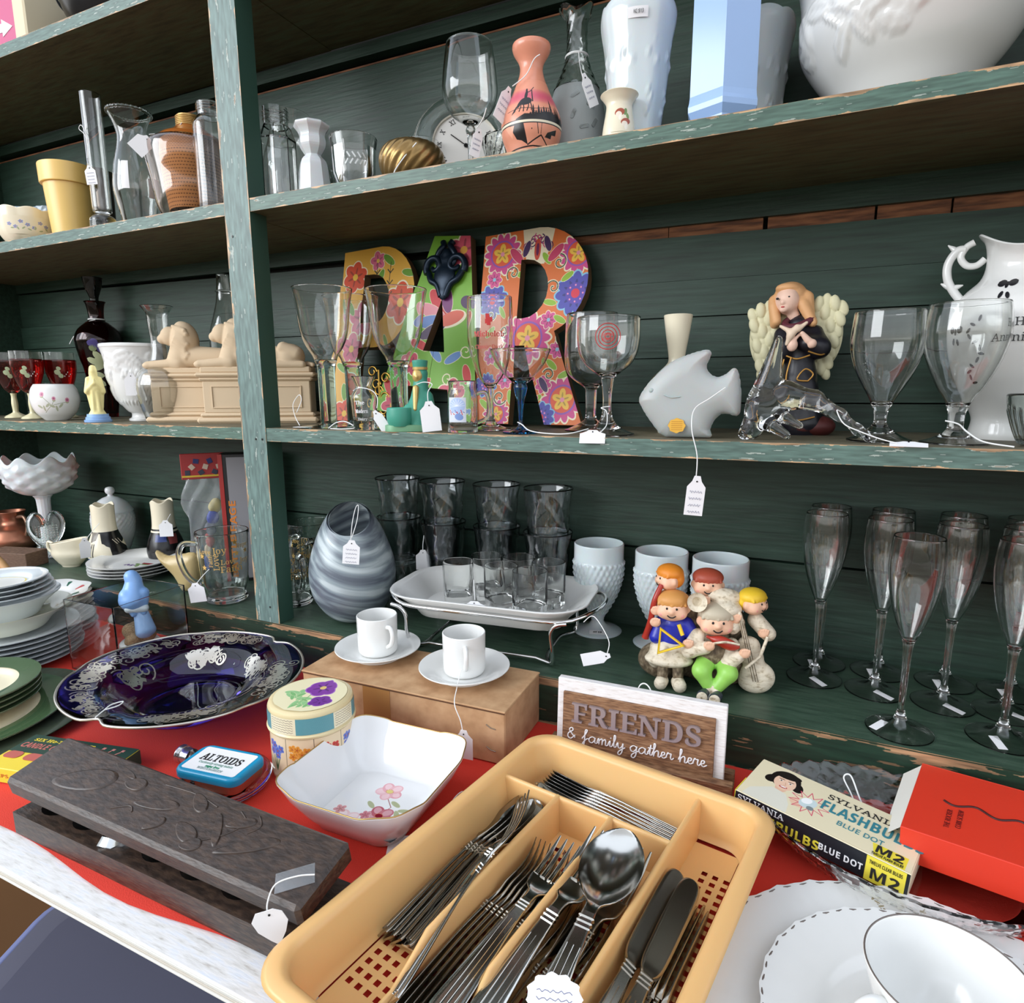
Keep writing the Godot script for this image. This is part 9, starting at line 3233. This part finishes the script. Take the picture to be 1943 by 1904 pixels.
	text(o, "lettering", "CORK SCREW", 0.0040, dk, Vector3(-0.056, 0.0305, 0.022), up * Basis(Vector3.BACK, PI / 2), "Droid Sans", 400, 0.030)
	text(o, "lettering", "starfton", 0.0095, M.ink, Vector3(0.026, 0.0305, -0.012), up * Basis(Vector3.BACK, PI / 2), "Droid Sans", 700, 0.050)
	b = MB.new()
	tube(b, cr3(v3([-0.040, 0.004, 0.068, -0.032, 0.010, 0.070, -0.026, 0.012, 0.067, -0.018, 0.008, 0.068])), 0.0028, 7)
	# plate, saucer and cup with grey sprigs
	var gold := mat(c8(120, 110, 104), 0.35, 0.4)
	var fl := func(pt2: Paint, cx: float, cy: float, r: float, n: int) -> void:
		for k in n:
			var a := k * 2.4
			pt2.leaf(cx + cos(a) * r * 0.6, cy + sin(a) * r * 0.6, r * 0.34, a, [c8(168, 150, 110), c8(146, 150, 168), c8(190, 178, 150)][k % 3], c8(236, 236, 234))
		for k in 3:
			pt2.flower(cx + cos(k * 2.1) * r * 0.25, cy + sin(k * 2.1) * r * 0.25, r * 0.26, 5, k, c8(186, 190, 202), c8(226, 228, 232), c8(160, 140, 110))
		for k in 2:
			var s := 1.0 if k else -1.0
			pt2.line(pv([cx, cy, cx + s * r * 0.8, cy - r * 0.9, cx + s * r * 1.1, cy - r * 1.9]), 2, c8(170, 160, 140))
			for j in 5:
				pt2.leaf(cx + s * r * (0.5 + j * 0.13), cy - r * (0.6 + j * 0.26), r * 0.16, j * 1.3, c8(168, 156, 128), c8(236, 236, 234))
	for e in [["floral_plate", "big white plate with a fluted edge and grey sprigs, lowest at the right front", 0.1440, 0.016, Vector3(0.100, y, -0.4135), "plate", 0.102], ["floral_saucer", "white saucer with grey sprigs lying on the big floral plate", 0.1110, 0.015, Vector3(0.108, y + 0.0068, -0.4155), "saucer", 0.076]]:
		o = thing(e[0], e[1], e[5], e[4])
		b = MB.new()
		lathe(b, plate_profile(e[2], e[3], 0.0034), 120, func(a, p):
			var k := smoothstep(e[2] * 0.62, e[2], p.x)
			var r: float = p.x * (1.0 + 0.006 * k * cos(a * 30.0))
			return Vector3(r * cos(a), p.y + 0.0006 * k * cos(a * 60.0), r * sin(a)))
		part(o, "plate_body", b, M.white)
		b = MB.new()
		var ring := PackedVector3Array()
		for j in 120:
			var a := TAU * j / 120.0
			var r: float = e[2] * (1.0 + 0.006 * cos(a * 30.0))
			ring.append(Vector3(r * cos(a), e[3] - 0.0006, r * sin(a)))
		tube(b, ring, 0.0007, 6, true)
		part(o, "grey_edge_line", b, gold)
		for k in 3:
			pt = Paint.new(160, 160, M.white.albedo_color)
			fl.call(pt, 80.0, 96.0, 46.0, 8)
			var a := 2.55 + k * 2.1
			var rw: float = e[2] * 0.15
			b = MB.new()
			var rows := []
			for i in 7:
				var row := PackedVector3Array()
				for j in 9:
					var aa := a + (j / 8.0 - 0.5) * 0.46
					var rr: float = e[6] * 1.13 + rw * (i / 3.0 - 1.0)
					var hh := 0.0
					var pr := plate_profile(e[2], e[3], 0.0034)
					for q in range(pr.size() / 2, pr.size() - 1):
						if pr[q].x >= rr and pr[q + 1].x <= rr:
							hh = lerpf(pr[q].y, pr[q + 1].y, (pr[q].x - rr) / maxf(pr[q].x - pr[q + 1].x, 1e-5))
					row.append(Vector3(rr * cos(aa), hh + 0.0008, rr * sin(aa)))
				rows.append(row)
			rows.reverse()
			b.grid(rows)
			part(o, "sprig_print", b, tex(pt.t(), 0.15))
	o = thing("floral_cup", "wide white china cup standing on the floral saucer, handle toward the tray", "cup", Vector3(0.104, y + 0.0125, -0.4265))
	b = MB.new()
	lathe(b, shell(cr(pv([0.0205, 0.0, 0.0225, 0.003, 0.0300, 0.010, 0.0395, 0.024, 0.0450, 0.040, 0.0480, 0.0525]), 5), 0.0018, 0.004), 72)
	part(o, "body", b, M.white)
	b = MB.new()
	var rg := PackedVector3Array()
	for j in 72:
		rg.append(Vector3(0.0472 * cos(TAU * j / 72), 0.0534, 0.0472 * sin(TAU * j / 72)))
	tube(b, rg, 0.0006, 6, true)
	part(o, "grey_edge_line", b, gold)
	b = MB.new()
	var hd := Vector3(-0.80, 0, 0.60)
	tube(b, cr3(PackedVector3Array([hd * 0.0440 + Vector3.UP * 0.041, hd * 0.056 + Vector3.UP * 0.047, hd * 0.066 + Vector3.UP * 0.041, hd * 0.062 + Vector3.UP * 0.024, hd * 0.048 + Vector3.UP * 0.015, hd * 0.036 + Vector3.UP * 0.014])), 0.0040, 10)
	part(o, "handle", b, M.white)


# ---------------------------------------------------------------- price tags and strings
func price_tag(label: String, at: Vector3, pts: Array, w: float, h: float, basis: Basis, marks := 3, kind := 0, words := "") -> void:
	var o := thing("price_tag", label, "price tag", at)
	var b := MB.new()
	var pl := PackedVector2Array()
	if kind == 0:
		pl = pv([-w / 2, -h / 2, w / 2, -h / 2, w / 2, h * 0.22, w * 0.26, h * 0.36, w * 0.16, h / 2, -w * 0.16, h / 2, -w * 0.26, h * 0.36, -w / 2, h * 0.22])
	elif kind == 1:
		pl = pv([0.1 * w, h / 2, 0.35 * w, h * 0.42, w * 0.5, h * 0.18, w * 0.42, -h * 0.1, w * 0.30, -h * 0.3, w * 0.36, -h / 2, 0.0, -h * 0.3, -w * 0.34, -h * 0.06, -w / 2, h * 0.2, -w * 0.38, h * 0.42, -w * 0.1, h * 0.46])
	else:
		for j in 48:
			var a := TAU * j / 48
			var r := 1.0 + 0.07 * cos(a * 11.0)
			pl.append(Vector2(w / 2 * r * cos(a), h / 2 * r * sin(a)))
	extrude(b, pl, 0.0005)
	part(o, "paper", b, M.paper).transform.basis = basis
	for k in marks:
		b = MB.new()
		var ln := PackedVector3Array()
		for i in 14:
			ln.append(Vector3((i / 13.0 - 0.5) * w * 0.66, h * (0.10 - 0.17 * k) + h * 0.035 * sin(i * 2.3 + k * 2.0), 0.0008))
		tube(b, ln, 0.00016, 4)
		part(o, "handwriting", b, M.penink).transform.basis = basis
	if words:
		text(o, "handwriting", words, h * 0.24, M.ink, basis * Vector3(0, -h * 0.02, 0.0008), basis, "Droid Sans", 400, w * 0.5)
	if kind != 2:
		part(o, "eyelet", lathe(MB.new(), pv([0, 0.0004, 0.0009, 0.0004, 0.0009, 0, 0, 0]), 12), M.ink).transform = Transform3D(basis * Basis(Vector3.RIGHT, PI / 2), basis * Vector3(0, h * 0.36, 0.0006))
	if pts.size():
		b = MB.new()
		var p := cr3(v3(pts), 6)
		for i in p.size():
			p[i] -= at
		tube(b, p, 0.0006, 6)
		part(o, "string", b, M.string)


func tags() -> void:
	var F := Basis(Vector3.UP, 0.45)
	var flat := Basis(Vector3.RIGHT, -PI / 2)
	price_tag("white price tag tied to the tall straight bud vase", Vector3(-1.125, 1.531, -0.742), [-1.125, 1.542, -0.7415, -1.127, 1.589, -0.742, -1.142, 1.605, -0.742, -1.134, 1.609, -0.742, -1.124, 1.588, -0.742, -1.129, 1.558, -0.742], 0.018, 0.030, F * Basis(Vector3.BACK, 0.08), 4)
	price_tag("white price tag hanging off the salmon pottery vase", Vector3(-0.353, 1.504, -0.738), [-0.342, 1.521, -0.739, -0.327, 1.532, -0.744, -0.318, 1.548, -0.747, -0.311, 1.552, -0.748], 0.016, 0.044, Basis(Vector3.UP, 1.15) * Basis(Vector3.BACK, -0.45), 3)
	price_tag("white price tag in front of the cut crystal dish", Vector3(-0.388, 1.466, -0.735), [-0.388, 1.482, -0.735, -0.381, 1.492, -0.738, -0.378, 1.505, -0.742], 0.013, 0.034, Basis(Vector3.UP, 0.9) * Basis(Vector3.BACK, -0.25), 3)
	price_tag("white price tag on the shoulder of the tall crystal decanter", Vector3(-0.263, 1.519, -0.782), [-0.272, 1.536, -0.785, -0.283, 1.560, -0.806, -0.290, 1.581, -0.822], 0.015, 0.036, Basis(Vector3.UP, 1.0) * Basis(Vector3.BACK, 0.5), 3)
	price_tag("white price tag bent over the shoulder of the wicker jug", Vector3(-0.951, 1.543, -0.712), [-0.938, 1.556, -0.716, -0.928, 1.570, -0.75, -0.926, 1.590, -0.768], 0.026, 0.030, Basis(Vector3.UP, 0.8) * Basis(Vector3.BACK, -0.8), 0)
	price_tag("blank white price tag tied to the teal robed figurine", Vector3(-0.459, 1.138, -0.727), [-0.461, 1.150, -0.7265, -0.464, 1.169, -0.730, -0.462, 1.180, -0.738, -0.476, 1.183, -0.740, -0.488, 1.180, -0.740], 0.026, 0.040, F * Basis(Vector3.BACK, 0.1), 0)
	price_tag("white price tag tied to the tiny milk bottle", Vector3(-0.538, 1.131, -0.724), [-0.545, 1.148, -0.726, -0.545, 1.162, -0.728, -0.555, 1.172, -0.730, -0.575, 1.176, -0.731, -0.594, 1.172, -0.738], 0.014, 0.032, F * Basis(Vector3.BACK, 0.55), 0)
	price_tag("white price tag lying on the shelf edge below the red seal goblet", Vector3(-0.231, 1.1175, -0.7185), [-0.222, 1.123, -0.721, -0.219, 1.131, -0.735, -0.225, 1.146, -0.7535, -0.233, 1.150, -0.757, -0.222, 1.152, -0.757], 0.030, 0.017, Basis(Vector3.UP, 0.2) * Basis(Vector3.RIGHT, -0.5), 0)
	price_tag("white price tag dangling below the shelf from the frosted fish", Vector3(-0.109, 1.057, -0.708), [-0.086, 1.174, -0.733, -0.102, 1.162, -0.731, -0.118, 1.150, -0.733, -0.1165, 1.129, -0.713, -0.109, 1.101, -0.709, -0.109, 1.073, -0.708], 0.020, 0.044, Basis(Vector3.UP, 0.35) * Basis(Vector3.BACK, -0.08), 4)
	price_tag("white price tag lying at the tail of the glass dolphin", Vector3(0.088, 1.1185, -0.722), [0.030, 1.147, -0.748, 0.024, 1.150, -0.742, 0.031, 1.137, -0.735, 0.045, 1.130, -0.728, 0.064, 1.123, -0.723, 0.078, 1.1195, -0.722], 0.032, 0.014, Basis(Vector3.UP, -0.1) * Basis(Vector3.RIGHT, -1.3), 0)
	price_tag("white price tag lying at the foot of the lion bookend right of the post", Vector3(-0.686, 1.1185, -0.735), [-0.695, 1.121, -0.735, -0.706, 1.135, -0.738, -0.712, 1.152, -0.742, -0.702, 1.166, -0.745, -0.697, 1.158, -0.744, -0.704, 1.140, -0.740], 0.030, 0.016, flat, 0)
	price_tag("white price tag hung inside the slanting mouth of the grey egg vase", Vector3(-0.594, 0.940, -0.716), [-0.594, 0.953, -0.7155, -0.598, 0.980, -0.726, -0.602, 1.000, -0.740, -0.598, 1.004, -0.742, -0.592, 0.985, -0.730, -0.592, 0.962, -0.7165], 0.0245, 0.036, F * Basis(Vector3.BACK, -0.1), 5)
	price_tag("lavender white price tag in front of the smoky tumblers", Vector3(-0.570, 0.893, -0.868), [-0.570, 0.905, -0.8675, -0.569, 0.920, -0.867, -0.567, 0.935, -0.868], 0.024, 0.034, F, 0)
	price_tag("white price tag lying among the shot glasses on the dish", Vector3(-0.410, 0.8695, -0.748), [-0.412, 0.880, -0.756, -0.418, 0.900, -0.765, -0.420, 0.905, -0.768], 0.034, 0.022, Basis(Vector3.UP, 0.3) * Basis(Vector3.RIGHT, -0.6), 0)
	price_tag("blank white price tag hanging from the chrome stand", Vector3(-0.219, 0.847, -0.710), [-0.246, 0.878, -0.742, -0.230, 0.890, -0.735, -0.206, 0.870, -0.718, -0.205, 0.855, -0.711], 0.016, 0.036, Basis(Vector3.UP, 0.2) * Basis(Vector3.BACK, -1.3), 0)
	price_tag("blank white price tag leaning on the gold lettered mug", Vector3(-0.925, 0.835, -0.712), [-0.925, 0.850, -0.712, -0.920, 0.862, -0.722, -0.915, 0.872, -0.732], 0.028, 0.034, F * Basis(Vector3.BACK, 0.12), 0)
	price_tag("lavender white price tag on the plain black bottomed pottery vase", Vector3(-1.178, 0.896, -0.850), [-1.177, 0.908, -0.850, -1.176, 0.924, -0.862], 0.026, 0.034, Basis(Vector3.UP, 0.6), 0)
	price_tag("narrow white price tag at the left side of the geometric pottery vase", Vector3(-1.332, 0.856, -0.778), [-1.328, 0.874, -0.779, -1.318, 0.890, -0.788, -1.308, 0.906, -0.798], 0.020, 0.042, Basis(Vector3.UP, 1.25), 0)
	price_tag("pale price tag hanging on the white grape planter", Vector3(-1.108, 1.185, -0.762), [-1.107, 1.203, -0.762, -1.108, 1.222, -0.768], 0.022, 0.040, Basis(Vector3.UP, 0.75), 0)
	price_tag("white price tag hung from the espresso cup handle behind the rose dish", Vector3(-0.338, 0.768, -0.588), [-0.366, 0.836, -0.634, -0.362, 0.820, -0.615, -0.353, 0.812, -0.594, -0.343, 0.795, -0.590, -0.339, 0.780, -0.588], 0.022, 0.036, Basis(Vector3.UP, 0.1), 0)
	price_tag("white price tag reading 9 beside the rose dish", Vector3(-0.322, 0.7430, -0.448), [-0.310, 0.7445, -0.458, -0.306, 0.750, -0.475, -0.300, 0.766, -0.500, -0.292, 0.772, -0.505, -0.284, 0.768, -0.485, -0.290, 0.750, -0.462], 0.026, 0.038, Basis(Vector3.UP, -1.1) * Basis(Vector3.RIGHT, -PI / 2 + 0.06), 0, 0, "9 #6")
	price_tag("white leaf shaped price tag hanging over the corner of the carved box", Vector3(-0.338, 0.779, -0.2945), [-0.318, 0.8105, -0.322, -0.330, 0.8095, -0.316, -0.342, 0.806, -0.306, -0.342, 0.797, -0.297, -0.339, 0.789, -0.2945], 0.026, 0.034, Basis(Vector3.UP, 0.6), 0, 1)
	price_tag("scalloped white price tag lying on the cutlery handles at the front", Vector3(-0.120, 0.800, -0.315), [], 0.034, 0.024, Basis(Vector3.UP, 0.3) * Basis(Vector3.RIGHT, -1.0), 3, 2)
	# loose strings
	for q in [["white string with clear tape on the rim of the cobalt bowl", [-0.734, 0.7975, -0.416, -0.741, 0.7975, -0.430, -0.748, 0.7970, -0.444, -0.744, 0.7965, -0.456, -0.738, 0.7970, -0.446, -0.742, 0.7975, -0.432]], ["white string loop standing up behind the wood sign", [-0.160, 0.826, -0.677, -0.156, 0.838, -0.678, -0.150, 0.841, -0.678, -0.144, 0.836, -0.677, -0.141, 0.824, -0.677]], ["white string loop in the cut glass dish", [0.074, 0.752, -0.645, 0.064, 0.770, -0.664, 0.056, 0.782, -0.674, 0.062, 0.786, -0.674, 0.070, 0.772, -0.662, 0.080, 0.754, -0.648]], ["thin string hanging below the clay musicians", [-0.086, 0.812, -0.742, -0.090, 0.8055, -0.728, -0.0915, 0.800, -0.7185, -0.092, 0.780, -0.7165]], ["white string tied round the ruby decanter's lower neck", [-1.386, 1.322, -0.889, -1.402, 1.315, -0.879, -1.425, 1.290, -0.866, -1.440, 1.272, -0.862]], ["white string wound round the water goblet stem at the right", [0.122, 1.140, -0.762, 0.133, 1.137, -0.7595, 0.140, 1.130, -0.757, 0.150, 1.122, -0.735, 0.172, 1.1185, -0.726]], ["white string lying round the feet of the blue stemmed glass", [-0.343, 1.131, -0.752, -0.336, 1.128, -0.751, -0.322, 1.121, -0.744, -0.295, 1.1185, -0.738, -0.268, 1.1190, -0.740, -0.250, 1.124, -0.760]], ["white string lying in front of the bronze bowl", [-0.478, 1.482, -0.742, -0.494, 1.462, -0.733, -0.504, 1.4445, -0.728, -0.480, 1.4455, -0.730, -0.455, 1.4465, -0.732]], ["white string looped on the shelf in front of the aqua goblets", [-0.640, 1.1178, -0.735, -0.628, 1.126, -0.738, -0.610, 1.128, -0.737, -0.590, 1.120, -0.733, -0.608, 1.1178, -0.728, -0.632, 1.1178, -0.730]]]:
		var b := MB.new()
		tube(b, cr3(v3(q[1])), 0.0008, 6)
		solo("loose_string", q[0], "string", Vector3.ZERO, b, M.string)
